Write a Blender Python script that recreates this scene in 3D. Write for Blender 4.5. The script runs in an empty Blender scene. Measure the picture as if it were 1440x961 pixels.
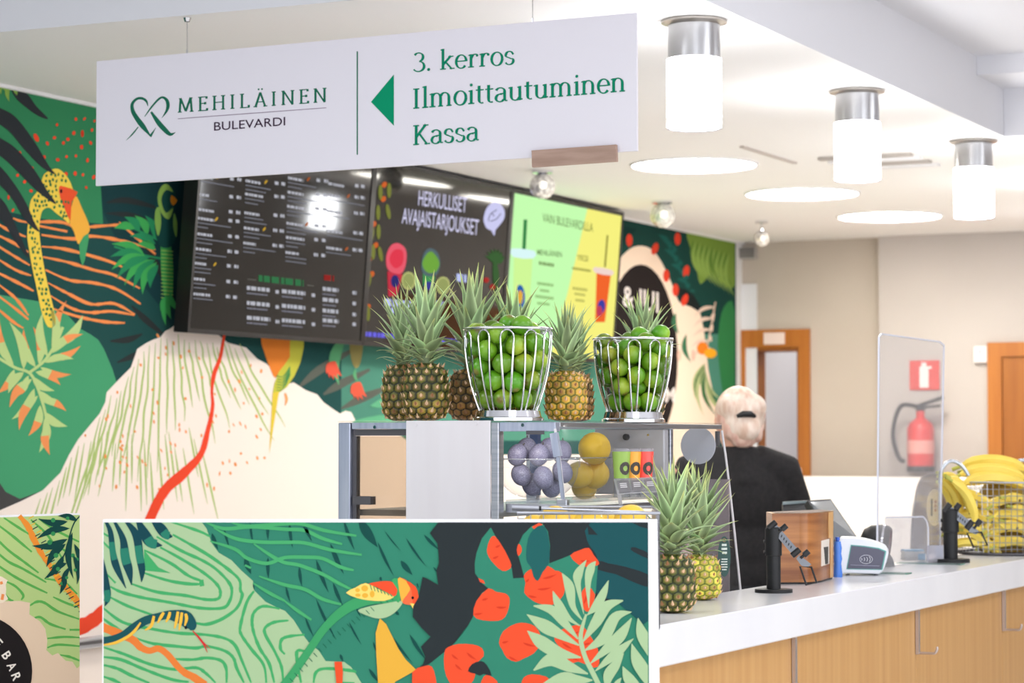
import bpy, bmesh, math, random
import numpy as np
from mathutils import Vector, Matrix

# ------------------------------------------------------------------ camera, world, light
SC = bpy.context.scene
COL = SC.collection
F = 3400.0                      # focal length in pixels of the 1440 x 961 frame
CX, CY = 720.0, 480.5
CAM_Z = 1.45
PITCH = math.atan(140.5 / F)
cam = bpy.data.cameras.new('camera')
cam.sensor_width = 36.0
cam.lens = F / 1440.0 * 36.0
cam.clip_end = 200
cam.dof.use_dof = True
cam.dof.focus_distance = 5.9
cam.dof.aperture_fstop = 5.8
camo = bpy.data.objects.new('camera', cam)
camo.location = (0, 0, CAM_Z)
camo.rotation_euler = (math.pi / 2 + PITCH, 0, 0)
COL.objects.link(camo)
SC.camera = camo

world = bpy.data.worlds.new('world')
SC.world = world
world.use_nodes = True
wb = world.node_tree.nodes['Background']
wb.inputs[0].default_value = (0.93, 0.95, 1.0, 1)
wb.inputs[1].default_value = 1.75
SC.view_settings.view_transform = 'Standard'
SC.view_settings.look = 'None'
SC.view_settings.exposure = 0.46
SC.view_settings.gamma = 1.0
SC.view_settings.use_curve_mapping = False
SC.cycles.transparent_max_bounces = 24
SC.cycles.max_bounces = 10
SC.cycles.sample_clamp_indirect = 4.0

LAMP_E = 19.0        # glow of the tube lamps
DISC_E = 34.0       # glow of the recessed round lights

def area_light(name, loc, target, sx, sy, power, col):
    l = bpy.data.lights.new(name, 'AREA')
    l.shape = 'RECTANGLE'; l.size = sx; l.size_y = sy
    l.energy = power; l.color = col
    o = bpy.data.objects.new(name, l)
    o.location = loc
    d = Vector(target) - Vector(loc)
    o.rotation_euler = d.to_track_quat('-Z', 'Y').to_euler()
    COL.objects.link(o)
    return o

# ------------------------------------------------------------------ geometry of the view
FWD = Vector((0, math.cos(PITCH), math.sin(PITCH)))
UPV = Vector((0, -math.sin(PITCH), math.cos(PITCH)))
CAMP = Vector((0, 0, CAM_Z))
def ray(px, py):
    return FWD + Vector((1, 0, 0)) * ((px - CX) / F) - UPV * ((py - CY) / F)
def P(px, py, Y):               # point seen at a pixel at forward distance Y
    d = ray(px, py)
    return CAMP + d * (Y / d.y)
def hit(px, py, p0, n):         # point of a plane seen at a pixel
    d = ray(px, py)
    return CAMP + d * ((Vector(p0) - CAMP).dot(n) / d.dot(n))
def zhit(px, py, z):
    return hit(px, py, (0, 0, z), Vector((0, 0, 1)))

ANG = math.atan(1630 / F)                       # the counter, lamps and mural all run this way
E1 = Vector((math.sin(ANG), math.cos(ANG), 0))  # along the counter, away
E2 = Vector((-math.cos(ANG), math.sin(ANG), 0)) # across it, to the staff side
ZV = Vector((0, 0, 1))
NW = -E2                                        # normal of the mural wall, into the room
TH = math.atan2(E1.y, E1.x)

# areas of light outside the frame are set after the materials, see LIGHTS

# ------------------------------------------------------------------ materials
def lin(c):
    c = c / 255.0
    return c / 12.92 if c <= 0.04045 else ((c + 0.055) / 1.055) ** 2.4
def rgb(c, k=1.0):
    return (lin(c[0]) * k, lin(c[1]) * k, lin(c[2]) * k, 1)
_M = {}
def mat(name, c=(200, 200, 200), rough=0.5, metal=0.0, spec=0.5, emit=None, es=1.0, coat=0.0):
    if name in _M: return _M[name]
    m = bpy.data.materials.new(name); m.use_nodes = True
    b = m.node_tree.nodes['Principled BSDF']
    b.inputs['Base Color'].default_value = rgb(c)
    b.inputs['Roughness'].default_value = rough
    b.inputs['Metallic'].default_value = metal
    b.inputs['Specular IOR Level'].default_value = spec
    b.inputs['Coat Weight'].default_value = coat
    if emit:
        b.inputs['Emission Color'].default_value = rgb(emit)
        b.inputs['Emission Strength'].default_value = es
    _M[name] = m
    return m
def nodes(m): return m.node_tree.nodes, m.node_tree.links
def noisy(name, c1, c2, scale=(5, 5, 5), rough=0.5, metal=0.0, detail=4, bump=0.0, lo=0.35, hi=0.65, spec=0.5, coords='Object'):
    if name in _M: return _M[name]
    m = mat(name, c1, rough, metal, spec)
    N, L = nodes(m); b = N['Principled BSDF']
    tc = N.new('ShaderNodeTexCoord'); mp = N.new('ShaderNodeMapping'); mp.inputs['Scale'].default_value = scale
    nz = N.new('ShaderNodeTexNoise'); nz.inputs['Scale'].default_value = 1.0; nz.inputs['Detail'].default_value = detail
    cr = N.new('ShaderNodeValToRGB')
    cr.color_ramp.elements[0].position = lo; cr.color_ramp.elements[1].position = hi
    cr.color_ramp.elements[0].color = rgb(c1); cr.color_ramp.elements[1].color = rgb(c2)
    L.new(tc.outputs[coords], mp.inputs['Vector']); L.new(mp.outputs[0], nz.inputs['Vector'])
    L.new(nz.outputs['Fac'], cr.inputs[0]); L.new(cr.outputs[0], b.inputs['Base Color'])
    if bump:
        bp = N.new('ShaderNodeBump'); bp.inputs['Strength'].default_value = bump; bp.inputs['Distance'].default_value = 0.002
        L.new(nz.outputs['Fac'], bp.inputs['Height']); L.new(bp.outputs[0], b.inputs['Normal'])
    return m
def vcol(name, rough=0.5, spec=0.5, rnd=0.0, sss=0.0):
    if name in _M: return _M[name]
    m = mat(name, (255, 255, 255), rough, 0, spec)
    N, L = nodes(m); b = N['Principled BSDF']
    a = N.new('ShaderNodeVertexColor'); a.layer_name = 'tint'
    src = a.outputs[0]
    if rnd:
        oi = N.new('ShaderNodeObjectInfo')
        mr = N.new('ShaderNodeMapRange'); mr.inputs[3].default_value = 1 - rnd; mr.inputs[4].default_value = 1 + rnd
        hs = N.new('ShaderNodeHueSaturation')
        mh = N.new('ShaderNodeMapRange'); mh.inputs[3].default_value = 0.5 - rnd * 0.09; mh.inputs[4].default_value = 0.5 + rnd * 0.07
        L.new(oi.outputs['Random'], mr.inputs[0]); L.new(oi.outputs['Random'], mh.inputs[0])
        L.new(mr.outputs[0], hs.inputs['Value']); L.new(mh.outputs[0], hs.inputs['Hue'])
        L.new(src, hs.inputs['Color']); src = hs.outputs[0]
    L.new(src, b.inputs['Base Color'])
    return m
def clear(name, tint=(245, 248, 250), gloss=1.0, haze=0.0, hazec=(200, 200, 205)):
    """thin clear sheet: lets light straight through, mirrors by Fresnel"""
    if name in _M: return _M[name]
    m = bpy.data.materials.new(name); m.use_nodes = True
    N, L = nodes(m); N.remove(N['Principled BSDF'])
    out = N['Material Output']
    t = N.new('ShaderNodeBsdfTransparent'); t.inputs[0].default_value = rgb(tint)
    g = N.new('ShaderNodeBsdfGlossy'); g.inputs['Roughness'].default_value = 0.03
    lw = N.new('ShaderNodeLayerWeight'); lw.inputs[0].default_value = 0.5
    pw = N.new('ShaderNodeMath'); pw.operation = 'POWER'; pw.inputs[1].default_value = 4.5
    mu = N.new('ShaderNodeMath'); mu.operation = 'MULTIPLY_ADD'; mu.inputs[1].default_value = 0.6*gloss; mu.inputs[2].default_value = 0.03*gloss
    mx = N.new('ShaderNodeMixShader')
    L.new(lw.outputs['Facing'], pw.inputs[0]); L.new(pw.outputs[0], mu.inputs[0]); L.new(mu.outputs[0], mx.inputs[0])
    src = t.outputs[0]
    if haze:
        d = N.new('ShaderNodeBsdfDiffuse'); d.inputs[0].default_value = rgb(hazec)
        m2 = N.new('ShaderNodeMixShader'); m2.inputs[0].default_value = haze
        L.new(src, m2.inputs[1]); L.new(d.outputs[0], m2.inputs[2]); src = m2.outputs[0]
    L.new(src, mx.inputs[1]); L.new(g.outputs[0], mx.inputs[2])
    L.new(mx.outputs[0], out.inputs[0])
    _M[name] = m
    return m

WHITE = mat('white_paint', (232, 231, 232), 0.6)
SOFFIT = mat('soffit_paint', (243, 241, 240), 0.75)
BEAMW = mat('beam_paint', (226, 226, 231), 0.75)
FARWALL = noisy('beige_wall_paint', (190, 178, 166), (195, 184, 172), (2, 2, 2), 0.85)
FARWALL2 = noisy('pale_wall_paint', (188, 180, 175), (193, 185, 180), (2, 2, 2), 0.85)
CREAM = mat('cream_paint', (251, 246, 242), 0.8)
FLOORM = noisy('floor_tile', (232, 229, 225), (238, 235, 231), (3, 3, 3), 0.35)
TOPW = noisy('worktop_white', (226, 226, 230), (231, 231, 234), (4, 4, 4), 0.2, spec=0.5)
STEEL = noisy('brushed_steel', (168, 172, 182), (190, 192, 198), (3, 3, 220), 0.32, 1.0, bump=0.05)
STEELB = noisy('blue_grey_steel', (168, 176, 196), (186, 192, 208), (90, 90, 4), 0.42, 0.85)
STEELP = noisy('steel_panel', (224, 219, 222), (229, 225, 228), (14, 14, 1.5), 0.4, 0.35)
CHROME = mat('chrome', (225, 226, 230), 0.08, 1.0)
DARKM = mat('dark_metal', (92, 90, 94), 0.4, 0.6)
BLACK = mat('black_plastic', (24, 24, 26), 0.45)
BLACKM = mat('matte_black_metal', (30, 31, 33), 0.5, 0.2)
GREYM = mat('grey_plate', (120, 124, 130), 0.35, 0.7)
OAK = noisy('light_oak', (186, 138, 80), (198, 152, 94), (30, 30, 1.0), 0.42, detail=7, bump=0.02, lo=0.3, hi=0.7)
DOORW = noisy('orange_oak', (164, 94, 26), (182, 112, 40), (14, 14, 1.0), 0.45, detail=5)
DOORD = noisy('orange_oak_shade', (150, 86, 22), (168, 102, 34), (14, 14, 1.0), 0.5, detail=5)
WALNUT = noisy('walnut_veneer', (134, 78, 40), (186, 124, 70), (3, 3, 38), 0.3, detail=6)
STRIPW = noisy('taupe_wood', (158, 128, 112), (180, 150, 134), (6, 6, 60), 0.6, detail=5)
ACRYL = clear('acrylic_sheet', (252, 252, 253), 0.6, 0.10, (240, 240, 244))
ACRYLE = mat('acrylic_edge', (226, 228, 240), 0.15, emit=None)
GLASS = clear('case_glass', (246, 247, 248), 0.6, 0.05, (225, 225, 230))
BOWLG = clear('bowl_glass', (246, 248, 250), 0.9, 0.03)
GREENED = mat('green_glass_edge', (70, 130, 110), 0.2)

def pm(c):                                       # flat print ink of one colour
    return mat('ink_%d_%d_%d' % c, tuple(v*0.96 for v in c), 0.8, 0, 0.06)

# ------------------------------------------------------------------ mesh builder
def wloc(o):
    v = Vector((0, 0, 0))
    while o is not None:
        v += o.location; o = o.parent
    return v
class MB:
    def __init__(s, M=None):
        s.v = []; s.f = []; s.mi = []; s.mats = []; s.M = M; s.c = None
    def slot(s, m):
        if m is None: return 0
        if m not in s.mats: s.mats.append(m)
        return s.mats.index(m)
    def add(s, vs, fs, m=None):
        o = len(s.v); k = s.slot(m)
        for p in vs:
            p = Vector(p)
            s.v.append(tuple(s.M @ p) if s.M is not None else tuple(p))
        for f in fs:
            s.f.append(tuple(i + o for i in f)); s.mi.append(k)
    def box(s, lo, hi, m=None, bev=0.0):
        x0, y0, z0 = lo; x1, y1, z1 = hi
        if bev <= 0:
            s.add([(x0,y0,z0),(x1,y0,z0),(x1,y1,z0),(x0,y1,z0),(x0,y0,z1),(x1,y0,z1),(x1,y1,z1),(x0,y1,z1)],
                  [(0,3,2,1),(4,5,6,7),(0,1,5,4),(1,2,6,5),(2,3,7,6),(3,0,4,7)], m)
        else:
            b = bev; vs = []
            for sx, x in ((1, x0), (-1, x1)):
                for sy, y in ((1, y0), (-1, y1)):
                    for sz, z in ((1, z0), (-1, z1)):
                        vs += [(x, y+sy*b, z+sz*b), (x+sx*b, y, z+sz*b), (x+sx*b, y+sy*b, z)]
            def i(a, bb, c, k): return (a*4+bb*2+c)*3+k
            fs = []
            for a in (0, 1):
                fs.append([i(a,0,0,0), i(a,0,1,0), i(a,1,1,0), i(a,1,0,0)])
                fs.append([i(0,a,0,1), i(0,a,1,1), i(1,a,1,1), i(1,a,0,1)])
                fs.append([i(0,0,a,2), i(0,1,a,2), i(1,1,a,2), i(1,0,a,2)])
                for c in (0, 1):
                    fs.append([i(a,c,0,0), i(a,c,1,0), i(a,c,1,1), i(a,c,0,1)])
                    fs.append([i(a,0,c,0), i(a,1,c,0), i(a,1,c,2), i(a,0,c,2)])
                    fs.append([i(0,a,c,1), i(1,a,c,1), i(1,a,c,2), i(0,a,c,2)])
                    for d in (0, 1): fs.append([i(a,c,d,0), i(a,c,d,1), i(a,c,d,2)])
            s.add(vs, fs, m)
    def hexa(s, b, t, m=None):                      # four bottom corners, four top corners
        s.add(list(b) + list(t), [(3,2,1,0),(4,5,6,7),(0,1,5,4),(1,2,6,5),(2,3,7,6),(3,0,4,7)], m)
    def bar(s, a, b, w, h, m=None, up=None):       # box beam from a to b
        a = Vector(a); b = Vector(b); d = (b - a).normalized()
        u = Vector(up) if up is not None else (ZV if abs(d.z) < 0.9 else Vector((0, 1, 0)))
        x = d.cross(u).normalized(); y = x.cross(d).normalized()
        q = [x*(-w/2)+y*(-h/2), x*(w/2)+y*(-h/2), x*(w/2)+y*(h/2), x*(-w/2)+y*(h/2)]
        s.hexa([a+p for p in q], [b+p for p in q], m)
    def tube(s, path, r, n=8, m=None, closed=False, cap=True):
        pts = [Vector(p) for p in path]; k = len(pts)
        rs = r if hasattr(r, '__len__') else [r]*k
        rings = []; ref = None
        for i in range(k):
            if closed: t = pts[(i+1) % k] - pts[(i-1) % k]
            else: t = pts[min(i+1, k-1)] - pts[max(i-1, 0)]
            t.normalize()
            if ref is None: ref = Vector((0,0,1)) if abs(t.z) < 0.9 else Vector((1,0,0))
            x = ref - t*ref.dot(t)
            if x.length < 1e-5: x = t.orthogonal()
            x.normalize(); y = t.cross(x); ref = x
            rings.append([pts[i] + (x*math.cos(2*math.pi*j/n) + y*math.sin(2*math.pi*j/n))*rs[i] for j in range(n)])
        vs = [p for g in rings for p in g]; fs = []
        for i in range(k if closed else k-1):
            a = i*n; b = ((i+1) % k)*n
            for j in range(n): fs.append((a+j, a+(j+1) % n, b+(j+1) % n, b+j))
        if cap and not closed:
            fs.append(tuple(range(n-1, -1, -1))); fs.append(tuple((k-1)*n+j for j in range(n)))
        s.add(vs, fs, m)
    def lathe(s, prof, n=24, m=None, axis=None, o=(0,0,0)):
        o = Vector(o); vs = []; fs = []; k = len(prof)
        for r, z in prof:
            for j in range(n):
                a = 2*math.pi*j/n
                vs.append(o + Vector((r*math.cos(a), r*math.sin(a), z)))
        for i in range(k-1):
            for j in range(n):
                fs.append((i*n+j, i*n+(j+1) % n, (i+1)*n+(j+1) % n, (i+1)*n+j))
        if prof[0][0] > 1e-6 and prof[0] != prof[-1]: pass
        s.add(vs, fs, m)
    def disc(s, o, r, n=24, m=None, z=0, flip=False):
        o = Vector(o)
        vs = [o + Vector((r*math.cos(2*math.pi*j/n), r*math.sin(2*math.pi*j/n), z)) for j in range(n)]
        s.add(vs, [tuple(range(n))[::-1] if flip else tuple(range(n))], m)
    def cyl(s, o, r, h, n=24, m=None):
        s.lathe([(r, 0), (r, h)], n, m, o=o); s.disc(o, r, n, m, 0, True); s.disc(o, r, n, m, h)
    def prism(s, poly, d, m=None):                   # planar polygon (3d points) pushed by vector d
        n = len(poly); d = Vector(d)
        vs = [Vector(p) for p in poly] + [Vector(p) + d for p in poly]
        s.add(vs, [tuple(range(n))[::-1], tuple(range(n, 2*n))] + [(i, (i+1) % n, n+(i+1) % n, n+i) for i in range(n)], m)
    def mesh(s, name, smooth=None, off=Vector((0,0,0))):
        me = bpy.data.meshes.new(name)
        me.from_pydata([tuple(Vector(p) - off) for p in s.v], [], s.f)
        for m in s.mats: me.materials.append(m)
        if len(s.mats) > 1: me.polygons.foreach_set('material_index', s.mi)
        bm = bmesh.new(); bm.from_mesh(me); bmesh.ops.recalc_face_normals(bm, faces=bm.faces); bm.to_mesh(me); bm.free()
        if s.c is not None:
            ca = me.color_attributes.new('tint', 'FLOAT_COLOR', 'POINT')
            ca.data.foreach_set('color', np.array(s.c, dtype=np.float32).ravel())
        if smooth is not None:
            me.polygons.foreach_set('use_smooth', [True]*len(me.polygons))
            me.set_sharp_from_angle(angle=math.radians(smooth))
        me.update()
        return me
    def build(s, name, parent=None, smooth=None, world=True):
        off = wloc(parent) if (parent is not None and world) else Vector((0,0,0))
        o = bpy.data.objects.new(name, s.mesh(name, smooth, off))
        COL.objects.link(o)
        if parent is not None: o.parent = parent
        return o
def place(name, me, parent=None, loc=(0,0,0), rot=None):
    o = bpy.data.objects.new(name, me); COL.objects.link(o)
    o.location = loc
    if rot is not None: o.rotation_euler = rot
    if parent is not None: o.parent = parent
    return o
def tag(o, label, cat, group=None, kind=None):
    o['label'] = label; o['category'] = cat
    if group: o['group'] = group
    if kind: o['kind'] = kind
    return o
def thing(name, label, cat, loc=(0,0,0), rz=0, group=None):
    o = bpy.data.objects.new(name, None); COL.objects.link(o)
    o.empty_display_size = 0.05
    o.location = loc; o.rotation_euler = (0, 0, rz)
    return tag(o, label, cat, group)
def struct(o): o['kind'] = 'structure'; return o
def copy_tree(o, parent=None):
    c = o.copy(); COL.objects.link(c)
    if parent is not None: c.parent = parent
    for ch in list(o.children): copy_tree(ch, c)
    return c
def frame(o, x, y, z):
    return Matrix(((x[0], y[0], z[0], o[0]), (x[1], y[1], z[1], o[1]), (x[2], y[2], z[2], o[2]), (0, 0, 0, 1)))
def arc(cx, cy, r, a0, a1, n=10, ry=None):
    ry = r if ry is None else ry
    return [(cx + r*math.cos(math.radians(a0+(a1-a0)*i/n)), cy + ry*math.sin(math.radians(a0+(a1-a0)*i/n))) for i in range(n+1)]
def spline(pts, n=5, closed=True):
    k = len(pts); out = []
    rng = range(k) if closed else range(k-1)
    for i in rng:
        if closed: p0, p1, p2, p3 = pts[i-1], pts[i], pts[(i+1) % k], pts[(i+2) % k]
        else: p0, p1, p2, p3 = pts[max(i-1,0)], pts[i], pts[i+1], pts[min(i+2,k-1)]
        for j in range(n):
            t = j/n
            out.append(tuple(0.5*((2*p1[c]) + (-p0[c]+p2[c])*t + (2*p0[c]-5*p1[c]+4*p2[c]-p3[c])*t*t + (-p0[c]+3*p1[c]-3*p2[c]+p3[c])*t**3) for c in range(len(p1))))
    if not closed: out.append(tuple(pts[-1]))
    return out

# ------------------------------------------------------------------ flat print on a plane
class Print:
    """coloured flat shapes given where the print shows them, laid on the plane (p0, n) in thin layers"""
    def __init__(s, p0, n, base=5, step=0.00005, clip=None):
        s.p0 = Vector(p0); s.n = Vector(n); s.k = base; s.step = step; s.mb = MB(); s.tf = None; s.clip = clip
        s.emit = None; s.mi = 0
    def use(s, ox, oy, sc): s.tf = (ox, oy, sc); return s
    def px(s, p):
        if s.tf: return (s.tf[0] + p[0]/s.tf[2], s.tf[1] + p[1]/s.tf[2])
        return p
    def pt(s, p): return hit(p[0], p[1], s.p0 + s.n*((s.k+s.mi)*s.step), s.n)
    def lay(s, new):
        if new: s.k += s.mi + 1; s.mi = 0
        else: s.mi = s.mi % 9 + 1
    def m(s, c):
        if s.emit: return mat('glow_%d_%d_%d_%d' % (c + (round(s.emit*100),)), (12, 12, 12), 0.4, 0, 0.0, emit=c, es=s.emit)
        return pm(c)
    def raw(s, polys, c, faces=None):              # polygons in photo pixels, one layer
        for q in polys:
            if s.clip: q = cliprect(q, s.clip)
            if len(q) < 3: continue
            s.mb.add([s.pt(p) for p in q], [tuple(range(len(q)))], s.m(c))
    def poly(s, pts, c, sm=0, lay=True):
        pts = [s.px(p) for p in pts]
        if sm: pts = spline(pts, sm)
        s.lay(lay)
        s.raw([pts], c)
        return s
    def stroke(s, pts, w, c, sm=4, lay=True, wob=0.0, rnd=None):
        pts = [s.px(p) for p in pts]
        if not hasattr(w, '__len__'): w = [w]*len(pts)
        q = [(p[0], p[1], ww) for p, ww in zip(pts, w)]
        if sm: q = spline(q, sm, False)
        s.lay(lay)
        L = []; R = []
        for i, a in enumerate(q):
            b0 = q[max(i-1, 0)]; b1 = q[min(i+1, len(q)-1)]
            tx, ty = b1[0]-b0[0], b1[1]-b0[1]; l = math.hypot(tx, ty) or 1
            h = max(a[2], 0.05)/2
            if wob: h *= 1 + wob*(random.random()-0.5)
            L.append((a[0]-ty/l*h, a[1]+tx/l*h)); R.append((a[0]+ty/l*h, a[1]-tx/l*h))
        s.raw([[L[i], L[i+1], R[i+1], R[i]] for i in range(len(L)-1)], c)
        return s
    def ell(s, x, y, rx, ry, c, a=0, lay=False, n=12):
        x, y = s.px((x, y))
        ca, sa = math.cos(math.radians(a)), math.sin(math.radians(a))
        s.lay(lay)
        s.raw([[(x + ca*rx*math.cos(t) - sa*ry*math.sin(t), y + sa*rx*math.cos(t) + ca*ry*math.sin(t)) for t in [2*math.pi*i/n for i in range(n)]]], c)
        return s
    def leaf(s, a, b, w, c, bend=0.15, lay=False, c2=None, cut=0.5):
        a = s.px(a); b = s.px(b)
        dx, dy = b[0]-a[0], b[1]-a[1]; l = math.hypot(dx, dy) or 1
        L = []; R = []; n = 8
        for i in range(n+1):
            t = i/n; o = bend*l*math.sin(math.pi*t)
            cx, cy = a[0]+dx*t - dy/l*o, a[1]+dy*t + dx/l*o
            h = 0.45*w*math.sin(math.pi*min(1, t**0.8)) if 0 < t < 1 else 0.1
            L.append((cx - dy/l*h, cy + dx/l*h)); R.append((cx + dy/l*h, cy - dx/l*h))
        s.lay(lay)
        s.raw([[L[i], L[i+1], R[i+1], R[i]] for i in range(n)], c)
        if c2:
            k = int(n*cut); s.lay(False)
            s.raw([[L[i], L[i+1], R[i+1], R[i]] for i in range(k, n)], c2)
        return s
    def build(s, name, parent):
        o = s.mb.build(name, parent); s.mb = MB()
        return o
def cliprect(q, r):
    for ax, lim, sg in ((0, r[0], 1), (0, r[2], -1), (1, r[1], 1), (1, r[3], -1)):
        out = []
        for i in range(len(q)):
            a, b = q[i-1], q[i]
            ia, ib = sg*(a[ax]-lim) >= 0, sg*(b[ax]-lim) >= 0
            if ia != ib:
                t = (lim-a[ax])/(b[ax]-a[ax]); out.append((a[0]+(b[0]-a[0])*t, a[1]+(b[1]-a[1])*t))
            if ib: out.append(b)
        q = out
        if len(q) < 3: return []
    return q

# lettering: the built-in sans face, and a serif face drawn with a broad nib
def sans(text, bold=0.0):
    cu = bpy.data.curves.new('lettering', 'FONT'); cu.body = text; cu.size = 1.0; cu.offset = bold; cu.resolution_u = 4
    ob = bpy.data.objects.new('lettering', cu)
    me = bpy.data.meshes.new_from_object(ob)
    vs = [(v.co.x, v.co.y) for v in me.vertices]; fs = [tuple(p.vertices) for p in me.polygons]
    bpy.data.objects.remove(ob); bpy.data.meshes.remove(me); bpy.data.curves.remove(cu)
    return vs, fs
def text_px(pr, text, p0, p1, cap, c, bold=0.0, lean=0.0):
    """text with its baseline from p0 to p1 (pixels) and capitals cap pixels tall"""
    vs, fs = sans(text, bold)
    x0 = min(v[0] for v in vs); x1 = max(v[0] for v in vs); hh = 0.73
    pr.lay(True)
    d = (p1[0]-p0[0], p1[1]-p0[1]); L = math.hypot(*d)
    n = (d[1]/L, -d[0]/L) if lean == 'perp' else (lean, -1.0)
    pts = []
    for x, y in vs:
        t = (x-x0)/(x1-x0); h = y/hh*cap
        pts.append(pr.pt((p0[0]+d[0]*t+n[0]*h, p0[1]+d[1]*t+n[1]*h)))
    pr.mb.add(pts, fs, pr.m(c))
XH, CAPH, ASC = 0.50, 0.72, 0.78
def _A(*a, **k): return arc(*a, **k)
def stem(x, y0, y1, s0=True, s1=True, sw=0.11):
    g = [[(x, y0), (x, y1)]]
    if s0: g.append(('s', x-sw, x+sw, y0))
    if s1: g.append(('s', x-sw, x+sw, y1))
    return g
GL = {
 '3': (0.50, [_A(0.22, 0.54, 0.17, 150, -75, 14, ry=0.16), _A(0.22, 0.19, 0.21, 85, -150, 14, ry=0.19)]),
 '.': (0.24, [('dot', 0.1, 0.05, 0.06)]),
 'k': (0.56, stem(0.12, 0, ASC, True, False) + [('s', 0.03, 0.12, ASC-0.015), [(0.14, 0.2), (0.42, XH)], ('s', 0.32, 0.52, XH), [(0.22, 0.28), (0.46, 0.0)], ('s', 0.37, 0.56, 0.0)]),
 'e': (0.50, [_A(0.25, 0.25, 0.19, 0, 322, 22, ry=0.25), [(0.07, 0.27), (0.43, 0.27)]]),
 'r': (0.42, stem(0.12, 0, XH, True, False) + [('s', 0.02, 0.12, XH-0.015), _A(0.28, 0.3, 0.15, 165, 60, 8, ry=0.19), ('dot', 0.35, 0.44, 0.05)]),
 'o': (0.53, [_A(0.26, 0.25, 0.2, 0, 360, 26, ry=0.25)]),
 's': (0.42, [[(0.35, 0.37)] + _A(0.2, 0.37, 0.135, 50, 215, 9, ry=0.125) + [(0.2, 0.25), (0.28, 0.21)] + _A(0.2, 0.135, 0.15, 40, -160, 10, ry=0.135)]),
 'I': (0.36, stem(0.16, 0, CAPH)),
 'l': (0.28, stem(0.13, 0, ASC, True, False) + [('s', 0.03, 0.13, ASC-0.015)]),
 'i': (0.28, stem(0.13, 0, XH, True, False) + [('s', 0.03, 0.13, XH-0.015), ('dot', 0.13, 0.68, 0.055)]),
 'n': (0.58, stem(0.12, 0, XH, True, False) + [('s', 0.02, 0.12, XH-0.015), _A(0.27, 0.31, 0.16, 155, 0, 10, ry=0.18) + [(0.43, 0.0)], ('s', 0.33, 0.53, 0)]),
 'm': (0.87, stem(0.12, 0, XH, True, False) + [('s', 0.02, 0.12, XH-0.015), _A(0.26, 0.31, 0.15, 155, 0, 10, ry=0.18) + [(0.41, 0.0)], ('s', 0.32, 0.5, 0), _A(0.56, 0.31, 0.15, 155, 0, 10, ry=0.18) + [(0.71, 0.0)], ('s', 0.62, 0.81, 0)]),
 'u': (0.58, [[(0.12, XH)] + _A(0.27, 0.17, 0.15, 180, 335, 10, ry=0.16), ('s', 0.02, 0.12, XH-0.015), [(0.43, XH), (0.43, 0.0)], ('s', 0.34, 0.43, XH-0.015), ('s', 0.43, 0.53, 0.015)]),
 't': (0.35, [[(0.14, 0.63), (0.14, 0.13)] + _A(0.24, 0.13, 0.1, 180, 300, 6, ry=0.12), [(0.02, XH-0.02), (0.31, XH-0.02)]]),
 'a': (0.50, [_A(0.22, 0.36, 0.155, 160, 0, 10, ry=0.135) + [(0.375, 0.08), (0.42, 0.02), (0.48, 0.03)], _A(0.21, 0.135, 0.145, 60, 330, 14, ry=0.135), [(0.2, 0.28), (0.37, 0.29)]]),
 'K': (0.66, stem(0.14, 0, CAPH) + [[(0.16, 0.3), (0.5, CAPH)], ('s', 0.4, 0.6, CAPH), [(0.26, 0.4), (0.55, 0.0)], ('s', 0.45, 0.66, 0.0)]),
 'M': (0.92, [[(0.14, 0), (0.19, CAPH)], ('s', 0.04, 0.25, 0), ('s', 0.1, 0.22, CAPH), [(0.19, CAPH), (0.46, 0.05)], [(0.46, 0.05), (0.72, CAPH)], [(0.72, CAPH), (0.78, 0)], ('s', 0.67, 0.88, 0), ('s', 0.7, 0.82, CAPH)]),
 'E': (0.58, stem(0.14, 0, CAPH) + [[(0.14, CAPH-0.02), (0.47, CAPH-0.02)], [(0.47, CAPH), (0.47, CAPH-0.12)], [(0.14, 0.38), (0.4, 0.38)], [(0.4, 0.44), (0.4, 0.32)], [(0.14, 0.02), (0.5, 0.02)], [(0.5, 0), (0.5, 0.13)]]),
 'H': (0.76, stem(0.14, 0, CAPH) + stem(0.6, 0, CAPH) + [[(0.14, 0.38), (0.6, 0.38)]]),
 'L': (0.58, stem(0.14, 0, CAPH) + [[(0.14, 0.02), (0.5, 0.02)], [(0.5, 0), (0.5, 0.14)]]),
 'Ä': (0.74, [[(0.1, 0), (0.36, CAPH)], [(0.36, CAPH), (0.62, 0)], ('s', 0.0, 0.2, 0), ('s', 0.52, 0.73, 0), [(0.19, 0.25), (0.53, 0.25)], ('dot', 0.27, 0.88, 0.05), ('dot', 0.45, 0.88, 0.05)]),
 'N': (0.78, [[(0.14, 0), (0.14, CAPH)], ('s', 0.04, 0.24, 0), ('s', 0.04, 0.16, CAPH), [(0.14, CAPH), (0.62, 0.0)], [(0.62, 0), (0.62, CAPH)], ('s', 0.52, 0.72, CAPH)]),
 ' ': (0.28, []),
}
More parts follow.
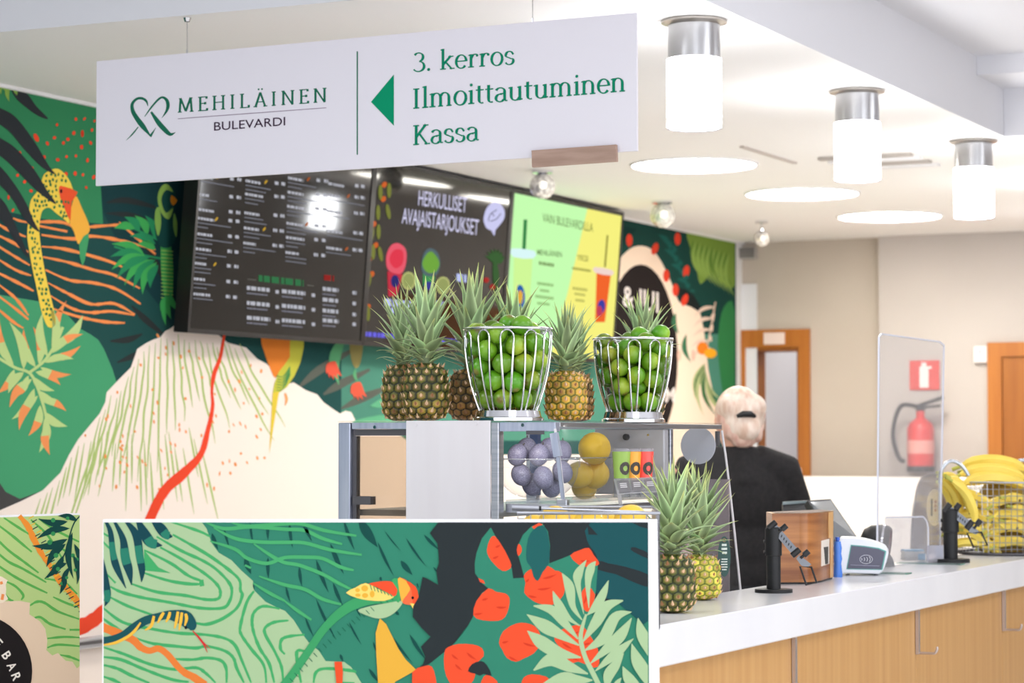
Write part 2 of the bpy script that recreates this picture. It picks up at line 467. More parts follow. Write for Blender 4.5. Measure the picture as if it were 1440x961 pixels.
def serif_px(pr, text, p0, p1, cap, c, track=0.0, thick=0.105, thin=0.045, lean=0.0):
    pen = math.radians(12)
    polys = []; x = 0.0
    for ch in text:
        adv, g = GL[ch]
        for st in g:
            if isinstance(st, tuple) and st[0] == 's':
                _, a, b, y = st; h = thin/2
                y0 = y + (h if y < 0.1 else -h)
                polys.append([(x+a, y0-h), (x+b, y0-h), (x+b, y0+h), (x+a, y0+h)])
            elif isinstance(st, tuple) and st[0] == 'dot':
                polys.append([(x+st[1]+st[3]*math.cos(2*math.pi*i/10), st[2]+st[3]*math.sin(2*math.pi*i/10)) for i in range(10)])
            else:
                L = []; R = []
                for i, p in enumerate(st):
                    q0 = st[max(i-1, 0)]; q1 = st[min(i+1, len(st)-1)]
                    tx, ty = q1[0]-q0[0], q1[1]-q0[1]; l = math.hypot(tx, ty) or 1
                    tx /= l; ty /= l
                    w = max(thin, thick*abs(tx*math.sin(-pen) + ty*-math.cos(pen)))
                    L.append((x+p[0]-ty*w/2, p[1]+tx*w/2)); R.append((x+p[0]+ty*w/2, p[1]-tx*w/2))
                polys += [[L[i], L[i+1], R[i+1], R[i]] for i in range(len(L)-1)]
        x += adv + track
    x0 = min(p[0] for q in polys for p in q); x1 = max(p[0] for q in polys for p in q)
    d = (p1[0]-p0[0], p1[1]-p0[1])
    pr.lay(True)
    for q in polys:
        pr.lay(False)
        out = []
        for a, b in q:
            t = (a-x0)/(x1-x0); h = b/CAPH*cap
            out.append((p0[0]+d[0]*t+lean*h, p0[1]+d[1]*t-h))
        pr.raw([out], c)

# ------------------------------------------------------------------ the room (s along E1, t along E2)
MST = frame((0, 0, 0), E1, E2, ZV)
def ST(p): return (p.dot(E1), p.dot(E2), p.z)
H = 2.70
K = zhit(910, -37, H)                       # corner of the lowered ceiling
W0 = zhit(0, 119, H)                        # mural wall meets it here at the left edge of the frame
TW = W0.dot(E2)
def wall_pt(px, py, off=0.0): return hit(px, py, E2*(TW-off), NW)
SFAR = wall_pt(1036, 400).dot(E1) + 0.10    # far wall
KS, KT = K.dot(E1), K.dot(E2)
def far_pt(px, py, off=0.0): return hit(px, py, E1*(SFAR-off), -E1)
def far_t(px): return far_pt(px, 500).dot(E2)
HU = 2.97

m = MB(MST); m.box((-4, KT-7, -0.1), (SFAR+3, TW+0.2, 0.0), FLOORM)
struct(m.build('floor'))
m = MB(MST)
m.box((KS, KT, H), (SFAR+0.2, TW+0.15, HU+0.02), BEAMW)
for i in (0,): m.mi[0] = m.slot(SOFFIT)
struct(m.build('ceiling'))
m = MB(MST); m.box((-2, KT-5, HU), (SFAR+3, TW+0.15, HU+0.1), BEAMW)
struct(m.build('ceiling'))
sb1 = zhit(1375, 79, HU).dot(E1); sb2 = sb1 + 0.42
m = MB(MST); m.box((sb1, KT-5, HU-0.075), (sb2, KT-0.001, HU), BEAMW); struct(m.build('ceiling_bulkhead'))
m = MB(MST); m.box((sb2, KT-5, H), (SFAR+0.2, KT-0.001, HU), BEAMW); struct(m.build('ceiling_bulkhead'))
m = MB(MST); m.box((-2, TW, 0), (SFAR+3, TW+0.15, HU), WHITE); struct(m.build('wall_left'))
m = MB(MST); m.box((KS, TW-0.02, H-0.012), (SFAR, TW, H), WHITE); struct(m.build('trim_1'))
m = MB(MST); m.box((KS+1.2, KT-5.1, 0), (SFAR+0.2, KT-5, HU), FARWALL2); struct(m.build('light_block_wall'))  # unseen partial wall, added to cut the light on the counter front
# far wall with an open doorway, a second door further right
tl, tr = far_t(1050), far_t(1125)
ztop = far_pt(1085, 489).z
tcol = far_t(1243)
m = MB(MST)
m.box((SFAR, tl, 0), (SFAR+0.28, TW, HU), FARWALL)
m.box((SFAR, tr, ztop), (SFAR+0.28, tl, HU), FARWALL)
m.box((SFAR, tcol-0.05, 0), (SFAR+0.28, tr, HU), FARWALL)
struct(m.build('wall_back'))
m = MB(MST); m.box((SFAR-0.1, KT-5, 0), (SFAR+0.28, tcol, HU), FARWALL2); struct(m.build('wall_back'))
m = MB(MST)
m.box((SFAR+1.5, tr-2.0, 0), (SFAR+1.6, TW+0.2, HU), noisy('corridor_paint', (196, 186, 190), (204, 194, 198), (2, 2, 2), 0.85))
struct(m.build('wall_corridor'))
# doorway lining and casing
d1 = bpy.data.objects.new('door_1', None); COL.objects.link(d1); struct(d1); d1.location = MST @ Vector((SFAR, (tl+tr)/2, 0))
m = MB(MST); cw = abs(far_t(1040)-far_t(1050)); cw2 = abs(far_t(1125)-far_t(1140)); ch = far_pt(1085, 464).z
m.box((SFAR-0.03, tl, 0), (SFAR-0.001, tl+cw, ch), DOORW)
m.box((SFAR-0.03, tr-cw2, 0), (SFAR-0.001, tr, ch), DOORW)
m.box((SFAR-0.03, tr, ztop), (SFAR-0.001, tl, ch), DOORW)
m.build('casing', d1)
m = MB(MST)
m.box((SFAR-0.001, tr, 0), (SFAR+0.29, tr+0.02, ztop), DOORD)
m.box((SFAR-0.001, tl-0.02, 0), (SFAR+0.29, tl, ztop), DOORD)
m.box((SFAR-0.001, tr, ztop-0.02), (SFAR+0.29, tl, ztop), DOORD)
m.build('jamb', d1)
m = MB(MST); a = ST(far_pt(1077, 485)); b = ST(far_pt(1106, 468))
m.box((SFAR-0.04, b[1], a[2]), (SFAR-0.031, a[1], b[2]), mat('door_plate', (236, 214, 206), 0.4)); m.build('door_plate', d1)
d2 = bpy.data.objects.new('door_2', None); COL.objects.link(d2); struct(d2)
t0 = far_pt(1390, 500, 0.1).dot(E2); d2.location = MST @ Vector((SFAR-0.1, t0-0.5, 0))
ch = far_pt(1400, 482, 0.1).z
m = MB(MST)
m.box((SFAR-0.13, t0-0.085, 0), (SFAR-0.101, t0, ch), DOORW)
m.box((SFAR-0.13, t0-1.1, 0), (SFAR-0.101, t0-1.015, ch), DOORW)
m.box((SFAR-0.13, t0-1.015, ch-0.085), (SFAR-0.101, t0-0.085, ch), DOORW)
m.build('casing', d2)
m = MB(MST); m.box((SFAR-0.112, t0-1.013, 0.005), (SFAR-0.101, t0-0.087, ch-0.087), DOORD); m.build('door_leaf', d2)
m = MB(MST); m.bar((SFAR-0.112, t0-0.94, 1.02), (SFAR-0.16, t0-0.94, 1.02), 0.02, 0.02, CHROME); m.bar((SFAR-0.155, t0-0.94, 1.02), (SFAR-0.155, t0-0.8, 1.02), 0.02, 0.02, CHROME); m.build('door_handle', d2)
# pale half wall in front of the far wall
ph = far_pt(1200, 671, 0.45)
m = MB(MST); m.box((SFAR-0.45, far_t(1500), 0), (SFAR-0.33, far_t(1072), ph.z), CREAM); struct(m.build('wall_low'))
m = MB(MST); m.box((SFAR-0.02, TW-0.10, 0.5), (SFAR+0.0, TW-0.001, far_pt(1038, 400).z), mat('post_white', (226, 226, 230), 0.4)); struct(m.build('trim_2'))
m = MB(MST); m.box((SFAR-0.34, far_t(1072)+0.001, 0), (SFAR-0.33, far_t(1072)+0.002, 0.08), WHITE)

# things on the far wall
fx = thing('wall_controller', 'small white square control box on the far wall left of the brown door', 'control box', far_pt(1380, 500, 0.1))
a = ST(far_pt(1371, 511, 0.1)); b = ST(far_pt(1390, 487, 0.1)); s0 = SFAR-0.1
m = MB(MST); m.box((s0-0.04, b[1], a[2]), (s0-0.001, a[1], b[2]), mat('device_white', (232, 226, 226), 0.4), 0.006); m.build('housing', fx)
m = MB(MST); m.box((s0-0.044, b[1]+0.03, a[2]+0.05), (s0-0.0405, a[1]-0.03, b[2]-0.02), mat('device_screen', (196, 192, 200), 0.3)); m.build('display', fx)
fs = thing('fire_sign', 'red and white fire extinguisher sign on the far wall behind the acrylic screen', 'sign', far_pt(1300, 528, 0.1))
a = ST(far_pt(1280, 549, 0.1)); b = ST(far_pt(1321.5, 507, 0.1))
RED = mat('sign_red', (214, 58, 44), 0.5); WSIGN = mat('sign_white', (238, 232, 230), 0.5)
m = MB(MST); m.box((s0-0.012, b[1], a[2]), (s0-0.001, a[1], b[2]), RED); m.build('plate', fs)
m = MB(MST); w = a[1]-b[1]; hh = b[2]-a[2]
m.box((s0-0.014, b[1]+w*0.36, a[2]+hh*0.08), (s0-0.0122, a[1]-w*0.34, a[2]+hh*0.8), WSIGN)
m.box((s0-0.014, b[1]+w*0.43, a[2]+hh*0.8), (s0-0.0122, a[1]-w*0.41, a[2]+hh*0.93), WSIGN)
m.box((s0-0.014, b[1]+w*0.25, a[2]+hh*0.72), (s0-0.0122, b[1]+w*0.36, a[2]+hh*0.8), WSIGN)
m.build('extinguisher_symbol', fs)
base = far_pt(1295, 664, 0.22)
fe = thing('fire_extinguisher', 'red fire extinguisher with black hose hanging on the far wall behind the acrylic screen', 'fire extinguisher', base)
REDG = mat('extinguisher_red', (206, 44, 36), 0.3)
hgt = far_pt(1295, 590, 0.22).z - base.z; R_ = 0.5*abs(far_pt(1276, 600, .22).dot(E2)-far_pt(1313, 600, .22).dot(E2))
m = MB(); m.lathe([(0, 0), (R_*0.9, 0), (R_, 0.02), (R_, hgt*0.82), (R_*0.85, hgt*0.92), (R_*0.45, hgt), (0.025, hgt+0.01), (0.025, hgt+0.05), (0, hgt+0.05)], 24, REDG, o=base); m.build('cylinder', fe, 40)
m = MB(); m.lathe([(R_+0.002, 0), (R_+0.004, 0.0), (R_+0.004, 0.035), (R_+0.002, 0.035)], 24, BLACK, o=base); m.build('foot_ring', fe, 40)
m = MB(); m.lathe([(R_+0.001, hgt*0.35), (R_+0.002, hgt*0.35), (R_+0.002, hgt*0.6), (R_+0.001, hgt*0.6)], 24, mat('ext_label', (222, 150, 140), 0.5), o=base); m.build('label_band', fe, 40)
m = MB(); tp = base + ZV*(hgt+0.05)
m.bar(tp, tp+ZV*0.04, 0.05, 0.05, BLACK); m.bar(tp+ZV*0.035, tp+ZV*0.08-E2*0.14, 0.025, 0.02, BLACK); m.bar(tp+ZV*0.02, tp+ZV*0.03-E2*0.12, 0.025, 0.015, BLACK); m.build('valve_handle', fe)
m = MB(); m.tube(spline([tuple(tp+ZV*0.02), tuple(tp+ZV*0.03+E2*0.12), tuple(base+ZV*(hgt*0.75)+E2*(R_+0.09)), tuple(base+ZV*(hgt*0.3)+E2*(R_+0.06)), tuple(base+ZV*0.06+E2*(R_+0.02))], 6, False), 0.013, 8, BLACK); m.build('hose', fe, 60)
m = MB(MST); q = ST(base); m.box((s0-0.12, q[1]-0.03, base.z+hgt*0.7), (s0-0.001, q[1]+0.03, base.z+hgt*0.75), DARKM); m.build('bracket', fe)
wv = thing('wall_speaker', 'small grey louvred box high on the far wall beside the end of the mural', 'vent', far_pt(1050, 357))
a = ST(far_pt(1035, 366)); b = ST(far_pt(1066, 349))
m = MB(MST); m.box((SFAR-0.05, b[1], a[2]), (SFAR-0.001, a[1], b[2]), mat('vent_grey', (178, 172, 168), 0.5)); m.build('housing', wv)
for i in range(3):
    z = a[2] + (b[2]-a[2])*(0.2+0.28*i); m = MB(MST); m.box((SFAR-0.06, b[1]+0.005, z), (SFAR-0.051, a[1]-0.005, z+0.012), mat('vent_dark', (120, 116, 114), 0.5)); m.build('slat', wv)

# ------------------------------------------------------------------ ceiling lamps
GLOW = mat('lamp_glass_glow', (255, 255, 255), 0.3, emit=(250, 252, 255), es=LAMP_E)
GLOWIN = mat('lamp_inner_glow', (255, 255, 255), 0.3, emit=(238, 236, 255), es=1.6)
FLANGE = mat('satin_flange', (176, 170, 164), 0.3, 0.9)
LAMPST = mat('lamp_steel', (186, 186, 188), 0.25, 1.0)
names = ['first and nearest', 'second', 'third and farthest']
pos = ['left', 'middle', 'right']
LA = zhit(976, 29, H); LB = zhit(1369, 198, H)
for i in range(5):
    c = LA + (LB-LA)*(i/2.0)
    lp = thing('ceiling_lamp', ('glowing white tube lamp with steel collar, nearest of the row along the ceiling edge', 'glowing white tube lamp, middle one of the three in the photo', 'glowing white tube lamp, rightmost of the three in the photo', 'tube lamp beyond the right edge of the photo, next in the row', 'tube lamp last in the row, near the far wall')[i], 'lamp', c, 0, 'tube lamps along the ceiling edge')
    m = MB(); m.lathe([(0, -0.002), (0.098, -0.002), (0.098, -0.008), (0.078, -0.016), (0, -0.016)], 36, FLANGE); m.build('flange', lp, 30, False)
    m = MB(); m.lathe([(0.078, -0.016), (0.078, -0.118), (0.074, -0.118)], 36, LAMPST); m.build('collar', lp, 30, False)
    m = MB(); m.lathe([(0.076, -0.116), (0.0815, -0.116), (0.0815, -0.318), (0.079, -0.322), (0.076, -0.318), (0.076, -0.125)], 36, GLOW); m.build('glass_shade', lp, 30, False)
    m = MB(); m.lathe([(0.0, -0.30), (0.07, -0.30)], 36, GLOWIN); m.lathe([(0.0755, -0.321), (0.0815, -0.323)], 36, mat('shade_rim', (176, 170, 190), 0.3)); m.build('diffuser', lp, 30, False)
DISC = mat('disc_glow', (255, 255, 255), 0.4, emit=(255, 250, 238), es=DISC_E)
for i, (px, py) in enumerate(((976, 231), (1128, 271.5), (1251, 303.5))):
    c = zhit(px, py, H)
    lp = thing('recessed_light', ('nearest', 'middle', 'farthest')[i] + ' of three large round white lights set flush in the ceiling', 'ceiling light', c, 0, 'round recessed ceiling lights')
    m = MB(); m.disc((0, 0, -0.004), 0.28, 48, DISC, 0, True); m.build('diffuser', lp, None, False)
    m = MB(); m.lathe([(0.28, -0.001), (0.28, -0.010), (0.292, -0.010), (0.292, -0.001)], 48, WHITE); m.build('rim', lp, 30, False)
# small glass spotlights
SPOTG = noisy('faceted_glass', (196, 192, 190), (245, 244, 240), (60, 60, 60), 0.06, 0.35, lo=0.4, hi=0.6)
SPB = mat('spot_bulb', (255, 255, 250), 0.2, emit=(255, 250, 240), es=0.4)
for i, (px, py, bx, by, rr) in enumerate(((763, 240, 763, 262, 18.5), (931, 283, 932, 303, 18), (1071, 311, 1071, 336, 11))):
    c = zhit(px, py, H); D = c.y; b = P(bx, by, D); r = rr*D/F
    lp = thing('ceiling_spotlight', ('small clear glass ball spotlight in front of the green screen top', 'small clear glass ball spotlight above the far end of the mural', 'smallest glass spotlight, by the corner of the far wall')[i], 'spotlight', c, 0, 'glass ball spotlights')
    m = MB(); m.cyl(c - ZV*0.012, r*0.8, 0.012, 20, CHROME); m.build('ceiling_plate', lp, 30)
    m = MB(); m.tube([c - ZV*0.012, b + ZV*r*0.8], 0.008, 8, CHROME); m.tube([b+ZV*r*1.02, b + ZV*r*0.7], [0.02, 0.035], 12, CHROME); m.build('stem', lp, 40)
    m = MB()
    m.lathe([(r*math.sin(math.pi*k/10)*(1 if k not in (0, 10) else 0), -r*math.cos(math.pi*k/10)) for k in range(11)], 14, SPOTG, o=b); m.build('glass_ball', lp)
    m = MB(); m.lathe([(0, -r*0.35), (r*0.3, -r*0.2), (r*0.3, r*0.2), (0, r*0.35)], 10, SPB, o=b + Vector((0, -r*0.86, 0))); m.build('bulb', lp, 60)
# ceiling vent and hatch line
cv = thing('ceiling_vent', 'slim white slot vent in the ceiling behind the middle tube lamp', 'vent', zhit(1220, 228, H))
cn = [zhit(*q, H) for q in ((1148, 226), (1238, 212), (1292, 236), (1196, 250))]
def quadbar(a, b, w, h, mt, nm, par):
    m = MB(); m.bar(a - ZV*(h/2+0.001), b - ZV*(h/2+0.001), w, h, mt); return m.build(nm, par)
va = zhit(1152, 222, H)
for i, (dt, ln, mt) in enumerate(((0, 0.42, mat('slot_shadow', (176, 168, 160), 0.7)), (0.12, 0.42, WHITE), (0.24, 0.42, mat('slot_shadow')), (0.36, 0.42, WHITE))):
    quadbar(va + E1*dt*1.2, va - E2*ln + E1*dt*1.2, 0.05, 0.012, mt, 'slat', cv)
hl = thing('ceiling_slot', 'thin grey slot line in the ceiling by the first round light', 'slot', zhit(1045, 206, H))
quadbar(zhit(1043, 205, H), zhit(1118, 228, H), 0.02, 0.008, mat('slot_grey', (190, 180, 172), 0.6), 'profile', hl)

# ------------------------------------------------------------------ hanging sign
SS = KS + 0.03
def sg(px, py, off=0.0): return hit(px, py, E1*(SS-off), -E1)
sign = thing('hanging_sign', 'long white direction sign with green lettering hung on wires from the ceiling', 'sign', sg(515, 236))
SIGNW = mat('sign_board', (231, 227, 235), 0.55)
q = [sg(136, 86.3), sg(134.7, 261.5), sg(895.5, 212.3), sg(894.8, 17.6)]
m = MB(); m.prism(q, E1*0.01, SIGNW); m.build('board', sign)
pr = Print(E1*SS, -E1, 5, 0.00004)
LG = (36, 112, 86); TG = (24, 138, 104)
serif_px(pr, 'MEHILÄINEN', (250, 158.7), (459, 143.6), 20.3, LG, track=0.17, thick=0.12, thin=0.05)
pr.use(140, 100, 4.0)
for pts, w in (([(272,197),(262,168),(236,153),(207,158),(184,185),(186,222),(207,262),(243,310),(287,366)], [3,13,14,14,17,22,26,28,5]),
               ([(284,368),(300,345),(317,318)], [16,9,1]),
               ([(254,256),(288,208),(328,162),(354,148),(377,163),(385,193),(376,226),(350,264)], [4,9,11,12,18,20,13,1]),
               ([(290,230),(330,288),(365,328),(398,356),(428,344)], [12,26,27,18,1]),
               ([(150,390),(185,355),(218,314)], [1,8,5])):
    pr.stroke(pts, [x/4.0 for x in w], LG, 6)
pr.tf = None
pr.stroke([(250, 167.1), (459, 151.6)], 0.9, (140, 116, 140), 0)
text_px(pr, 'BULEVARDI', (301, 183.9), (401, 176.3), 12.6, (58, 34, 60), bold=0.004)
pr.build('clinic_logo', sign)
pr.stroke([(502.4, 72.2), (502.4, 217.7)], 1.7, (34, 118, 90), 0); pr.build('divider_line', sign)
pr.poly([(521.7, 143.3), (553.9, 104.6), (553.9, 177)], (16, 152, 108)); pr.build('arrow', sign)
serif_px(pr, '3. kerros', (581, 101.3), (723.8, 90.3), 27.0, TG); pr.build('lettering_line', sign)
serif_px(pr, 'Ilmoittautuminen', (581, 153.3), (879, 128.6), 28.5, TG, track=-0.01); pr.build('lettering_line', sign)
serif_px(pr, 'Kassa', (581, 204.3), (673.5, 197.6), 28.0, TG); pr.build('lettering_line', sign)
m = MB(); m.prism([sg(750, 212.3, .004), sg(750.7, 236, .004), sg(869.3, 227.7, .004), sg(868.3, 204, .004)], -E1*0.012, STRIPW); o = m.build('wooden_strip', sign); o['label'] = 'short taupe wooden strip on the lower edge'
for px, py in ((263, 76), (749, 31)):
    a = sg(px, py, -0.005); b = Vector((a.x, a.y, H))
    m = MB(); m.tube([a - ZV*0.004, b], 0.0011, 6, mat('wire_grey', (150, 146, 146), 0.4, 0.6)); m.build('wire', sign)
    m = MB(); m.lathe([(0, -0.001), (0.012, -0.001), (0.008, -0.012), (0, -0.012)], 12, CHROME, o=b); m.build('ceiling_anchor', sign, 40)
    m = MB(); m.tube([a + ZV*0.012, a - ZV*0.012], 0.003, 8, CHROME); m.build('clip', sign)

# ------------------------------------------------------------------ mural
mural = thing('mural', 'jungle wall mural with spotted yellow bird, palm leaves and cream hill behind the juice bar', 'mural', wall_pt(500, 800))
SM0 = -1.5; SM1 = wall_pt(1034, 400).dot(E1); ZM0 = 0.735
m = MB(MST); m.box((SM0, TW-0.004, ZM0), (SM1, TW-0.0002, H-0.013), pm((34, 76, 74))); m.build('mural_sheet', mural)
pr = Print(E2*(TW-0.004), NW, 5, 0.00005, clip=(-400, 0, 1033.5, 1200))
G1 = (56, 136, 92); G2 = (72, 158, 112); DK = (46, 52, 52); TEAL = (34, 76, 74); CR = (250, 236, 226); LGN = (176, 198, 122); OR = (246, 148, 84); RD = (236, 76, 48); YL = (246, 214, 84)
random.seed(3)
# backgrounds
pr.poly([(-300, 60), (270, 120), (270, 215), (142, 262), (143, 285), (145, 315), (110, 312), (60, 308), (20, 300), (-300, 250)], G1)
pr.poly([(142, 262), (160, 256), (290, 240), (290, 470), (240, 460), (232, 440), (200, 400), (160, 330), (146, 300)], (28, 62, 66))
for st in (((150,285),(180,282),(230,295)), ((150,300),(190,305),(240,330)), ((185,430),(205,450),(235,475)), ((155,480),(180,478),(200,470)), ((165,510),(190,500),(205,495)), ((195,330),(225,380),(245,420))):
    pr.stroke(st, [2, 9, 2], DK, 4, lay=False)
pr.lay(True)
pr.poly([(-100, 430), (60, 425), (112, 462), (138, 478), (152, 505), (163, 535), (166, 570), (120, 650), (90, 690), (28, 702), (10, 700), (-100, 660)], G2, 2)
pr.poly([(-100, 655), (0, 680), (8, 692), (28, 702), (60, 690), (40, 712), (0, 730), (-100, 740)], (72, 72, 72))
pr.poly([(480, 470), (1034, 470), (1034, 620), (480, 620)], (76, 134, 116))
for st in (((420,545),(450,520),(500,490)), ((455,555),(480,540),(520,520)), ((480,575),(510,560),(545,545)), ((500,470),(560,480),(640,500)), ((640,505),(700,520),(760,540)), ((640,540),(700,560),(760,575))):
    pr.stroke(st, [3, 12, 4], (92, 96, 88), 4, lay=False)
pr.lay(True)
pr.build('painted_background', mural)
# orange ripples, crop frame (0,110) scale 2.744
pr.use(0, 110, 2.744)
for st in ([(50,540),(100,555),(230,555),(300,575),(400,570),(520,562)], [(-20,555),(40,590),(100,612)], [(150,570),(260,592)], [(160,605),(280,620),(360,610),(480,630),(600,662)],
           [(-20,600),(60,640),(110,672)], [(160,650),(250,660),(400,700),(480,732)], [(-20,640),(60,690),(115,722)], [(165,690),(260,710),(360,740),(440,760),(540,812)],
           [(-20,690),(60,740),(120,762)], [(175,740),(270,780),(360,790),(450,815),(543,872)], [(-20,745),(70,790),(130,822)], [(185,790),(260,830),(350,872),(440,870),(520,912)],
           [(-20,785),(60,850),(110,916)], [(195,840),(280,890),(350,905),(430,900),(520,915)], [(-20,830),(60,890),(110,932)], [(205,890),(300,920),(400,940),(482,945)], [(-20,880),(50,940),(90,965)], [(460,555),(520,610),(600,680)], [(500,700),(540,725)]):
    n = len(st); pr.stroke(st, [2.2] + [4.2]*(n-2) + [2.4] if n > 2 else [3.5, 3], OR, 6, lay=False, wob=0.5); pr.build('painted_ripple', mural)
pr.lay(True)
K0 = pr.k + pr.mi + 2
# palm frond bottom left, crop (0,320) scale 3
pr.use(0, 320, 3.0)
FL = (190, 214, 142); FO = (242, 152, 92)
pr.stroke([(-40,530),(60,590),(125,615),(160,680),(190,780),(205,880)], 4, FL, 5)
pr.stroke([(125,612),(190,560),(240,480),(265,420)], 4, FL, 5)
for i, (a, b, w) in enumerate((((150,590),(100,430),44),((100,600),(40,400),46),((60,590),(-5,370),44),((165,580),(140,420),40),((200,545),(180,360),44),((220,520),(210,330),40),((240,490),(280,310),38),((235,500),(350,370),46),((220,530),(350,450),40),((205,550),(340,500),36),((190,570),(310,555),34),((170,590),(300,620),34),((150,610),(255,665),38),((135,630),(230,690),36),
      ((120,625),(45,720),38),((135,640),(40,760),42),((145,680),(50,810),42),((160,710),(80,855),42),((170,750),(120,880),40),((165,690),(250,740),34),((175,730),(280,775),36),((185,780),(285,840),40),((190,800),(165,950),42),((200,830),(210,960),40),((60,600),(-10,700),40),((100,610),(35,700),40))):
    pr.leaf(a, b, w/3.0, FL, 0.12 if i % 2 else -0.12, c2=FO if i % 3 != 1 else None, cut=0.4 if i % 2 else 0.55)
pr.lay(True); pr.build('painted_palm_frond', mural)
# bright fern and parrot
pr.k = K0; pr.mi = 0
pr.use(0, 110, 2.744)
g3 = (66, 168, 88); g4 = (44, 140, 92)
pr.stroke([(640,640),(560,600),(470,560)], 3, g4, 4); pr.stroke([(640,700),(540,680),(440,650)], 3, g4, 4); pr.lay(True)
for i, (a, b) in enumerate((((600,620),(560,530)),((570,605),(520,530)),((540,590),(480,535)),((520,580),(440,580)),((600,640),(500,610)),((560,690),(430,640)),((560,690),(425,690)),((570,690),(430,740)),((580,690),(450,775)),((590,700),(480,800)),((600,700),(515,815)),((605,710),(550,835)),((610,720),(580,810)),((600,660),(530,640)),((620,650),(590,560)))):
    pr.leaf(a, b, 13, g3 if i % 2 else g4, 0.14)
pr.lay(True)
pr.stroke([(640,650),(645,740),(650,840)], [15, 17, 12], (70, 164, 84), 5)
for y in range(665, 850, 14): pr.stroke([(622,y),(668,y+4)], 1.4, (150,196,96), 0, lay=False)
for a, b in (((650,840),(620,900)),((650,845),(660,930)),((648,840),(640,955)),((655,830),(690,900))): pr.leaf(a, b, 9, (66,168,88), 0.1)
pr.poly([(610,440),(640,408),(668,425),(680,470),(670,520),(682,600),(660,650),(620,650),(600,600),(598,520)], (28, 74, 70), 4)
pr.poly([(608,460),(625,415),(650,412),(668,440),(640,432),(622,470),(640,520),(668,500),(652,545),(622,520)], (150, 190, 90), 3)
pr.poly([(600,510),(615,500),(622,560),(610,610),(598,560)], (140, 186, 90), 3); pr.poly([(672,520),(684,560),(680,615),(668,570)], (140, 186, 90), 3)
pr.poly([(662,452),(684,472),(668,492),(658,475)], (240, 150, 40), 2)
pr.build('painted_parrot', mural)
# spotted bird
pr.k = K0; pr.mi = 0
for x, y in ((140,228),(183,252),(220,180),(262,236),(293,158),(326,157),(318,215),(285,212),(245,250),(210,230),(315,266),(350,250),(293,300),(257,303),(223,315),(338,317),(77,287),(124,347),(68,375),(33,460),(95,400),(170,305),(255,370),(290,368),(320,373),(362,382),(333,422),(50,510),(120,435),(80,500),(365,165),(355,200)):
    pr.ell(x, y, random.uniform(1.5, 2.8), random.uniform(2.0, 3.4), RD, random.uniform(-40, 40))
pr.ell(140, 230, 3.2, 6.5, RD, -25); pr.ell(318, 214, 2.4, 5, RD)
pr.lay(True)
pr.poly([(150,430),(120,470),(113,510),(108,560),(105,610),(112,660),(122,720),(142,815),(160,900),(185,960),(215,950),(205,880),(185,800),(165,700),(152,600),(155,545),(165,510),(190,500),(215,520),(245,542),(268,560),(262,500),(285,460),(275,410),(255,375),(225,350),(195,355),(170,372),(160,400)], YL, 3)
BIRD = [(150,430),(120,470),(113,510),(108,560),(105,610),(112,660),(122,720),(142,815),(160,900),(185,960),(205,960),(205,880),(185,800),(165,700),(152,600),(155,545),(165,510),(190,500),(215,520),(245,542),(268,560),(262,500),(285,460),(275,410),(255,375),(225,350),(195,355),(170,372),(160,400)]
def inside(x, y, q):
    r = False
    for i in range(len(q)):
        (x1, y1), (x2, y2) = q[i-1], q[i]
        if (y1 > y) != (y2 > y) and x < (x2-x1)*(y-y1)/(y2-y1)+x1: r = not r
    return r
for gy in range(30):
    for gx in range(13):
        x = 100 + gx*15 + (7 if gy % 2 else 0) + random.uniform(-4, 4); y = 355 + gy*20 + random.uniform(-5, 5)
        if all(inside(x+dx, y+dy, BIRD) for dx, dy in ((-8, 0), (8, 0), (0, -9), (0, 9))) and not (x > 222 and 405 < y < 470):
            pr.ell(x, y, random.uniform(1.3, 2.1), random.uniform(1.8, 2.9), (44, 116, 74), random.uniform(-20, 20), n=8)
pr.lay(True)
pr.poly([(290,455),(318,505),(345,570),(340,600),(305,642),(286,595),(268,545)], (250, 184, 72), 4)
pr.poly([(305,640),(342,598),(336,660),(318,728)], (70, 158, 104), 2)
pr.poly([(228,420),(245,418),(300,440),(276,478),(272,550),(250,505),(232,460)], (240, 90, 52), 2)
pr.ell(236, 435, 3.4, 5.2, (238, 90, 60), lay=True); pr.ell(236, 436, 1.7, 3, (50, 30, 30), lay=True)
pr.build('painted_spotted_bird', mural)
for q in ([(-60,90),(0,115),(60,150),(130,240),(190,340),(215,372),(160,342),(90,270),(30,200),(-60,140)], [(-60,190),(0,230),(60,270),(130,350),(180,430),(217,487),(150,442),(80,372),(20,315),(-60,250)], [(-60,290),(0,340),(50,400),(100,480),(130,550),(152,594),(100,552),(40,455),(-60,350)], [(-60,400),(0,460),(30,500),(70,590),(112,694),(60,632),(15,560),(-60,480)], [(45,38),(100,55),(140,108),(186,156),(150,147),(100,112),(60,75)]):
    pr.poly(q, (50, 54, 58), 4)
for a, b in (((8,20),(4,62)),((38,25),(36,90)),((65,30),(66,66)),((20,25),(22,50))): pr.leaf(a, b, 7, (140, 178, 84))
pr.build('painted_dark_leaves', mural)
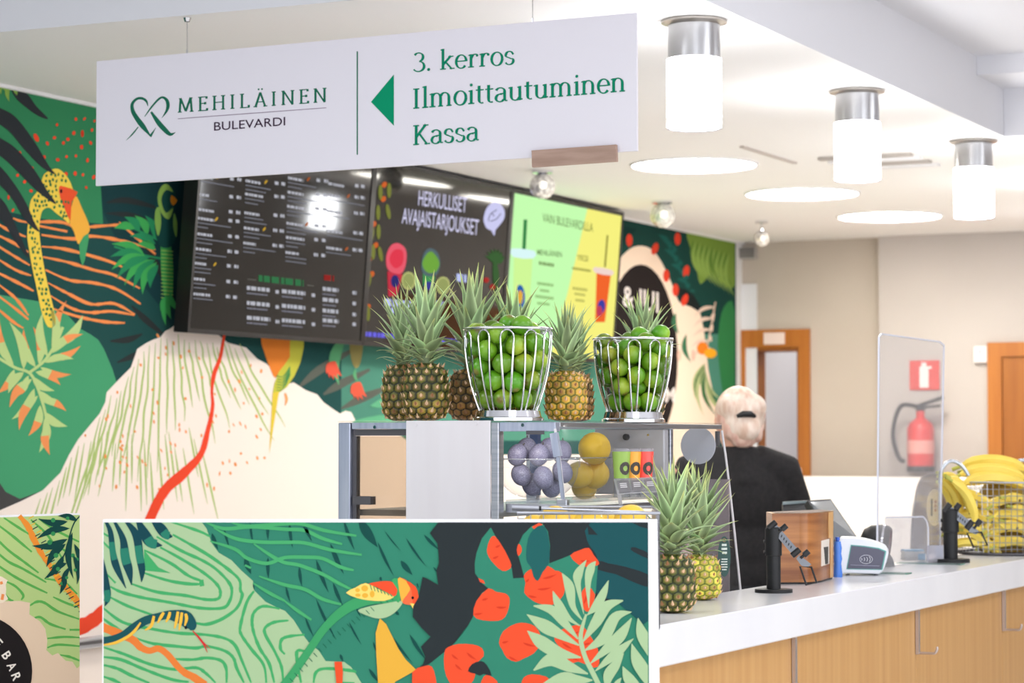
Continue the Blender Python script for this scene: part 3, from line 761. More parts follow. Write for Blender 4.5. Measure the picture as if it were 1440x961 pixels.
# cream hill
pr.k = K0; pr.mi = 0
pr.tf = None
hill = [(-400, 1100), (-400, 760), (-60, 745), (0, 718), (30, 705), (60, 690), (85, 665), (97, 640), (110, 618), (125, 600), (140, 582), (148, 566), (150, 552), (168, 533), (184, 517), (190, 500), (193, 491), (205, 483), (215, 478), (226, 474), (232, 466), (240, 462), (250, 454), (262, 452), (300, 465), (320, 482), (346, 489), (362, 505), (375, 512), (383, 520), (395, 543), (413, 538), (430, 549), (446, 555), (455, 566), (466, 574), (478, 582), (486, 578), (494, 580), (500, 592), (540, 596), (600, 640), (1033, 640), (1033, 1100)]
pr.poly(hill, CR)
pr.poly([(255, 452), (300, 465), (320, 482), (346, 489), (362, 505), (375, 512), (375, 470), (262, 440)], (46, 60, 58), lay=False) if False else None
HR = [(40, 700), (60, 690), (85, 665), (97, 640), (110, 618), (125, 600), (140, 582), (150, 556), (168, 533), (184, 517), (193, 492), (215, 479), (235, 466), (250, 456), (345, 478)]
def ridge(x):
    for (xa, ya), (xb, yb2) in zip(HR, HR[1:]):
        if xa <= x <= xb: return ya + (yb2-ya)*(x-xa)/(xb-xa)
    return 480
for i in range(26):                                # light green hill lines fanning from the ridge
    x0 = 140 + i*7.9; y0 = ridge(x0) + random.uniform(4, 22)
    ln = random.uniform(110, 200) if x0 < 235 else random.uniform(90, 170) - (x0-235)*0.35
    lean = -0.30 + 0.9*((x0-140)/205.0)**1.4
    pts = [(x0 + lean*ln*(k/6.0)**1.2 + random.uniform(-1.5, 1.5), y0 + ln*k/6.0) for k in range(7)]
    pr.stroke(pts, [0.8, 2.2, 2.8, 3.0, 2.8, 2.2, 0.6], LGN, 4, lay=False)
for i in range(27):
    x0 = 58 + i*8.6 + random.uniform(-2, 2); y0 = max(ridge(x0) + 10, 610 + random.uniform(-10, 30)); ln = random.uniform(55, 110)
    lean = -0.32 + 0.55*(i/26.0)
    pts = [(x0 + lean*ln*(k/4.0), y0 + ln*k/4.0) for k in range(5)]
    pr.stroke(pts, [0.8, 2.2, 2.8, 2.2, 0.6], LGN, 4, lay=False)
pr.lay(True)
for i in range(110):
    x = random.uniform(120, 375); y = random.uniform(470, 690)
    if y < 700 - (x-60)*1.5 or (x > 260 and y < 480 + (x-260)*0.35): continue
    pr.ell(x, y, random.uniform(0.9, 2.0), random.uniform(1.8, 3.6), (240, 152, 84), random.uniform(-30, 10), n=8)
pr.lay(True)
pr.stroke([(318,460),(315,473),(310,502),(301,527),(298,550),(299,573),(292,607),(282,640),(257,667),(232,690),(212,728),(190,790),(160,845),(132,872),(105,884),(60,890)], [4,4,5,6,4,5,7,9,14,14,14,16,18,20,22,20], RD, 6, wob=0.15)
pr.build('painted_hill', mural)
# hanging bird tail and flowers, crop (360,460) scale 3.43
pr.use(360, 460, 3.43)
pr.poly([(20,20),(150,20),(165,150),(112,215),(82,235)], (230, 132, 52), 3)
pr.poly([(110,217),(163,145),(165,40),(230,40),(215,170),(150,290),(80,322)], (196, 194, 72), 2)
for i in range(6): pr.stroke([(100,235+i*14),(130,240+i*12),(165,190+i*8)], 1.3, (76, 140, 80), 3, lay=False)
pr.poly([(80,318),(112,310),(64,612)], (226, 200, 70))
pr.stroke([(140,320),(148,350),(140,380)], [3, 4, 1], (240, 170, 110), 3)
pr.build('painted_bird_tail', mural)
pr.leaf((430,40),(400,280),18, (96,170,120)); pr.leaf((480,200),(495,270),5,(96,170,120)); pr.poly([(455,60),(515,60),(505,170),(480,200),(458,150)], (150,140,86), 2)
for x, y in ((385,205),(505,305)):
    for a in range(-50, 60, 22): pr.leaf((x-4, y-40), (x-4+55*math.sin(math.radians(a)), y-30+80*math.cos(math.radians(a))), 8, (226, 92, 70))
pr.poly([(550,380),(640,330),(700,340),(700,380),(600,390)], (96,170,130), 2); pr.poly([(480,450),(600,425),(660,440),(660,470),(480,470)], (96,170,130), 2)
pr.build('painted_flowers', mural)
# right end of the mural
pr.k = K0; pr.mi = 0
pr.tf = None
pr.poly([(860, 260), (1034, 290), (1034, 470), (860, 470)], (26, 66, 60))
pr.poly([(862, 480), (868, 380), (880, 355), (897, 346), (915, 350), (930, 368), (945, 400), (955, 425), (968, 428), (985, 442), (996, 520), (1004, 640), (862, 640)], (246, 222, 200), 3)
pr.poly([(862, 330), (875, 318), (895, 322), (880, 345)], (20, 56, 52))
pr.ell(901, 505, 52, 133, (38, 32, 32), lay=True, n=40)
text_px(pr, '& JUI', (876, 430), (926, 440), 30, (236, 226, 222), bold=0.012)
text_px(pr, 'SM', (926, 566), (949, 566), 22, (236, 226, 222), bold=0.012)
pr.poly([(1018, 432), (1034, 440), (1034, 620), (1022, 585), (1012, 520), (1010, 470)], (52, 128, 74), 3)
pr.poly([(965, 322), (1000, 335), (1034, 342), (1034, 400), (1020, 402), (1000, 385), (985, 400), (978, 370)], (122, 152, 66), 3)
for i in range(16): pr.leaf((975+i*3.4, 338+i*1.2), (985+i*3.2, 378+i*1.8 + 12*(i % 2)), 6, (142, 172, 84) if i % 2 else (96, 132, 56))
for i in range(12): pr.leaf((940+i*3, 345+i*6), (925+i*3+8*(i % 3), 330+i*7), 8, (30, 92, 84))
pr.poly([(955, 405), (975, 415), (988, 440), (972, 432), (958, 425)], (30, 36, 36), 2)
for x, y, a in ((885,338,0),(921,350,20),(953,336,0),(965,382,10),(950,408,0),(963,422,20),(937,388,0)): pr.ell(x, y, 4.5, 9, (222, 66, 44), a)
pr.lay(True)
pr.stroke([(1006,425),(1000,460),(992,500)], 2, (226, 196, 178), 4)
for i in range(9): pr.leaf((1006-i*1.4, 432+i*8), (990-i*0.6+ (28 if i % 2 else 0)-14, 446+i*7), 6, (232, 204, 186))
for i in range(9): pr.leaf((992, 510+i*2), (978+i*6, 562+ (i % 3)*12), 6, (60, 104, 64) if i % 2 else (178, 186, 132))
pr.ell(988, 490, 8, 9, (240, 130, 40), lay=True); pr.ell(999, 497, 9, 7, (246, 172, 40)); pr.ell(955, 500, 3, 8, (240, 190, 170)); pr.ell(975, 500, 3, 8, (240, 190, 170))
pr.leaf((965, 470), (972, 510), 8, (60,110,80)); pr.leaf((950, 440), (955, 470), 8, (60,110,80))
pr.build('painted_juice_emblem', mural)
# steel rail under the mural and white wall below
rl = thing('wall_rail', 'thin steel rail on the wall below the mural, between the two panels', 'rail', MST @ Vector((wall_pt(130, 900).dot(E1), TW-0.02, 0.70)))
m = MB(MST); m.box((3.0, TW-0.05, 0.695), (9.5, TW-0.001, 0.733), STEEL, 0.004); m.build('profile', rl)
m = MB(MST); m.box((3.02, TW-0.055, 0.71), (9.48, TW-0.0505, 0.722), DARKM); m.build('groove', rl)

# ------------------------------------------------------------------ menu screens
off0, off1, ZT = 0.12, 0.185, 2.685
pb = wall_pt(262, 468, off0); ZB = pb.z
TB = TW - off0; TT = TW - off1
up = (MST @ Vector((0, TT-TB, ZT-ZB))); UPL = up.length; up.normalize()
nS = up.cross(E1); nS = nS if nS.dot(CAMP-pb) > 0 else -nS; nS.normalize()
def scr_s(px, py): return hit(px, py, pb, nS).dot(E1)
sA = pb.dot(E1); wS = scr_s(509.5, 481) - sA
SCRB = mat('screen_black', (14, 14, 13), 0.06, 0, 0.5, emit=(36, 33, 28), es=0.2)
BEZ = mat('bezel_black', (22, 21, 21), 0.35)
def vpline(x, y, l):                                # a point l pixels further along the wall direction
    sl = (621-y)/(2350-x); return (x+l, y+l*sl)
labs = ('left wall screen with a dark price list of small white lines', 'middle wall screen with two smoothie cups and large white headline', 'right wall screen with light green and yellow drink advert')
scr = []
for i in range(3):
    o0 = pb + E1*(wS*i)
    sc = thing('menu_screen', labs[i], 'screen', o0 + E1*(wS/2), 0, 'menu screens on the mural wall')
    M = frame(o0, E1, up, nS)
    m = MB(M); m.box((0.002, 0, -0.06), (wS-0.002, UPL, -0.004), BEZ); m.build('casing', sc)
    m = MB(M); b = 0.018
    for lo, hi in (((0.002,0,-0.0038),(b,UPL,0.004)), ((wS-b,0,-0.0038),(wS-0.002,UPL,0.004)), ((b,0,-0.0038),(wS-b,b,0.004)), ((b,UPL-b,-0.0038),(wS-b,UPL,0.004))): m.box(lo, hi, BEZ)
    m.build('bezel', sc)
    m = MB(M); m.box((b, b, -0.0039), (wS-b, UPL-b, -0.0005), SCRB); m.build('display', sc)
    m = MB(MST); q = ST(o0 + E1*wS/2 + up*0.4); m.box((q[0]-0.2, q[1]+0.055, q[2]-0.12), (q[0]+0.2, TW-0.02, q[2]+0.12), BEZ); m.build('wall_mount', sc)
    scr.append(sc)
def sprint(i): 
    p = Print(pb, nS, 8, 0.00005); p.emit = 1.0; return p
# left screen: price list
pr = sprint(0); pr.emit = 0.5; WT = (214, 216, 226); random.seed(5)
S = 3.768
def tline(x, y, l, h, c, gap=0.25):                 # a line of print too small to read
    x = 250 + x/S; y = 235 + y/S; l /= S; h /= S; e = 0
    while e < l:
        w = random.uniform(0.5, 1.4)*h*1.3; w = min(w, l-e)
        a = vpline(x+e, y + (621-y)/(2350-x)*0, 0); sl = (621-y)/(2350-x)
        y0 = y + sl*e; pr.raw([[(x+e, y0), (x+e+w*0.8, y0+sl*w*0.8), (x+e+w*0.8, y0+sl*w*0.8-h), (x+e, y0-h)]], c)
        e += w
cols = [(105, 350, [(40, 2), (135, 2), (215, 1), (262, 3), (345, 3), (425, 3), (502, 3), (585, 3), (665, 2)], 172, 210), (360, 560, [(65, 3), (135, 3), (235, 3), (315, 3), (395, 3)], 155, 190),
        (585, 780, [(50, 3), (125, 3), (200, 3), (290, 3), (365, 3), (445, 3)], 150, 190), (800, 960, [(80, 1), (140, 2), (225, 2), (330, 2), (420, 2)], 140, 172)]
for x0, x1, rows, pxo, p2 in cols:
    for k, (y, n) in enumerate(rows):
        x = x0 - (y-40)*0.035
        tline(x, y+14, random.uniform(60, 100), 14, WT)
        tline(x+pxo, y+12+ pxo*0.1, 24, 17, WT); tline(x+p2, y+12+p2*0.1, 24, 17, WT)
        for j in range(n-1): tline(x, y+34+j*22, random.uniform(90, 200) if j == 0 else random.uniform(60, 120), 6, (150, 152, 164))
        if (k*7+int(x0)) % 3 == 0: pr.ell(250+(x+108)/S, 235+(y+14)/S, 1.5, 3.4, (226, 182, 60) if x0 < 500 else (206, 110, 52), 35, n=8)
pr.lay(True)
tline(428, 606, 240, 34, (60, 134, 84)); tline(370, 596, 46, 3, (150,150,140)); tline(685, 628, 36, 3, (150,150,140)); tline(775, 600, 55, 30, (170, 44, 40))
for x, rows in ((366, (650, 730, 808)), (552, (668, 745, 822)), (768, (655, 712, 770, 822))):
    for y in rows:
        tline(x, y, 125 if x < 700 else 85, 20, WT); tline(x, y+22, 110 if x < 700 else 70, 8, (150,150,165)); tline(x+(158 if x != 366 else 152), y+20, 22, 18, WT)
pr.build('price_list', scr[0])
# middle screen
pr = sprint(1); pr.emit = 0.72; HW = (216, 214, 244)
text_px(pr, 'HERKULLISET', (588, 288.5), (656, 299), 22, HW, bold=0.004, lean=0.06)
text_px(pr, 'AVAJAISTARJOUKSET', (565, 314), (672.5, 331), 23, HW, bold=0.004, lean=0.06)
pr.use(500, 230, 3.694)
pr.poly([(665,290),(680,235),(710,205),(745,206),(772,240),(772,285),(745,325),(728,345),(720,376),(706,350),(680,335)], (206, 206, 244), 4)
for st in ([(690,300),(700,265),(735,240)], [(700,300),(730,290),(755,260)], [(705,255),(720,275)]): pr.stroke(st, 1.2, (96,92,110), 3, lay=False)
pr.lay(True); pr.build('headline', scr[1])
pr.poly([(165,560),(245,575),(215,690),(170,690)], (196, 52, 70), 0); pr.poly([(160,480),(185,425),(225,415),(262,450),(262,520),(240,570),(200,570),(165,545)], (232, 92, 110), 4); pr.poly([(175,500),(200,450),(245,455),(245,520),(205,545)], (226, 58, 78), 3); pr.ell(205, 612, 6, 9, (44, 44, 110), lay=True)
pr.build('smoothie_cup', scr[1])
pr.poly([(350,570),(415,590),(400,640),(350,640)], (70, 150, 84), 0); pr.poly([(342,520),(355,465),(385,440),(425,460),(440,520),(420,580),(370,585),(345,560)], (84, 104, 110), 4); pr.poly([(346,520),(370,470),(400,460),(436,515),(415,565),(370,565)], (112, 168, 62), 3); pr.ell(380, 635, 7, 6, (60, 60, 140))
pr.ell(275, 610, 10, 13, (186, 190, 120), lay=True); pr.ell(275, 610, 8, 10.5, (150, 160, 96), lay=True); pr.ell(455, 635, 10, 13, (186, 190, 120)); pr.ell(455, 635, 8, 10.5, (150, 160, 96), lay=True)
pr.build('smoothie_cup', scr[1])
S = 3.694
def tl2(x, y, l, h, c):
    global S
    xx, yy = 500 + x/S, 230 + y/S; sl = (621-yy)/(2350-xx); l /= S; h /= S; e = 0
    while e < l:
        w = min(random.uniform(.6, 1.2)*h, l-e); y0 = yy+sl*e
        pr.raw([[(xx+e, y0), (xx+e+w*.8, y0+sl*w*.8), (xx+e+w*.8, y0+sl*w*.8-h), (xx+e, y0-h)]], c); e += w
    pr.build('caption', scr[1])
tl2(150, 740, 150, 38, (190, 200, 246)); tl2(185, 778, 75, 30, (190, 200, 246)); tl2(525, 612, 54, 40, (190, 200, 246)); tl2(48, 898, 170, 24, (110, 104, 226)); tl2(420, 930, 120, 24, (110, 104, 226)); tl2(400, 745, 60, 34, (190, 200, 246))
for x, y in ((150,110),(145,185),(95,315),(105,425),(70,500),(85,575),(65,745)): pr.ell(x, y, 3.5, 4.5, (206, 98, 44), 30)
pr.lay(True)
for x, y, a in ((118,255,0),(170,250,-10),(85,370,10),(120,355,0),(92,460,0),(130,470,-10),(70,610,10),(65,780,0),(130,150,0),(175,140,0)): pr.ell(x, y, 3, 11, (122, 128, 58), a)
pr.lay(True)
for a in range(-60, 70, 20): pr.leaf((722, 520), (722+60*math.sin(math.radians(a)), 520-80*math.cos(math.radians(a))), 6, (58, 96, 52))
pr.stroke([(722,500),(730,580),(728,660)], [4, 9, 3], (58, 96, 52), 4); pr.ell(680, 606, 4, 4, (170, 44, 40)); pr.ell(712, 642, 4, 4, (170, 44, 40))
pr.build('fruit_garland', scr[1])
# right screen
pr = sprint(2); pr.emit = 0.74
s2 = sA + wS*2; b = 0.022
def scp(u, v): return pb + E1*(wS*2 + b + u*(wS-2*b)) + up*(b + v*(UPL-2*b))
pr.lay(True)
pr.mb.add([scp(0,0)+nS*.0003, scp(0.42,0)+nS*.0003, scp(.53,.42)+nS*.0003, scp(0.66,1)+nS*.0003, scp(0,1)+nS*.0003], [(0,1,2,3,4)], pr.m((196, 252, 176)))
pr.mb.add([scp(0.42,0)+nS*.0003, scp(1,0)+nS*.0003, scp(1,1)+nS*.0003, scp(0.66,1)+nS*.0003, scp(.53,.42)+nS*.0003], [(0,1,2,3,4)], pr.m((246, 240, 126)))
pr.build('backdrop', scr[2])
text_px(pr, 'VAIN BULEVARDILLA', (763, 312), (834, 326.5), 13, (84, 104, 44), bold=0.0); pr.build('headline', scr[2])
pr.use(690, 250, 4.575)
def gl(t, x0, y0, x1, y1, cap, c):
    text_px(pr, t, pr.px((x0, y0)), pr.px((x1, y1)), cap/4.575, c, bold=0.01); pr.build('caption', scr[2])
gl('MEHILÄINEN', 300, 495, 458, 512, 36, (92, 120, 66)); gl('YKSI', 556, 530, 626, 540, 38, (124, 124, 52))
S = 4.575
for x, y, l, h, c in ((310,560,100,22,(120,150,90)),(525,590,120,16,(150,150,70)),(300,688,105,18,(140,180,110)),(318,732,60,16,(140,180,110)),(288,772,118,18,(140,180,110)),(300,815,80,16,(140,180,110)),(528,720,95,18,(180,178,90)),(540,755,70,16,(180,178,90)),(545,795,60,16,(180,178,90))):
    xx, yy = 690+x/S, 250+y/S; e = 0; sl = (621-yy)/(2350-xx); l /= S; h /= S
    while e < l:
        w = min(random.uniform(.5, 1.0)*h, l-e); y0 = yy+sl*e
        pr.raw([[(xx+e, y0), (xx+e+w*.8, y0+sl*w*.8), (xx+e+w*.8, y0+sl*w*.8-h), (xx+e, y0-h)]], c); e += w
    o = pr.build('caption', scr[2])
pr.poly([(150,500),(270,510),(245,900),(140,900)], (206, 246, 150), 0); pr.poly([(135,455),(280,470),(275,520),(145,510)], (216, 246, 246), 2); pr.stroke([(224,270),(214,460)], 5, (52, 130, 70), 0); pr.ell(192, 765, 6.5, 17, (36, 96, 170), -3, lay=True); pr.ell(190, 770, 4, 10, (230, 170, 60), lay=True)
pr.build('drink_picture', scr[2])
pr.poly([(682,590),(775,610),(735,930),(672,930)], (240, 100, 40), 0); pr.poly([(668,575),(782,595),(780,630),(672,612)], (240, 214, 206), 2); pr.stroke([(752,370),(735,575)], 2.4, (128, 124, 50), 0); pr.ell(712, 830, 5.5, 10, (56, 60, 160), 6, lay=True); pr.ell(700, 860, 4, 8, (190, 60, 90), lay=True)
pr.build('drink_picture', scr[2])

# ------------------------------------------------------------------ printed front panels
D1 = 4.9
pn = thing('printed_panel', 'large panel printed with snake, bird and red spotted fox before the counter', 'panel', P(535, 900, D1).xy.to_3d())
nP = Vector((0, -1, 0)); q0 = Vector((0, D1, 0))
def pp(px, py, off=0): return hit(px, py, q0 + nP*off, nP)
yb = 480.5 + 0
bl = pp(145.5, 961); br = pp(927.5, 961); tlp = pp(144.6, 731); trp = pp(924.3, 731)
dn = (br - trp) * (trp.z / (trp.z - br.z)); br0 = trp + dn
m = MB(); m.prism([tlp, Vector((bl.x, D1, 0.0)), br0, trp], Vector((0, 0.03, 0)), WHITE); m.build('board', pn)
pr = Print(q0, nP, 5, 0.00003, clip=(145.6, 735, 917, 1600))
BG = (52, 126, 102); LT = (164, 190, 146); S1 = (68, 162, 98); DG = (30, 80, 84); DKG = (26, 74, 68); TOR = (222, 122, 56); GOLD = (222, 168, 62); BLK = (44, 50, 52); REDP = (228, 80, 48)
edge = lambda y: 911.3 + (y-735)*0.0146
pr.poly([(145.6, 735), (edge(735), 735), (edge(1100), 1600), (145.6, 1600)], BG)
pr.clip = (145.6, 735, 911.3, 1600)
pr.use(140, 720, 3.988)
pr.poly([(0,40),(560,40),(600,95),(628,175),(668,230),(740,272),(795,330),(860,388),(866,440),(930,505),(1000,540),(1040,556),(1090,610),(1140,690),(1170,730),(1230,780),(1268,838),(1370,842),(1410,870),(1440,915),(1480,980),(1480,1200),(0,1200)], LT)
cont = [[(400,56),(560,110),(620,140)], [(410,128),(520,190),(620,250),(730,330),(785,385),(790,440),(800,470),(770,540),(690,600),(600,632),(530,622)], [(320,140),(460,220),(570,270),(650,320),(720,390),(742,440),(730,500),(690,540),(560,540),(400,510),(230,480),(120,450),(60,420)],
        [(340,200),(450,260),(580,340),(660,410),(678,460),(660,490),(590,492),(480,470),(320,450),(180,405)], [(250,215),(400,290),(500,360),(580,390)], [(240,340),(380,385),(500,405),(585,405)], [(20,120),(70,150)], [(20,170),(60,210)], [(20,330),(90,400)], [(60,480),(160,530),(300,580)], [(20,540),(130,620),(280,655),(430,680),(590,690),(700,710),(760,750),(800,840),(850,960)], [(20,600),(90,650),(150,690)],
        [(190,705),(300,740),(430,755),(540,765),(600,755),(700,780),(750,820),(770,880),(810,960)], [(20,760),(140,800),(280,855),(420,885),(540,875),(600,910),(650,960)], [(400,825),(520,830),(600,820),(680,835),(710,880),(712,960)], [(20,815),(120,830),(240,880),(400,940),(500,955)], [(20,860),(100,880),(180,920),(280,962)], [(20,925),(80,945),(120,965)],
        [(866,445),(825,510),(790,640),(795,690),(850,770),(920,860),(935,960)], [(1010,545),(920,530),(870,560),(855,610),(865,680),(900,770),(950,850),(980,960)], [(1060,610),(980,620),(930,650),(930,690),(980,780),(1020,870),(1030,960)], [(1150,690),(1060,700),(1020,720),(1015,770),(1040,800)], [(1170,790),(1110,780),(1110,850),(1130,960)], [(1200,960),(1215,900),(1270,880),(1400,890),(1440,900)], [(1330,958),(1430,962)]]
for st in cont: pr.stroke(st, [2.6]+[4.4]*(len(st)-2)+[2.6], S1, 5, lay=False, wob=0.35)
pr.poly([(250,215),(250,330),(400,345),(330,312)], S1)
pr.stroke([(560,402),(585,398)], 9, S1, 3)
pr.stroke([(0,640),(60,665),(180,715),(230,760),(280,780),(330,768),(380,800),(440,870),(480,905),(530,930),(590,975)], [12,12,11,10,9,9,9,9,10,11,12], TOR, 5, wob=0.1)
pr.build('printed_contours', pn)
# leaf cluster top left
for pts, w in (([(25,40),(60,110),(75,230),(95,310),(148,430)], [3,7,9,10,1]), ([(75,40),(130,150),(145,260),(165,330),(180,412)], [3,9,13,11,1]), ([(145,50),(205,130),(225,250),(238,330),(235,395)], [4,11,11,9,1]), ([(215,50),(250,120),(290,175),(352,190)], [6,14,14,1]), ([(300,50),(340,90),(375,130),(410,140)], [6,14,12,1]), ([(10,260),(35,400),(45,480),(30,530)], [6,10,9,1])):
    pr.stroke(pts, w, (26, 68, 76), 6)
    k = len(pts); mid = pts[k//2]; nx = pts[min(k//2+1, k-1)]
    pr.stroke([((pts[k//2-1][0]+mid[0])/2, (pts[k//2-1][1]+mid[1])/2), mid, ((mid[0]+nx[0])/2, (mid[1]+nx[1])/2)], [w[k//2]*0.9, w[k//2]*1.0, w[k//2]*0.9], (44, 122, 100), 4)
pr.build('printed_leaves', pn)
# dark strokes and light lines of the dark green field
for x0, y0, x1, y1, w in ((630,120,665,215,26),(700,100,728,200,16),(845,60,862,185,14),(945,55,945,160,20),(815,260,850,350,34),(945,258,948,375,22),(862,400,868,440,8),(1065,60,1083,205,20),(1140,50,1190,165,22),(1370,50,1430,215,22),(1295,180,1370,350,30),(1215,270,1285,455,26),(1120,310,1135,420,20),(1045,420,1070,510,16),(1455,40,1560,200,60),(1560,170,1650,360,18),(1600,110,1690,220,8),(1720,150,1830,305,14),(1820,130,1905,215,20),(1690,275,1755,355,34),(1310,400,1365,530,22),(1215,490,1325,715,18),(1400,620,1468,745,12),(1155,595,1200,700,14),(1440,540,1465,590,10),(1640,700,1755,850,16),(1740,690,1830,830,22),(1535,730,1555,790,12),(1350,800,1365,840,18),(1510,880,1570,960,22),(1660,560,1680,580,20),(1575,365,1580,390,16),(1872,310,1900,345,10),(1780,400,1790,430,8)):
    pr.leaf((x0, y0), (x1, y1), w/3.988, DKG, 0.02)
pr.lay(True)
for st in ([(600,62),(700,95),(850,85),(1037,98),(1150,105),(1250,150),(1360,182)], [(640,90),(760,150),(900,170),(1037,172),(1150,175),(1300,215),(1470,242)], [(620,165),(760,210),(830,262),(940,290),(1037,258),(1150,255),(1250,262),(1350,310),(1425,328)], [(740,60),(830,82),(1000,70),(1130,68),(1260,105),(1440,135)],
           [(865,180),(960,245),(1037,285),(1120,300),(1250,350),(1330,395),(1420,440)], [(895,362),(1037,410),(1150,435),(1250,490),(1355,520)], [(815,300),(850,316)], [(1037,500),(1110,555),(1188,607)], [(860,400),(960,460),(1040,500)]):
    pr.stroke(st, [2]+[5]*(len(st)-2)+[3] if len(st) > 2 else [3, 3], (72, 164, 104), 5, lay=False)
pr.lay(True)
pr.build('printed_foliage', pn)
# snake
pr.stroke([(0,725),(60,722),(130,695),(200,645),(260,610),(330,590),(380,580),(430,585),(480,600),(515,640),(520,665)], [11,12,11,12,12,11,12,17,22,16,5], DG, 6)
for st in ([(20,748),(90,735),(160,700),(200,665),(230,622)], [(255,665),(290,640),(305,585)], [(325,625),(345,590),(360,565)], [(372,620),(388,590),(395,562)], [(420,655),(432,610),(440,560)], [(446,665),(455,615),(462,565)], [(478,640),(488,600),(482,572)]): pr.stroke(st, [2, 4.5, 3.5][:len(st)] if len(st) == 3 else [2,4,4,4,2], (232, 182, 66), 4, lay=False)
pr.lay(True); pr.ell(484, 650, 2, 2.4, (20, 24, 30)); pr.lay(True)
pr.stroke([(522,668),(560,710),(585,745),(605,790)], [1.2, 2.8, 2.4, 0.6], (206, 44, 50), 4); pr.stroke([(582,735),(620,768)], [2, 0.5], (206, 44, 50), 0)
pr.build('printed_snake', pn)
# bird, crop (400,720)
pr.use(400, 720, 3.988)
pr.stroke([(-10,985),(40,920),(130,790),(220,660),(310,570),(400,515),(500,490),(600,470),(650,440)], [13,12,11,11,13,15,14,20,14], (62, 152, 96), 5)
for i in range(22):
    t = i/21.0; x = 30 + t*560; y = 935 - 640*t + 190*t*t*0.95
    pr.stroke([(x, y), (x+20, y+22)], 1.0, (36, 100, 78), 0, lay=False)
pr.lay(True)
pr.poly([(412,555),(480,530),(580,512),(662,500),(640,545),(590,585),(530,600),(470,585)], LT, 3)
pr.poly([(345,455),(400,425),(455,400),(520,430),(600,470),(612,480),(560,500),(480,498),(410,485)], (240, 206, 108), 2)
for x, y, rx, ry in ((410,440,3.5,3),(450,430,5,4.5),(412,468,4,2.5),(452,470,4.5,3.5),(492,462,3.5,5)): pr.ell(x, y, rx, ry, (226, 170, 60), n=9)
pr.lay(True)
pr.poly([(470,405),(530,392),(590,390),(630,410),(632,450),(615,475),(560,445),(510,420)], (232, 80, 48), 2)
for i in range(7): pr.stroke([(480+i*19, 408+i*9), (490+i*19, 440+i*6)], 1.4, (56, 146, 96), 0, lay=False)
pr.lay(True)
pr.poly([(600,385),(640,375),(652,440),(648,500),(630,505),(636,440)], (64, 160, 96), 2)
pr.poly([(636,376),(672,378),(700,400),(740,440),(752,480),(738,520),(700,522),(665,512),(652,470)], (238, 106, 66), 3); pr.poly([(636,376),(665,378),(698,405),(704,440),(668,490),(655,500)], (232, 170, 66), 2); pr.poly([(680,385),(735,420),(750,470),(742,518),(720,510),(712,440)], (230, 82, 46), 2)
pr.poly([(705,514),(742,518),(730,560)], (244, 208, 100), 0); pr.ell(719, 483, 1.9, 2.2, (24, 24, 26), lay=True)
pr.poly([(535,598),(512,680),(515,800),(525,960),(530,1000),(600,1000),(620,955),(740,888),(680,830),(640,770),(600,690),(570,630)], GOLD, 0)
pr.poly([(280,842),(322,842),(328,900),(325,965),(330,1000),(295,1000),(285,900)], (226, 80, 44), 0)
pr.build('printed_bird', pn)
# black night, crop (640,720) scale 3.987
pr.poly([(878,40),(816,120),(858,178),(865,240),(866,290),(852,330),(862,410),(800,375),(775,366),(752,480),(722,530),(720,590),(772,655),(820,702),(765,758),(790,815),(778,855),(735,890),(765,882),(800,858),(880,815),(950,740),(1010,660),(1100,560),(1100,500),(2100,500),(2100,40)], BLK)
pr.use(640, 720, 3.987)
pr.poly([(740,160),(760,60),(1100,60),(1100,600),(1000,585),(900,500),(800,470),(780,380),(800,270),(770,210)], (32, 78, 82), 2)
pr.poly([(740,65),(800,130),(748,128)], BLK); pr.poly([(990,60),(1100,60),(1100,100),(1040,85)], BLK)
pr.poly([(805,275),(860,290),(960,310),(1100,360),(1100,425),(1000,395),(900,350),(800,325)], BLK, 2); pr.poly([(985,205),(1010,200),(1100,240),(1100,270),(1000,225)], BLK, 2)
pr.build('printed_night', pn)
pr.poly([(-40,770),(0,735),(60,660),(100,590),(115,520),(150,455),(188,432),(150,400),(112,345),(110,290),(120,230),(150,150),(200,88),(225,135),(265,200),(300,270),(318,320),(325,374),(388,370),(370,300),(352,240),(352,190),(380,130),(430,80),(490,66),(520,110),(532,190),(528,290),(600,262),(660,238),(740,205),(800,300),(790,440),(760,640),(800,860),(840,961),(860,1050),(-200,1050),(-200,900)], BG, 0)
RS = REDP
pr.poly([(178,215),(195,155),(222,136),(262,190),(290,240),(316,300),(300,325),(265,332),(220,295),(190,255)], RS, 2)
pr.poly([(346,215),(356,180),(372,200),(372,225),(355,248)], RS, 2); pr.poly([(430,85),(470,62),(492,72),(445,100)], RS, 0); pr.poly([(130,372),(160,385),(168,405),(140,395)], RS, 0)
pr.poly([(645,245),(700,215),(750,203),(775,240),(805,280),(800,300),(740,310),(690,295)], RS, 2)
pr.poly([(102,580),(120,500),(185,430),(230,450),(280,458),(305,485),(300,540),(280,590),(240,612),(150,608)], RS, 2)
pr.poly([(385,360),(410,330),(440,320),(520,305),(560,330),(600,345),(615,440),(590,490),(540,525),(470,515),(430,495),(388,455),(395,400)], RS, 2)
pr.poly([(246,735),(270,670),(340,628),(400,625),(450,645),(478,690),(480,740),(440,795),(380,825),(340,842),(290,820),(265,775)], RS, 2)
pr.poly([(556,705),(600,660),(680,635),(720,645),(760,700),(800,770),(808,850),(780,875),(690,840),(640,858),(580,830),(560,790),(590,770),(570,740)], RS, 2)
pr.poly([(700,480),(735,415),(785,465),(760,545),(735,560),(705,520)], RS, 2)
pr.poly([(-60,790),(-40,760),(20,742),(100,745),(150,765),(160,810),(120,850),(115,900),(100,950),(40,1000),(-30,960),(-60,880)], RS, 2)
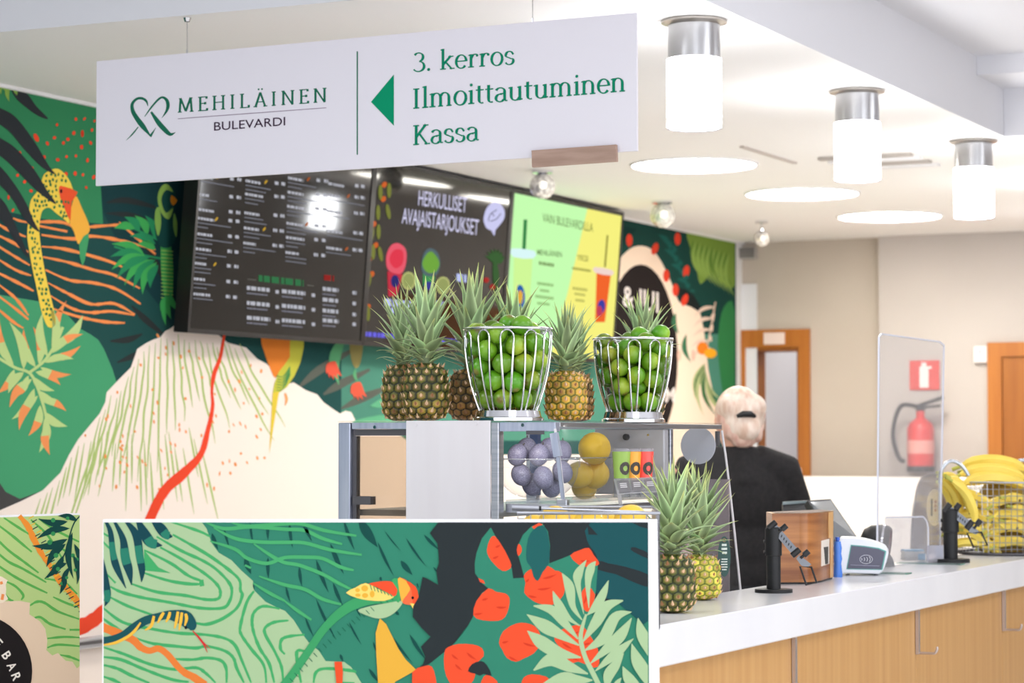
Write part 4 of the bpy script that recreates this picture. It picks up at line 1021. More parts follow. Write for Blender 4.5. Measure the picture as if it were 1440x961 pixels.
pr.poly([(-240,900),(-170,865),(-130,870),(-110,930),(-110,1010),(-220,1010)], RS, 2); pr.poly([(370,970),(385,930),(430,912),(510,925),(540,960),(540,1010),(370,1010)], RS, 2); pr.poly([(140,975),(160,925),(190,918),(235,950),(235,1000),(140,1000)], RS, 2)
pr.lay(True)
for a, b in (((225,200),(255,185)),((210,262),(245,248)),((150,495),(185,485)),((230,535),(290,535)),((105,575),(155,568)),((490,375),(570,350)),((460,435),(540,425)),((395,395),(415,375)),((410,470),(460,480)),((700,275),(760,275)),((262,735),(300,725)),((380,735),(455,755)),((300,812),(350,835)),((600,735),(660,770)),((720,745),(760,735)),((620,800),(700,835)),((640,690),(700,670)),((65,790),(120,830)),((0,855),(40,890)),((-20,800),(20,830)),((720,520),(740,450))):
    pr.leaf(a, b, 3.4, (206, 60, 38), 0.05)
pr.lay(True)
pr.poly([(398,240),(410,150),(440,100),(485,75),(515,110),(530,200),(525,290),(490,340),(465,388),(440,365),(425,310),(405,285)], (36, 92, 90), 2)
pr.poly([(72,895),(95,855),(145,838),(178,860),(205,920),(160,910),(140,920),(110,908)], BLK, 2)
pr.build('printed_fox', pn)
pr.stroke([(812,985),(770,900),(735,830),(712,760),(704,700),(715,640),(735,575)], [7,7,6.5,6.5,6,5,3], LT, 5)
for pts, w in (([(722,575),(690,420),(690,350),(735,272)], [1,8,14,1]), ([(750,540),(745,400),(760,320),(788,278)], [1,9,13,1]), ([(712,608),(660,530),(640,420),(600,345)], [1.5,9,15,1]), ([(700,640),(640,600),(580,520),(548,445)], [1.5,7,13,1]), ([(690,715),(610,620),(540,550),(440,528)], [2,13,14,2]), ([(695,750),(590,690),(500,640),(402,576)], [2,14,20,1]), ([(705,818),(580,790),(480,730),(405,668)], [2,17,20,1]), ([(745,910),(640,870),(540,830),(440,890)], [2,16,20,2]), ([(770,945),(680,945),(600,935),(480,975)], [2,16,18,2]),
               ([(740,580),(790,530),(830,460),(860,385)], [1,13,12,1]), ([(716,730),(790,620),(850,530),(942,498)], [1.5,16,16,2]), ([(725,780),(830,710),(900,590),(990,562)], [1.5,17,15,1]), ([(760,850),(860,760),(930,690),(990,596)], [1.5,15,17,1]), ([(785,895),(860,830),(920,780),(1000,712)], [1,12,14,1]), ([(850,1000),(860,920),(900,860),(945,795)], [2,16,14,1]), ([(1025,596),(1050,690),(1110,800)], [1,18,16]), ([(990,740),(1020,830),(1060,900),(1110,980)], [1,18,20,14]), ([(940,868),(970,930),(1010,985)], [1,16,18]), ([(890,1000),(910,960),(932,932)], [8,8,1])):
    pr.stroke(pts, [x*0.92 for x in w], LT, 6, lay=False)
pr.lay(True)
pr.build('printed_frond', pn)

# left panel
pl = thing('printed_panel', 'left printed panel with pale green contours and black round juice bar emblem', 'panel', (0, 0, 0))
a = P(0, 725.8, 5.5); b = P(112.3, 722.3, 5.69)
dl = (b - a); dl.z = 0; dl.normalize(); nL = Vector((dl.y, -dl.x, 0)); q0 = a.copy()
pl.location = (b.x, b.y, 0)
zt = a.z
def lp_(px, py): return hit(px, py, q0, nL)
rt = b; lf = a - dl*0.9
m = MB(); m.prism([Vector((lf.x, lf.y, zt)), Vector((lf.x, lf.y, 0)), Vector((rt.x, rt.y, 0)), Vector((rt.x, rt.y, zt))], -nL*0.03, WHITE); m.build('board', pl)
pr = Print(q0, nL, 5, 0.00003, clip=(-300, 0, 112, 1300)).use(0, 700, 3.68)
def topy(x): return (95 - 0.0316*x) + 8
pr.poly([(-700, topy(-700)), (412, topy(412)), (412, 1500), (-700, 1500)], (186, 210, 134))
for st in ([(20,105),(80,145),(150,190)], [(-40,120),(60,195),(120,245),(165,282)], [(-40,190),(40,270),(120,330),(200,390)], [(-40,260),(40,330),(120,370),(240,440)], [(-40,330),(60,400),(150,450),(245,495)], [(20,430),(80,460),(120,505),(110,530)], [(155,560),(190,540),(230,545),(300,590),(410,630)], [(175,625),(210,620),(260,655),(340,682)], [(245,730),(330,722),(412,725)], [(245,778),(300,762),(412,770)], [(310,815),(360,825),(412,845)], [(275,515),(340,545),(410,570)], [(360,685),(412,685)], [(200,110),(290,170),(410,230)], [(230,420),(330,440),(400,500)], [(160,115),(250,200),(330,330)], [(300,250),(412,330)], [(-40,420),(40,520),(70,535)]):
    pr.stroke(st, [2]+[3.6]*(len(st)-2)+[2.2] if len(st) > 2 else [3,3], (94, 176, 84), 5, lay=False, wob=0.3)
pr.lay(True)
pr.poly([(-300,540),(30,538),(100,535),(155,545),(152,605),(205,640),(235,680),(245,745),(240,790),(270,818),(300,805),(340,845),(375,850),(398,885),(414,870),(414,1500),(-300,1500)], (236, 208, 178), 0)
pr.poly([(-300,380),(10,410),(30,450),(30,500),(15,545),(-300,560)], (246, 226, 200), 2); pr.stroke([(0,445),(14,440)], 4, OR, 0); pr.stroke([(10,530),(16,500)], 4, OR, 0)
pr.build('printed_contours', pl)
pr.stroke([(100,95),(145,150),(175,215),(215,290),(250,340),(310,430),(370,500),(425,570)], [6,9,8,7,7,8,9,9], (244, 148, 56), 5, wob=0.4)
for i in range(34):
    t = i/33.0; x = 150 + 260*t + 10*math.sin(i*2); y = 110 + 480*t + (40*math.sin(t*3.1))
    pr.stroke([(x-2, y), (x+24, y-14)], 1.4, (34, 66, 64) if i % 2 else (236, 190, 60), 0, lay=False)
pr.lay(True); pr.build('printed_snake', pl)
pr.stroke([(425,85),(385,130),(360,200),(340,280),(290,370),(245,415)], 1.8, (26, 72, 66), 5)
for i, (a_, b_, w) in enumerate((((350,125),(200,110),11),((360,160),(190,215),11),((350,215),(165,250),12),((340,240),(240,360),12),((330,300),(230,420),11),((375,180),(380,420),10),((385,240),(412,400),9),((345,340),(255,400),10),((330,390),(310,500),9),((400,120),(300,95),9),((380,300),(400,450),8),((360,360),(330,470),8))):
    pr.leaf(a_, b_, w, (26, 72, 66), 0.1 if i % 2 else -0.1); pr.ell((a_[0]+b_[0])/2, (a_[1]+b_[1])/2, w*.3, w*.3, (58, 146, 86), n=8); pr.lay(True)
pr.build('printed_leaves', pl)
pr.ell(-120, 900, 78, 80, (36, 32, 32), lay=True, n=48)
pr.tf = None
def rot_text(t, x, y, ang, cap, w):
    c, s = math.cos(math.radians(ang)), math.sin(math.radians(ang))
    text_px(pr, t, (x, y), (x+w*c, y+w*s), cap, (244, 236, 224), bold=0.018, lean='perp')
rot_text('B', 2.0, 922, 56, 13, 8.5); rot_text('A', 9.0, 936, 62, 13, 10); rot_text('R', 15.5, 950, 68, 13, 9.5); rot_text('E', -9.5, 906, 50, 13, 7.5); rot_text('R', -8, 970, 60, 13, 9)
pr.build('juice_bar_emblem', pl)

# ------------------------------------------------------------------ service counter
ZC = 1.05
C0 = zhit(925, 880.4, ZC)
CS, CT = C0.dot(E1), C0.dot(E2)             # front edge of the worktop
LED = 0.285
s_end = P(900, 900, 4.975).dot(E1) + 0.0
s_end = max(s_end, CT*0 + (4.965 - CT*E2.y)/E1.y)
counter = thing('service_counter', 'long serving counter with thick white top and light oak front panels', 'counter', MST @ Vector((CS+1.5, CT+LED/2, 0)))
zb = P(927.4, 940.5, C0.y).z
m = MB(MST); m.box((s_end, CT, zb), (CS+6.0, CT+LED, ZC), TOPW, 0.003); m.build('worktop', counter, 30)
m = MB(MST); m.box((s_end+0.03, CT+0.05, 0.0), (CS+5.95, CT+LED-0.02, zb-0.001), WHITE); m.build('carcass', counter)
def sfront(px):                              # distance along the counter front seen at a pixel
    return hit(px, 850, C0, -E2).dot(E1)
js = [sfront(1128.5), sfront(1300.5), sfront(1421)]
w_ = js[1]-js[0]
edges = [s_end+0.02, js[0], js[1], js[2], js[2]+w_, js[2]+2*w_, CS+5.95]
for i in range(len(edges)-1):
    m = MB(MST); m.box((edges[i]+0.0015, CT+0.028, 0.09), (edges[i+1]-0.0015, CT+0.049, zb-0.004), OAK, 0.001); m.build('front_panel', counter)
m = MB(MST); m.box((s_end+0.03, CT+0.07, 0), (CS+5.95, CT+0.075, 0.09), DARKM); m.build('plinth', counter)
HK = mat('hook_steel', (196, 186, 184), 0.3, 0.8)
for i, (s, zl) in enumerate(((js[0], 0.55), (js[1], None), (js[2], None))):
    if zl is None: zl = hit((1301, 1421)[i-1], (921, 888)[i-1], C0, -E2).z
    hk = thing('bag_hook', ('tall steel strip under the worktop, nearest the printed panel', 'steel bag hook with curled end on the oak front, middle of the row', 'steel bag hook at the right edge of the photo')[i], 'hook', MST @ Vector((s, CT+0.02, zl)))
    m = MB(MST); m.box((s-0.008, CT+0.017, zl), (s+0.008, CT+0.0265, zb-0.001), HK); m.build('strip', hk)
    if i:
        m = MB(); o = MST @ Vector((s, CT+0.02, zl+0.004))
        m.tube(spline([tuple(o), tuple(o-E2*0.025), tuple(o-E2*0.048+ZV*0.001), tuple(o-E2*0.056+ZV*0.012), tuple(o-E2*0.056+ZV*0.02)], 5, False), 0.004, 8, HK); m.build('hook', hk, 60)
# lower staff counter behind the ledge
BT = CT + LED + 0.02
lowc = thing('back_counter', 'lower white staff counter behind the serving ledge, carrying the glass case', 'counter', MST @ Vector((CS+0.5, BT+0.35, 0)))
m = MB(MST); m.box((CS-0.1, BT, 0.88), (CS+1.9, BT+0.62, 0.92), TOPW, 0.003); m.build('worktop', lowc, 30)
m = MB(MST); m.box((CS-0.08, BT+0.01, 0), (CS+1.88, BT+0.6, 0.879), WHITE); m.build('carcass', lowc)

# ------------------------------------------------------------------ glass display case
PA = P(780, 591, 5.62)                      # near top corner, customer side
sN, tR, zT = PA.dot(E1), PA.dot(E2), PA.z
tL = hit(475.5, 594, E1*sN, -E1).dot(E2)
sF = hit(1015, 590, E2*tR, -E2).dot(E1)
zC0 = 0.922
tB = CT + LED + 0.012                       # foot of the slanted glass
case = thing('display_case', 'steel framed glass display case with fruit bowls inside, topped with pineapples and lime baskets', 'display case', MST @ Vector(((sN+sF)/2, (tL+tR)/2, zC0)))
def near(px, py, off=0.0): return ST(hit(px, py, E1*(sN-off), -E1))
# top plate
m = MB(MST); m.box((sN-0.002, tR, zT-0.004), (sF, tL, zT), clear('top_glass', (246, 248, 248), 0.5, 0.04)); m.build('top_plate', case)
tp = near(492, 600)[1]; tpan = near(572, 600)[1]; tpan2 = near(690, 600)[1]; tpo = near(701, 600)[1]
zr0 = near(600, 603.5)[2]
fr = 0.03
m = MB(MST); m.box((sN, tp, zC0), (sN+fr, tL, zT-0.0045), STEELB, 0.002); o = m.build('post', case)
m = MB(MST); m.box((sN+0.004, tpan+0.0005, zr0), (sN+fr, tp-0.003, zT-0.0045), STEELB, 0.001); m.build('top_rail', case)
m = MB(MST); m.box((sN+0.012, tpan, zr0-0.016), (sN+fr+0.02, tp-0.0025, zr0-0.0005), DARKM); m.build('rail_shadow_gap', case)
m = MB(MST); m.box((sN+0.012, tp-0.012, zC0+0.02), (sN+fr, tp-0.0005, zr0-0.0165), DARKM); m.build('seal', case)
m = MB(MST); m.box((sN-0.004, tpan2, zC0), (sN+0.003, tpan, zT-0.0005), STEELP, 0.001); m.build('end_panel', case)
for px, py in ((584, 597), (669, 595)):
    q = near(px, py, 0.004); m = MB(frame(MST @ Vector((sN-0.004, q[1], q[2])), E2, ZV, -E1)); m.cyl((0, 0, -0.001), 0.006, 0.003, 14, STEELP); m.build('screw_cap', case, 30)
m = MB(MST); m.box((sN, tpo, zC0), (sN+fr, tpan2-0.0005, zT-0.0045), STEEL, 0.002); m.build('post', case)
for px, py in ((527, 601), (735, 598)):
    q = near(px, py); m = MB(frame(MST @ Vector((sN+0.002, q[1], q[2])), E2, ZV, -E1)); m.cyl((0, 0, 0), 0.0042, 0.003, 10, CHROME); m.build('screw', case, 30)
m = MB(MST); m.box((sN+0.003, tR, near(735, 607)[2]), (sN+fr, tpo-0.0005, zT-0.0045), STEELB, 0.001); m.build('top_rail', case)
# near end window, service side
m = MB(MST); m.box((sN+0.016, tpan, zC0+0.02), (sN+0.02, tp-0.0125, zr0-0.017), clear('end_tint', (226, 218, 208), 0.5, 0.04, (210, 200, 190))); m.build('end_glass', case)
zsh = near(540, 706)[2]
m = MB(MST); m.box((sN+0.035, tpan2+0.005, zsh-0.035), (sF-0.05, tL-0.035, zsh-0.02), STEEL); m.build('shelf', case)
q = near(497, 703); m = MB(MST); m.box((sN+0.004, q[1]-0.045, q[2]-0.012), (sN+0.03, q[1]+0.005, q[2]+0.008), DARKM); m.build('shelf_bracket', case)
# slanted glass of the customer side and its end profiles
def slant(s, z): 
    k = (zT-0.02-z)/(zT-0.02-1.06); k2 = k if k > 0 else 0
    return tR + (tB-tR)*(k2**0.85)
zs = [zT-0.02 - (zT-0.02-zC0-0.05)*i/8 for i in range(9)]
m = MB(MST)
vs = []; 
for s in (sN+0.004, sF-0.002):
    for z in zs: vs.append((s, slant(s, z), z))
m.add(vs, [(i, i+1, 9+i+1, 9+i) for i in range(8)], clear('front_glass', (248, 249, 250), 0.2, 0.02)); m.build('front_glass', case, 60)
for nm, s in (('near_glass_edge', sN+0.002), ('far_glass_edge', sF)):
    m = MB(MST); k = len(zs)
    for i in range(k-1): m.bar((s, slant(s, zs[i]), zs[i]), (s, slant(s, zs[i+1]), zs[i+1]), 0.006, 0.004, mat('glass_edge_pale', (226, 222, 224), 0.2))
    m.build('glass_edge', case)
# hinged clip at near edge
a = near(781, 607); 
m = MB(MST); m.bar((sN-0.004, slant(sN, zT-0.03)+0.002, zT-0.03), (sN-0.004, slant(sN, zT-0.085), zT-0.085), 0.012, 0.018, STEELB); m.build('glass_clip', case)
zk = near(793, 706)[2]
m = MB(MST); m.bar((sN-0.004, slant(sN, zT-0.086), zT-0.086), (sN-0.004, slant(sN, zk), zk), 0.006, 0.008, STEELB); m.box((sN-0.012, slant(sN, zk)-0.012, zk-0.012), (sN+0.006, slant(sN, zk)+0.014, zk+0.006), STEEL, 0.002); m.build('stay_bar', case)
m = MB(MST); m.box((sF-0.02, tR+0.004, zT-0.062), (sF-0.004, tR+0.012, zT-0.022), DARKM); m.build('glass_clip', case)
# rails of the far end, along the customer side
m = MB(MST); m.box((sN+fr+0.001, tR, zT-0.016), (sF, tR+0.02, zT-0.0045), STEEL, 0.001); m.build('top_rail', case)
m = MB(MST); m.box((sF-0.02, tR+0.021, zT-0.016), (sF, tL, zT-0.0045), STEEL, 0.001); m.build('top_rail', case)
m = MB(MST); m.box((sF-0.03, tL-0.03, zC0), (sF, tL, zT-0.017), STEEL, 0.002); m.build('post', case)
# inner fittings
zS = P(757, 700, 5.95).z
m = MB(MST); m.box((sN+0.04, tR-0.0, zS-0.008), (sF-0.04, tpan2-0.02, zS), clear('shelf_glass', (232, 238, 240), 1.0, 0.18, (210, 210, 214))); m.build('shelf', case)
m = MB(MST); m.box((sN+0.04, tR-0.004, zS-0.03), (sN+0.045, tpan2-0.02, zS-0.009), STEEL); m.build('shelf_front', case)
def inn(px, py, s): return ST(hit(px, py, E1*s, -E1))
sb = sN + 0.70                               # grey motor cover in the middle of the case
a = inn(836, 663, sb); b = inn(934, 599, sb)
m = MB(MST); m.box((sb, b[1], zS+0.0), (sb+0.03, a[1], zT-0.017), mat('motor_cover', (178, 176, 180), 0.4, 0.2), 0.003); m.build('motor_cover', case)
q = inn(881.5, 615, sb); m = MB(frame(MST @ Vector((sb, q[1], q[2])), E2, ZV, -E1)); m.cyl((0, 0, 0.0005), 0.0085, 0.008, 16, BLACK); m.build('knob', case, 30)
for px, py in ((843, 617), (912, 612)):
    q = inn(px, py, sb); m = MB(frame(MST @ Vector((sb, q[1], q[2])), E2, ZV, -E1)); m.cyl((0, 0, 0.0005), 0.003, 0.003, 10, CHROME); m.build('screw', case, 30)
sp = sN + 0.8
a = inn(931, 660, sp); b = inn(943, 598, sp)
m = MB(MST); m.box((sp, b[1], zS), (sp+0.02, a[1], zT-0.017), STEEL, 0.002); m.build('post', case)
a = inn(745, 625, sN+0.5); b = inn(756, 607, sN+0.5)
m = MB(MST); m.box((sN+0.5, b[1], zS), (sN+0.52, a[1], zT-0.005), mat('blue_post', (92, 108, 150), 0.4, 0.5)); m.build('post', case)
m = MB(MST); a = near(740, 609); b = near(765, 606); m.box((sN-0.001, b[1], a[2]-0.004), (sN+0.0025, a[1], b[2]), DARKM); m.build('hinge', case)
st = sF - 0.03
q = inn(982, 627, st)
m = MB(frame(MST @ Vector((st, q[1], q[2])), E2, ZV, -E1)); m.cyl((0, 0, 0), 26.5*6.5/F, 0.003, 36, clear('grey_disc', (220, 220, 226), 0.3, 0.8, (214, 214, 222))); o = m.build('round_plate', case, 30); o['label'] = 'round grey translucent plate at the far end'
m = MB(MST); a = inn(950, 690, st); b = inn(1015, 664, st); m.box((st, tB+0.02, zC0+0.02), (st+0.005, a[1]+0.06, b[2]-0.02), clear('rear_reflection_haze', (226, 220, 222), 0.5, 0.34, (206, 192, 194))); m.build('rear_glass', case)  # pinkish haze puts the reflections on this glass into its colour

# ------------------------------------------------------------------ pineapples
VC = vcol('pineapple_skin', 0.5, 0.4); VLEAF = vcol('pineapple_leaf', 0.45, 0.4, 0.22)
def pine_body(R, Hh, seed, tone):
    rnd = random.Random(seed); n = 13; rows = 9; nu = n*9; nv = 84
    dark, mid, tip, low = tone
    vs = []; cs = []
    def prof(v):
        t = 2*v-1
        zz = 0.5*Hh*(math.sin(t*math.pi/2)*0.55 + t*0.45)
        rr = R*(1-abs(t)**3.6)**0.5*(1.0 - 0.06*t)
        return rr, zz + Hh/2
    cell = {}
    for j in range(nv+1):
        v = j/nv; r0, z0 = prof(v)
        b = v*rows
        for i in range(nu):
            a = i/nu*n
            best = 9; sec = 9; bc = None
            for rr in range(int(math.floor(b))-1, int(math.floor(b))+3):
                off = 0.5*(rr % 2)
                c0 = math.floor(a-off+0.5)+off
                for c in (c0-1, c0, c0+1):
                    dx = (a-c)*1.0; dy = (b-rr)*0.9
                    d = math.sqrt(dx*dx+dy*dy)
                    if d < best: sec = best; best = d; bc = (rr, round((c % n)*2))
                    elif d < sec: sec = d
            e = min(1, (sec-best)/0.5)
            if bc not in cell: cell[bc] = (rnd.uniform(0.8, 1.2), rnd.uniform(-0.15, 0.15))
            kv, kk = cell[bc]
            fade = min(1, 3.5*min(v, 1-v)+0.15)
            dsp = (0.0062*(e**0.6) - 0.0018*max(0, 1-best/0.22))*fade
            th = 2*math.pi*i/nu
            vs.append(((r0+dsp)*math.cos(th), (r0+dsp)*math.sin(th), z0))
            k = max(0, min(1, (e-0.16-0.05*math.sin(i*1.7+j*2.3))/0.26))
            lo = max(0, min(1, (0.55-v)*1.5 + kk))
            face = [mid[c]*(1-lo)+low[c]*lo for c in range(3)]
            g = max(0, min(1, 1-best/0.30))**0.8
            col = [dark[c]*(1-k) + (face[c]*(1-g)+tip[c]*g)*k for c in range(3)]
            col = [min(255, x*kv) for x in col]
            cs.append((lin(col[0]), lin(col[1]), lin(col[2]), 1))
    fs = [(j*nu+i, j*nu+(i+1) % nu, (j+1)*nu+(i+1) % nu, (j+1)*nu+i) for j in range(nv) for i in range(nu)]
    fs += [tuple(range(nu))[::-1], tuple(nv*nu+i for i in range(nu))]
    # dry bract tip in each eye
    for rr in range(1, rows):
        for c in range(n):
            th = 2*math.pi*(c+0.5*(rr % 2))/n; v = rr/rows; r0, z0 = prof(v)
            o = Vector(((r0+0.003)*math.cos(th), (r0+0.003)*math.sin(th), z0)); rad = Vector((math.cos(th), math.sin(th), 0)); tan = Vector((-rad.y, rad.x, 0))
            L = rnd.uniform(0.011, 0.019); b0 = len(vs)
            for p in (o + tan*0.0065 - ZV*0.001, o - tan*0.0065 - ZV*0.001, o + rad*0.004 - ZV*0.004, o + rad*L*0.6 + ZV*L*0.7 + tan*rnd.uniform(-.002, .002)): vs.append(tuple(p))
            t2 = (222, 184, 146) if rnd.random() < 0.65 else (150, 104, 66)
            for q_ in range(4): cs.append((lin(t2[0]), lin(t2[1]), lin(t2[2]), 1))
            fs += [(b0, b0+2, b0+3), (b0+2, b0+1, b0+3), (b0+1, b0, b0+3)]
    m = MB(); m.add(vs, fs, VC); m.c = cs
    return m.mesh('fruit_body', 60)
def leaf_mesh(seed, bend, wid):
    rnd = random.Random(seed); m = MB(); n = 9; vs = []; cs = []; x = 0; z = 0; ang = 0
    for i in range(n+1):
        t = i/n
        w = wid*(0.72 + 0.5*math.sin(math.pi*min(1, t*1.25+0.1)))*(1-t**2.2)*0.92 + 0.0006/0.12
        if i == n: w = 0.002
        d = 0.17*w
        ny = math.cos(ang); nz = math.sin(ang)
        for k, (sx, dd) in enumerate(((-1, 1), (-0.5, 0.35), (0, 0), (0.5, 0.35), (1, 1))):
            vs.append((sx*w/2, x - dd*d*ny, z + dd*d*nz))
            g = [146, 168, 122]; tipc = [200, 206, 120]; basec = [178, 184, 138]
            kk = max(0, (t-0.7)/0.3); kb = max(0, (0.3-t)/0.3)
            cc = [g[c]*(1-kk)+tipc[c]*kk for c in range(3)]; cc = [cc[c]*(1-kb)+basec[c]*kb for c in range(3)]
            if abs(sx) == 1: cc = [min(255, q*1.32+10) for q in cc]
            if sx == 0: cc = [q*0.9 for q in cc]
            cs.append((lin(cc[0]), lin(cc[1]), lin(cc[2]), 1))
        ang = bend*(t**1.3) + 0.0
        x += math.sin(ang)/n; z += math.cos(ang)/n
    fs = [(i*5+j, i*5+j+1, (i+1)*5+j+1, (i+1)*5+j) for i in range(n) for j in range(4)]
    m.add(vs, fs, VLEAF); m.c = cs
    return m.mesh('leaf', 80)
LEAF = {}
def get_leaf(bend, wid):
    k = (round(bend*2)/2, round(wid*20)/20)
    if k not in LEAF: LEAF[k] = leaf_mesh(len(LEAF), k[0], k[1])
    return LEAF[k]
TONES = {'dark': ((26, 32, 14), (92, 92, 36), (186, 128, 92), (176, 138, 44)),
         'gold': ((84, 96, 26), (206, 164, 66), (196, 124, 66), (226, 170, 52)),
         'green': ((26, 36, 14), (84, 90, 34), (204, 146, 110), (118, 112, 34)),
         'lime': ((96, 116, 30), (204, 192, 78), (214, 156, 92), (212, 196, 70)),
         'brown': ((34, 28, 16), (124, 98, 46), (150, 100, 66), (156, 106, 46))}
BODY = {}
def pineapple(label, loc, R, Hh, crown, tone, seed, nl=46, tilt=0.0, tiltaz=0.0, spread=1.0, group='pineapples'):
    rnd = random.Random(seed)
    p = thing('pineapple', label, 'pineapple', loc, 0, group)
    k = (tone, seed % 2)
    if k not in BODY: BODY[k] = pine_body(1.0*0.07, 0.17, seed, TONES[tone])
    b = place('fruit_body', BODY[k], p, (0, 0, 0), (0, 0, rnd.uniform(0, 6.28)))
    b.scale = (R/0.07, R/0.07, Hh/0.17)
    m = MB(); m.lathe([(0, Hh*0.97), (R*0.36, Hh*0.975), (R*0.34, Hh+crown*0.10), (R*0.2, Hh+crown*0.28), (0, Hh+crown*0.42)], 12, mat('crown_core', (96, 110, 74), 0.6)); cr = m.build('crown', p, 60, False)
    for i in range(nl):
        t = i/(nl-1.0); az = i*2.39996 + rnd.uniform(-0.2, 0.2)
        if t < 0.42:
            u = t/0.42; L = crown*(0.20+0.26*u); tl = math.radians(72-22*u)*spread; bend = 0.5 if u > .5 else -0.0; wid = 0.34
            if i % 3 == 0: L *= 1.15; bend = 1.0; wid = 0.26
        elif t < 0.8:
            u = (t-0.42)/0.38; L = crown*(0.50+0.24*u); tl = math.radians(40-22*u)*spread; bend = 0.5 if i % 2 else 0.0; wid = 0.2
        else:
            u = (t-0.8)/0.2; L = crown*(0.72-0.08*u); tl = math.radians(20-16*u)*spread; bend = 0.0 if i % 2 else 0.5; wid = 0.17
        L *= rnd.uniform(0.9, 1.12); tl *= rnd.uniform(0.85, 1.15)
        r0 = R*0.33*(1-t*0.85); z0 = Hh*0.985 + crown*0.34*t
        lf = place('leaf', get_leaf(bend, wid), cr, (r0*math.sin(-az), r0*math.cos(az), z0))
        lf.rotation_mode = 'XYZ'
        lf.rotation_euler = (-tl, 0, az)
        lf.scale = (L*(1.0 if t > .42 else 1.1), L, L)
    if tilt: p.rotation_euler = (tilt*math.cos(tiltaz), tilt*math.sin(tiltaz), rnd.uniform(0, 6.28))
    else: p.rotation_euler = (0, 0, rnd.uniform(0, 6.28))
    return p
def on_top(px, s): q = inn(px, 592, s); return MST @ Vector((s, q[1], zT))
def wpx(w, Y): return w*Y/F
def pine_px(label, px, sdep, wid, body_top, crown_top, tone, seed, loc=None, base=591, **k):
    loc = on_top(px, sdep) if loc is None else loc
    Y = loc.y
    R = wpx(wid, Y)/2 - 0.002; Hh = wpx(base-body_top, Y); cr = wpx(body_top-crown_top, Y)*1.08
    return pineapple(label, loc, R, Hh, cr, tone, seed, **k)
pine_px('pineapple at the front left on the case, before another one', 599, sN+0.10, 63, 509, 388, 'dark', 11)
pine_px('pineapple at the far left on the case, half behind the front one', 567, sN+0.24, 58, 510, 408, 'dark', 12)
pine_px('pineapple between the left pair and the left lime basket, leaning behind the basket', 663, sN+0.36, 62, 516, 380, 'brown', 23)
pine_px('pineapple whose crown rises directly behind the left lime basket', 722, sN+0.44, 60, 514, 402, 'brown', 14)
pine_px('golden pineapple standing between the two lime baskets', 796, sN+0.44, 57, 519, 424, 'gold', 31)
pine_px('dark pineapple tucked behind the golden one between the baskets', 808, sN+0.60, 52, 521, 440, 'brown', 16)
pine_px('pineapple whose crown rises behind the right lime basket', 905, sN+0.91, 56, 512, 408, 'green', 27)
l1 = zhit(945, 862, ZC); l2 = zhit(984, 844, ZC)
pine_px('dark green pineapple at the front on the white counter beside the printed panel', 0, 0, 64, 781, 655, 'green', 41, loc=l1, base=864, nl=50)
pine_px('yellow green pineapple on the white counter behind the dark one', 0, 0, 58, 783, 660, 'lime', 52, loc=l2, base=847, nl=50)

# oval hang tag
tg = P(1018.5, 783, 6.12)
ht = thing('hang_tag', 'dark green oval tag with white print hanging against the slanted case glass', 'tag', tg)
mt_ = MB(); M = frame(tg, Vector((1, 0.1, 0)).normalized(), ZV, Vector((0.1, -1, 0)).normalized())
rx, ry = wpx(9, 6.12), wpx(28.5, 6.12)
mt_.M = M; mt_.prism([(rx*math.cos(2*math.pi*i/28), ry*math.sin(2*math.pi*i/28), 0) for i in range(28)], (0, 0, -0.002), mat('tag_green', (22, 66, 60), 0.4)); mt_.build('card', ht)
mt_ = MB(M); random.seed(9)
for y, w, h in ((0.32, .62, .07), (0.2, .7, .07), (0.08, .55, .07), (-0.1, .7, .035), (-0.18, .8, .035), (-0.26, .8, .035), (-0.34, .75, .035), (-0.42, .6, .035)):
    x = -w/2
    while x < w/2:
        d = random.uniform(.05, .12); mt_.add([(x*2*rx*0.62, y*2*ry*0.8, 0.0004), ((x+d*.8)*2*rx*0.62, y*2*ry*0.8, 0.0004), ((x+d*.8)*2*rx*0.62, (y+h)*2*ry*0.8, 0.0004), (x*2*rx*0.62, (y+h)*2*ry*0.8, 0.0004)], [(0, 1, 2, 3)], mat('tag_print', (226, 232, 226), 0.5)); x += d
mt_.build('printed_lines', ht)
mt_ = MB(M); mt_.tube([(rx*.25*math.cos(i*.7), ry*.8 + rx*.25*math.sin(i*.7), 0.001) for i in range(9)], 0.0006, 6, mat('tag_ring', (200, 160, 110), 0.4)); mt_.build('eyelet', ht)

# ------------------------------------------------------------------ lime baskets
VLIME = vcol('lime_skin', 0.3, 0.5, 0.3)
def lime_mesh(seed, ripe):
    n = 18; prof = []; rnd = random.Random(seed)
    for i in range(13):
        a = math.pi*i/12; r = math.sin(a)*(1.0); z = -math.cos(a)*1.06
        if i in (0, 12): r = 0; z *= 1.05
        if i in (1, 11): r *= 0.86; z *= 1.02
        prof.append((r, z))
    m = MB(); m.lathe(prof, n, VLIME); m.c = []
    ax = Vector((rnd.uniform(-1, 1), rnd.uniform(-1, 1), rnd.uniform(-.5, .5))).normalized()
    for v in m.v:
        d = Vector(v).normalized().dot(ax)*0.5+0.5
        d = d*d*ripe
        a, b = (84, 140, 20), (178, 198, 62)
        c = [a[k]*(1-d)+b[k]*d for k in range(3)]
        if v[2] > 1.04: c = (120, 110, 50)
        m.c.append((lin(c[0]), lin(c[1]), lin(c[2]), 1))
    return m.mesh('lime', 80)
LIMES = [lime_mesh(i, (0.25, 0.7, 0.45, 0.95)[i]) for i in range(4)]
LIMES2 = [lime_mesh(9+i, (0.8, 1.0, 0.55, 0.9)[i]) for i in range(4)]
def basket_r(z, Rt, Rb, Hb): 
    u = max(0.0, z/Hb); return Rb + (Rt-Rb)*(1-(1-min(u, 1))**2.1)
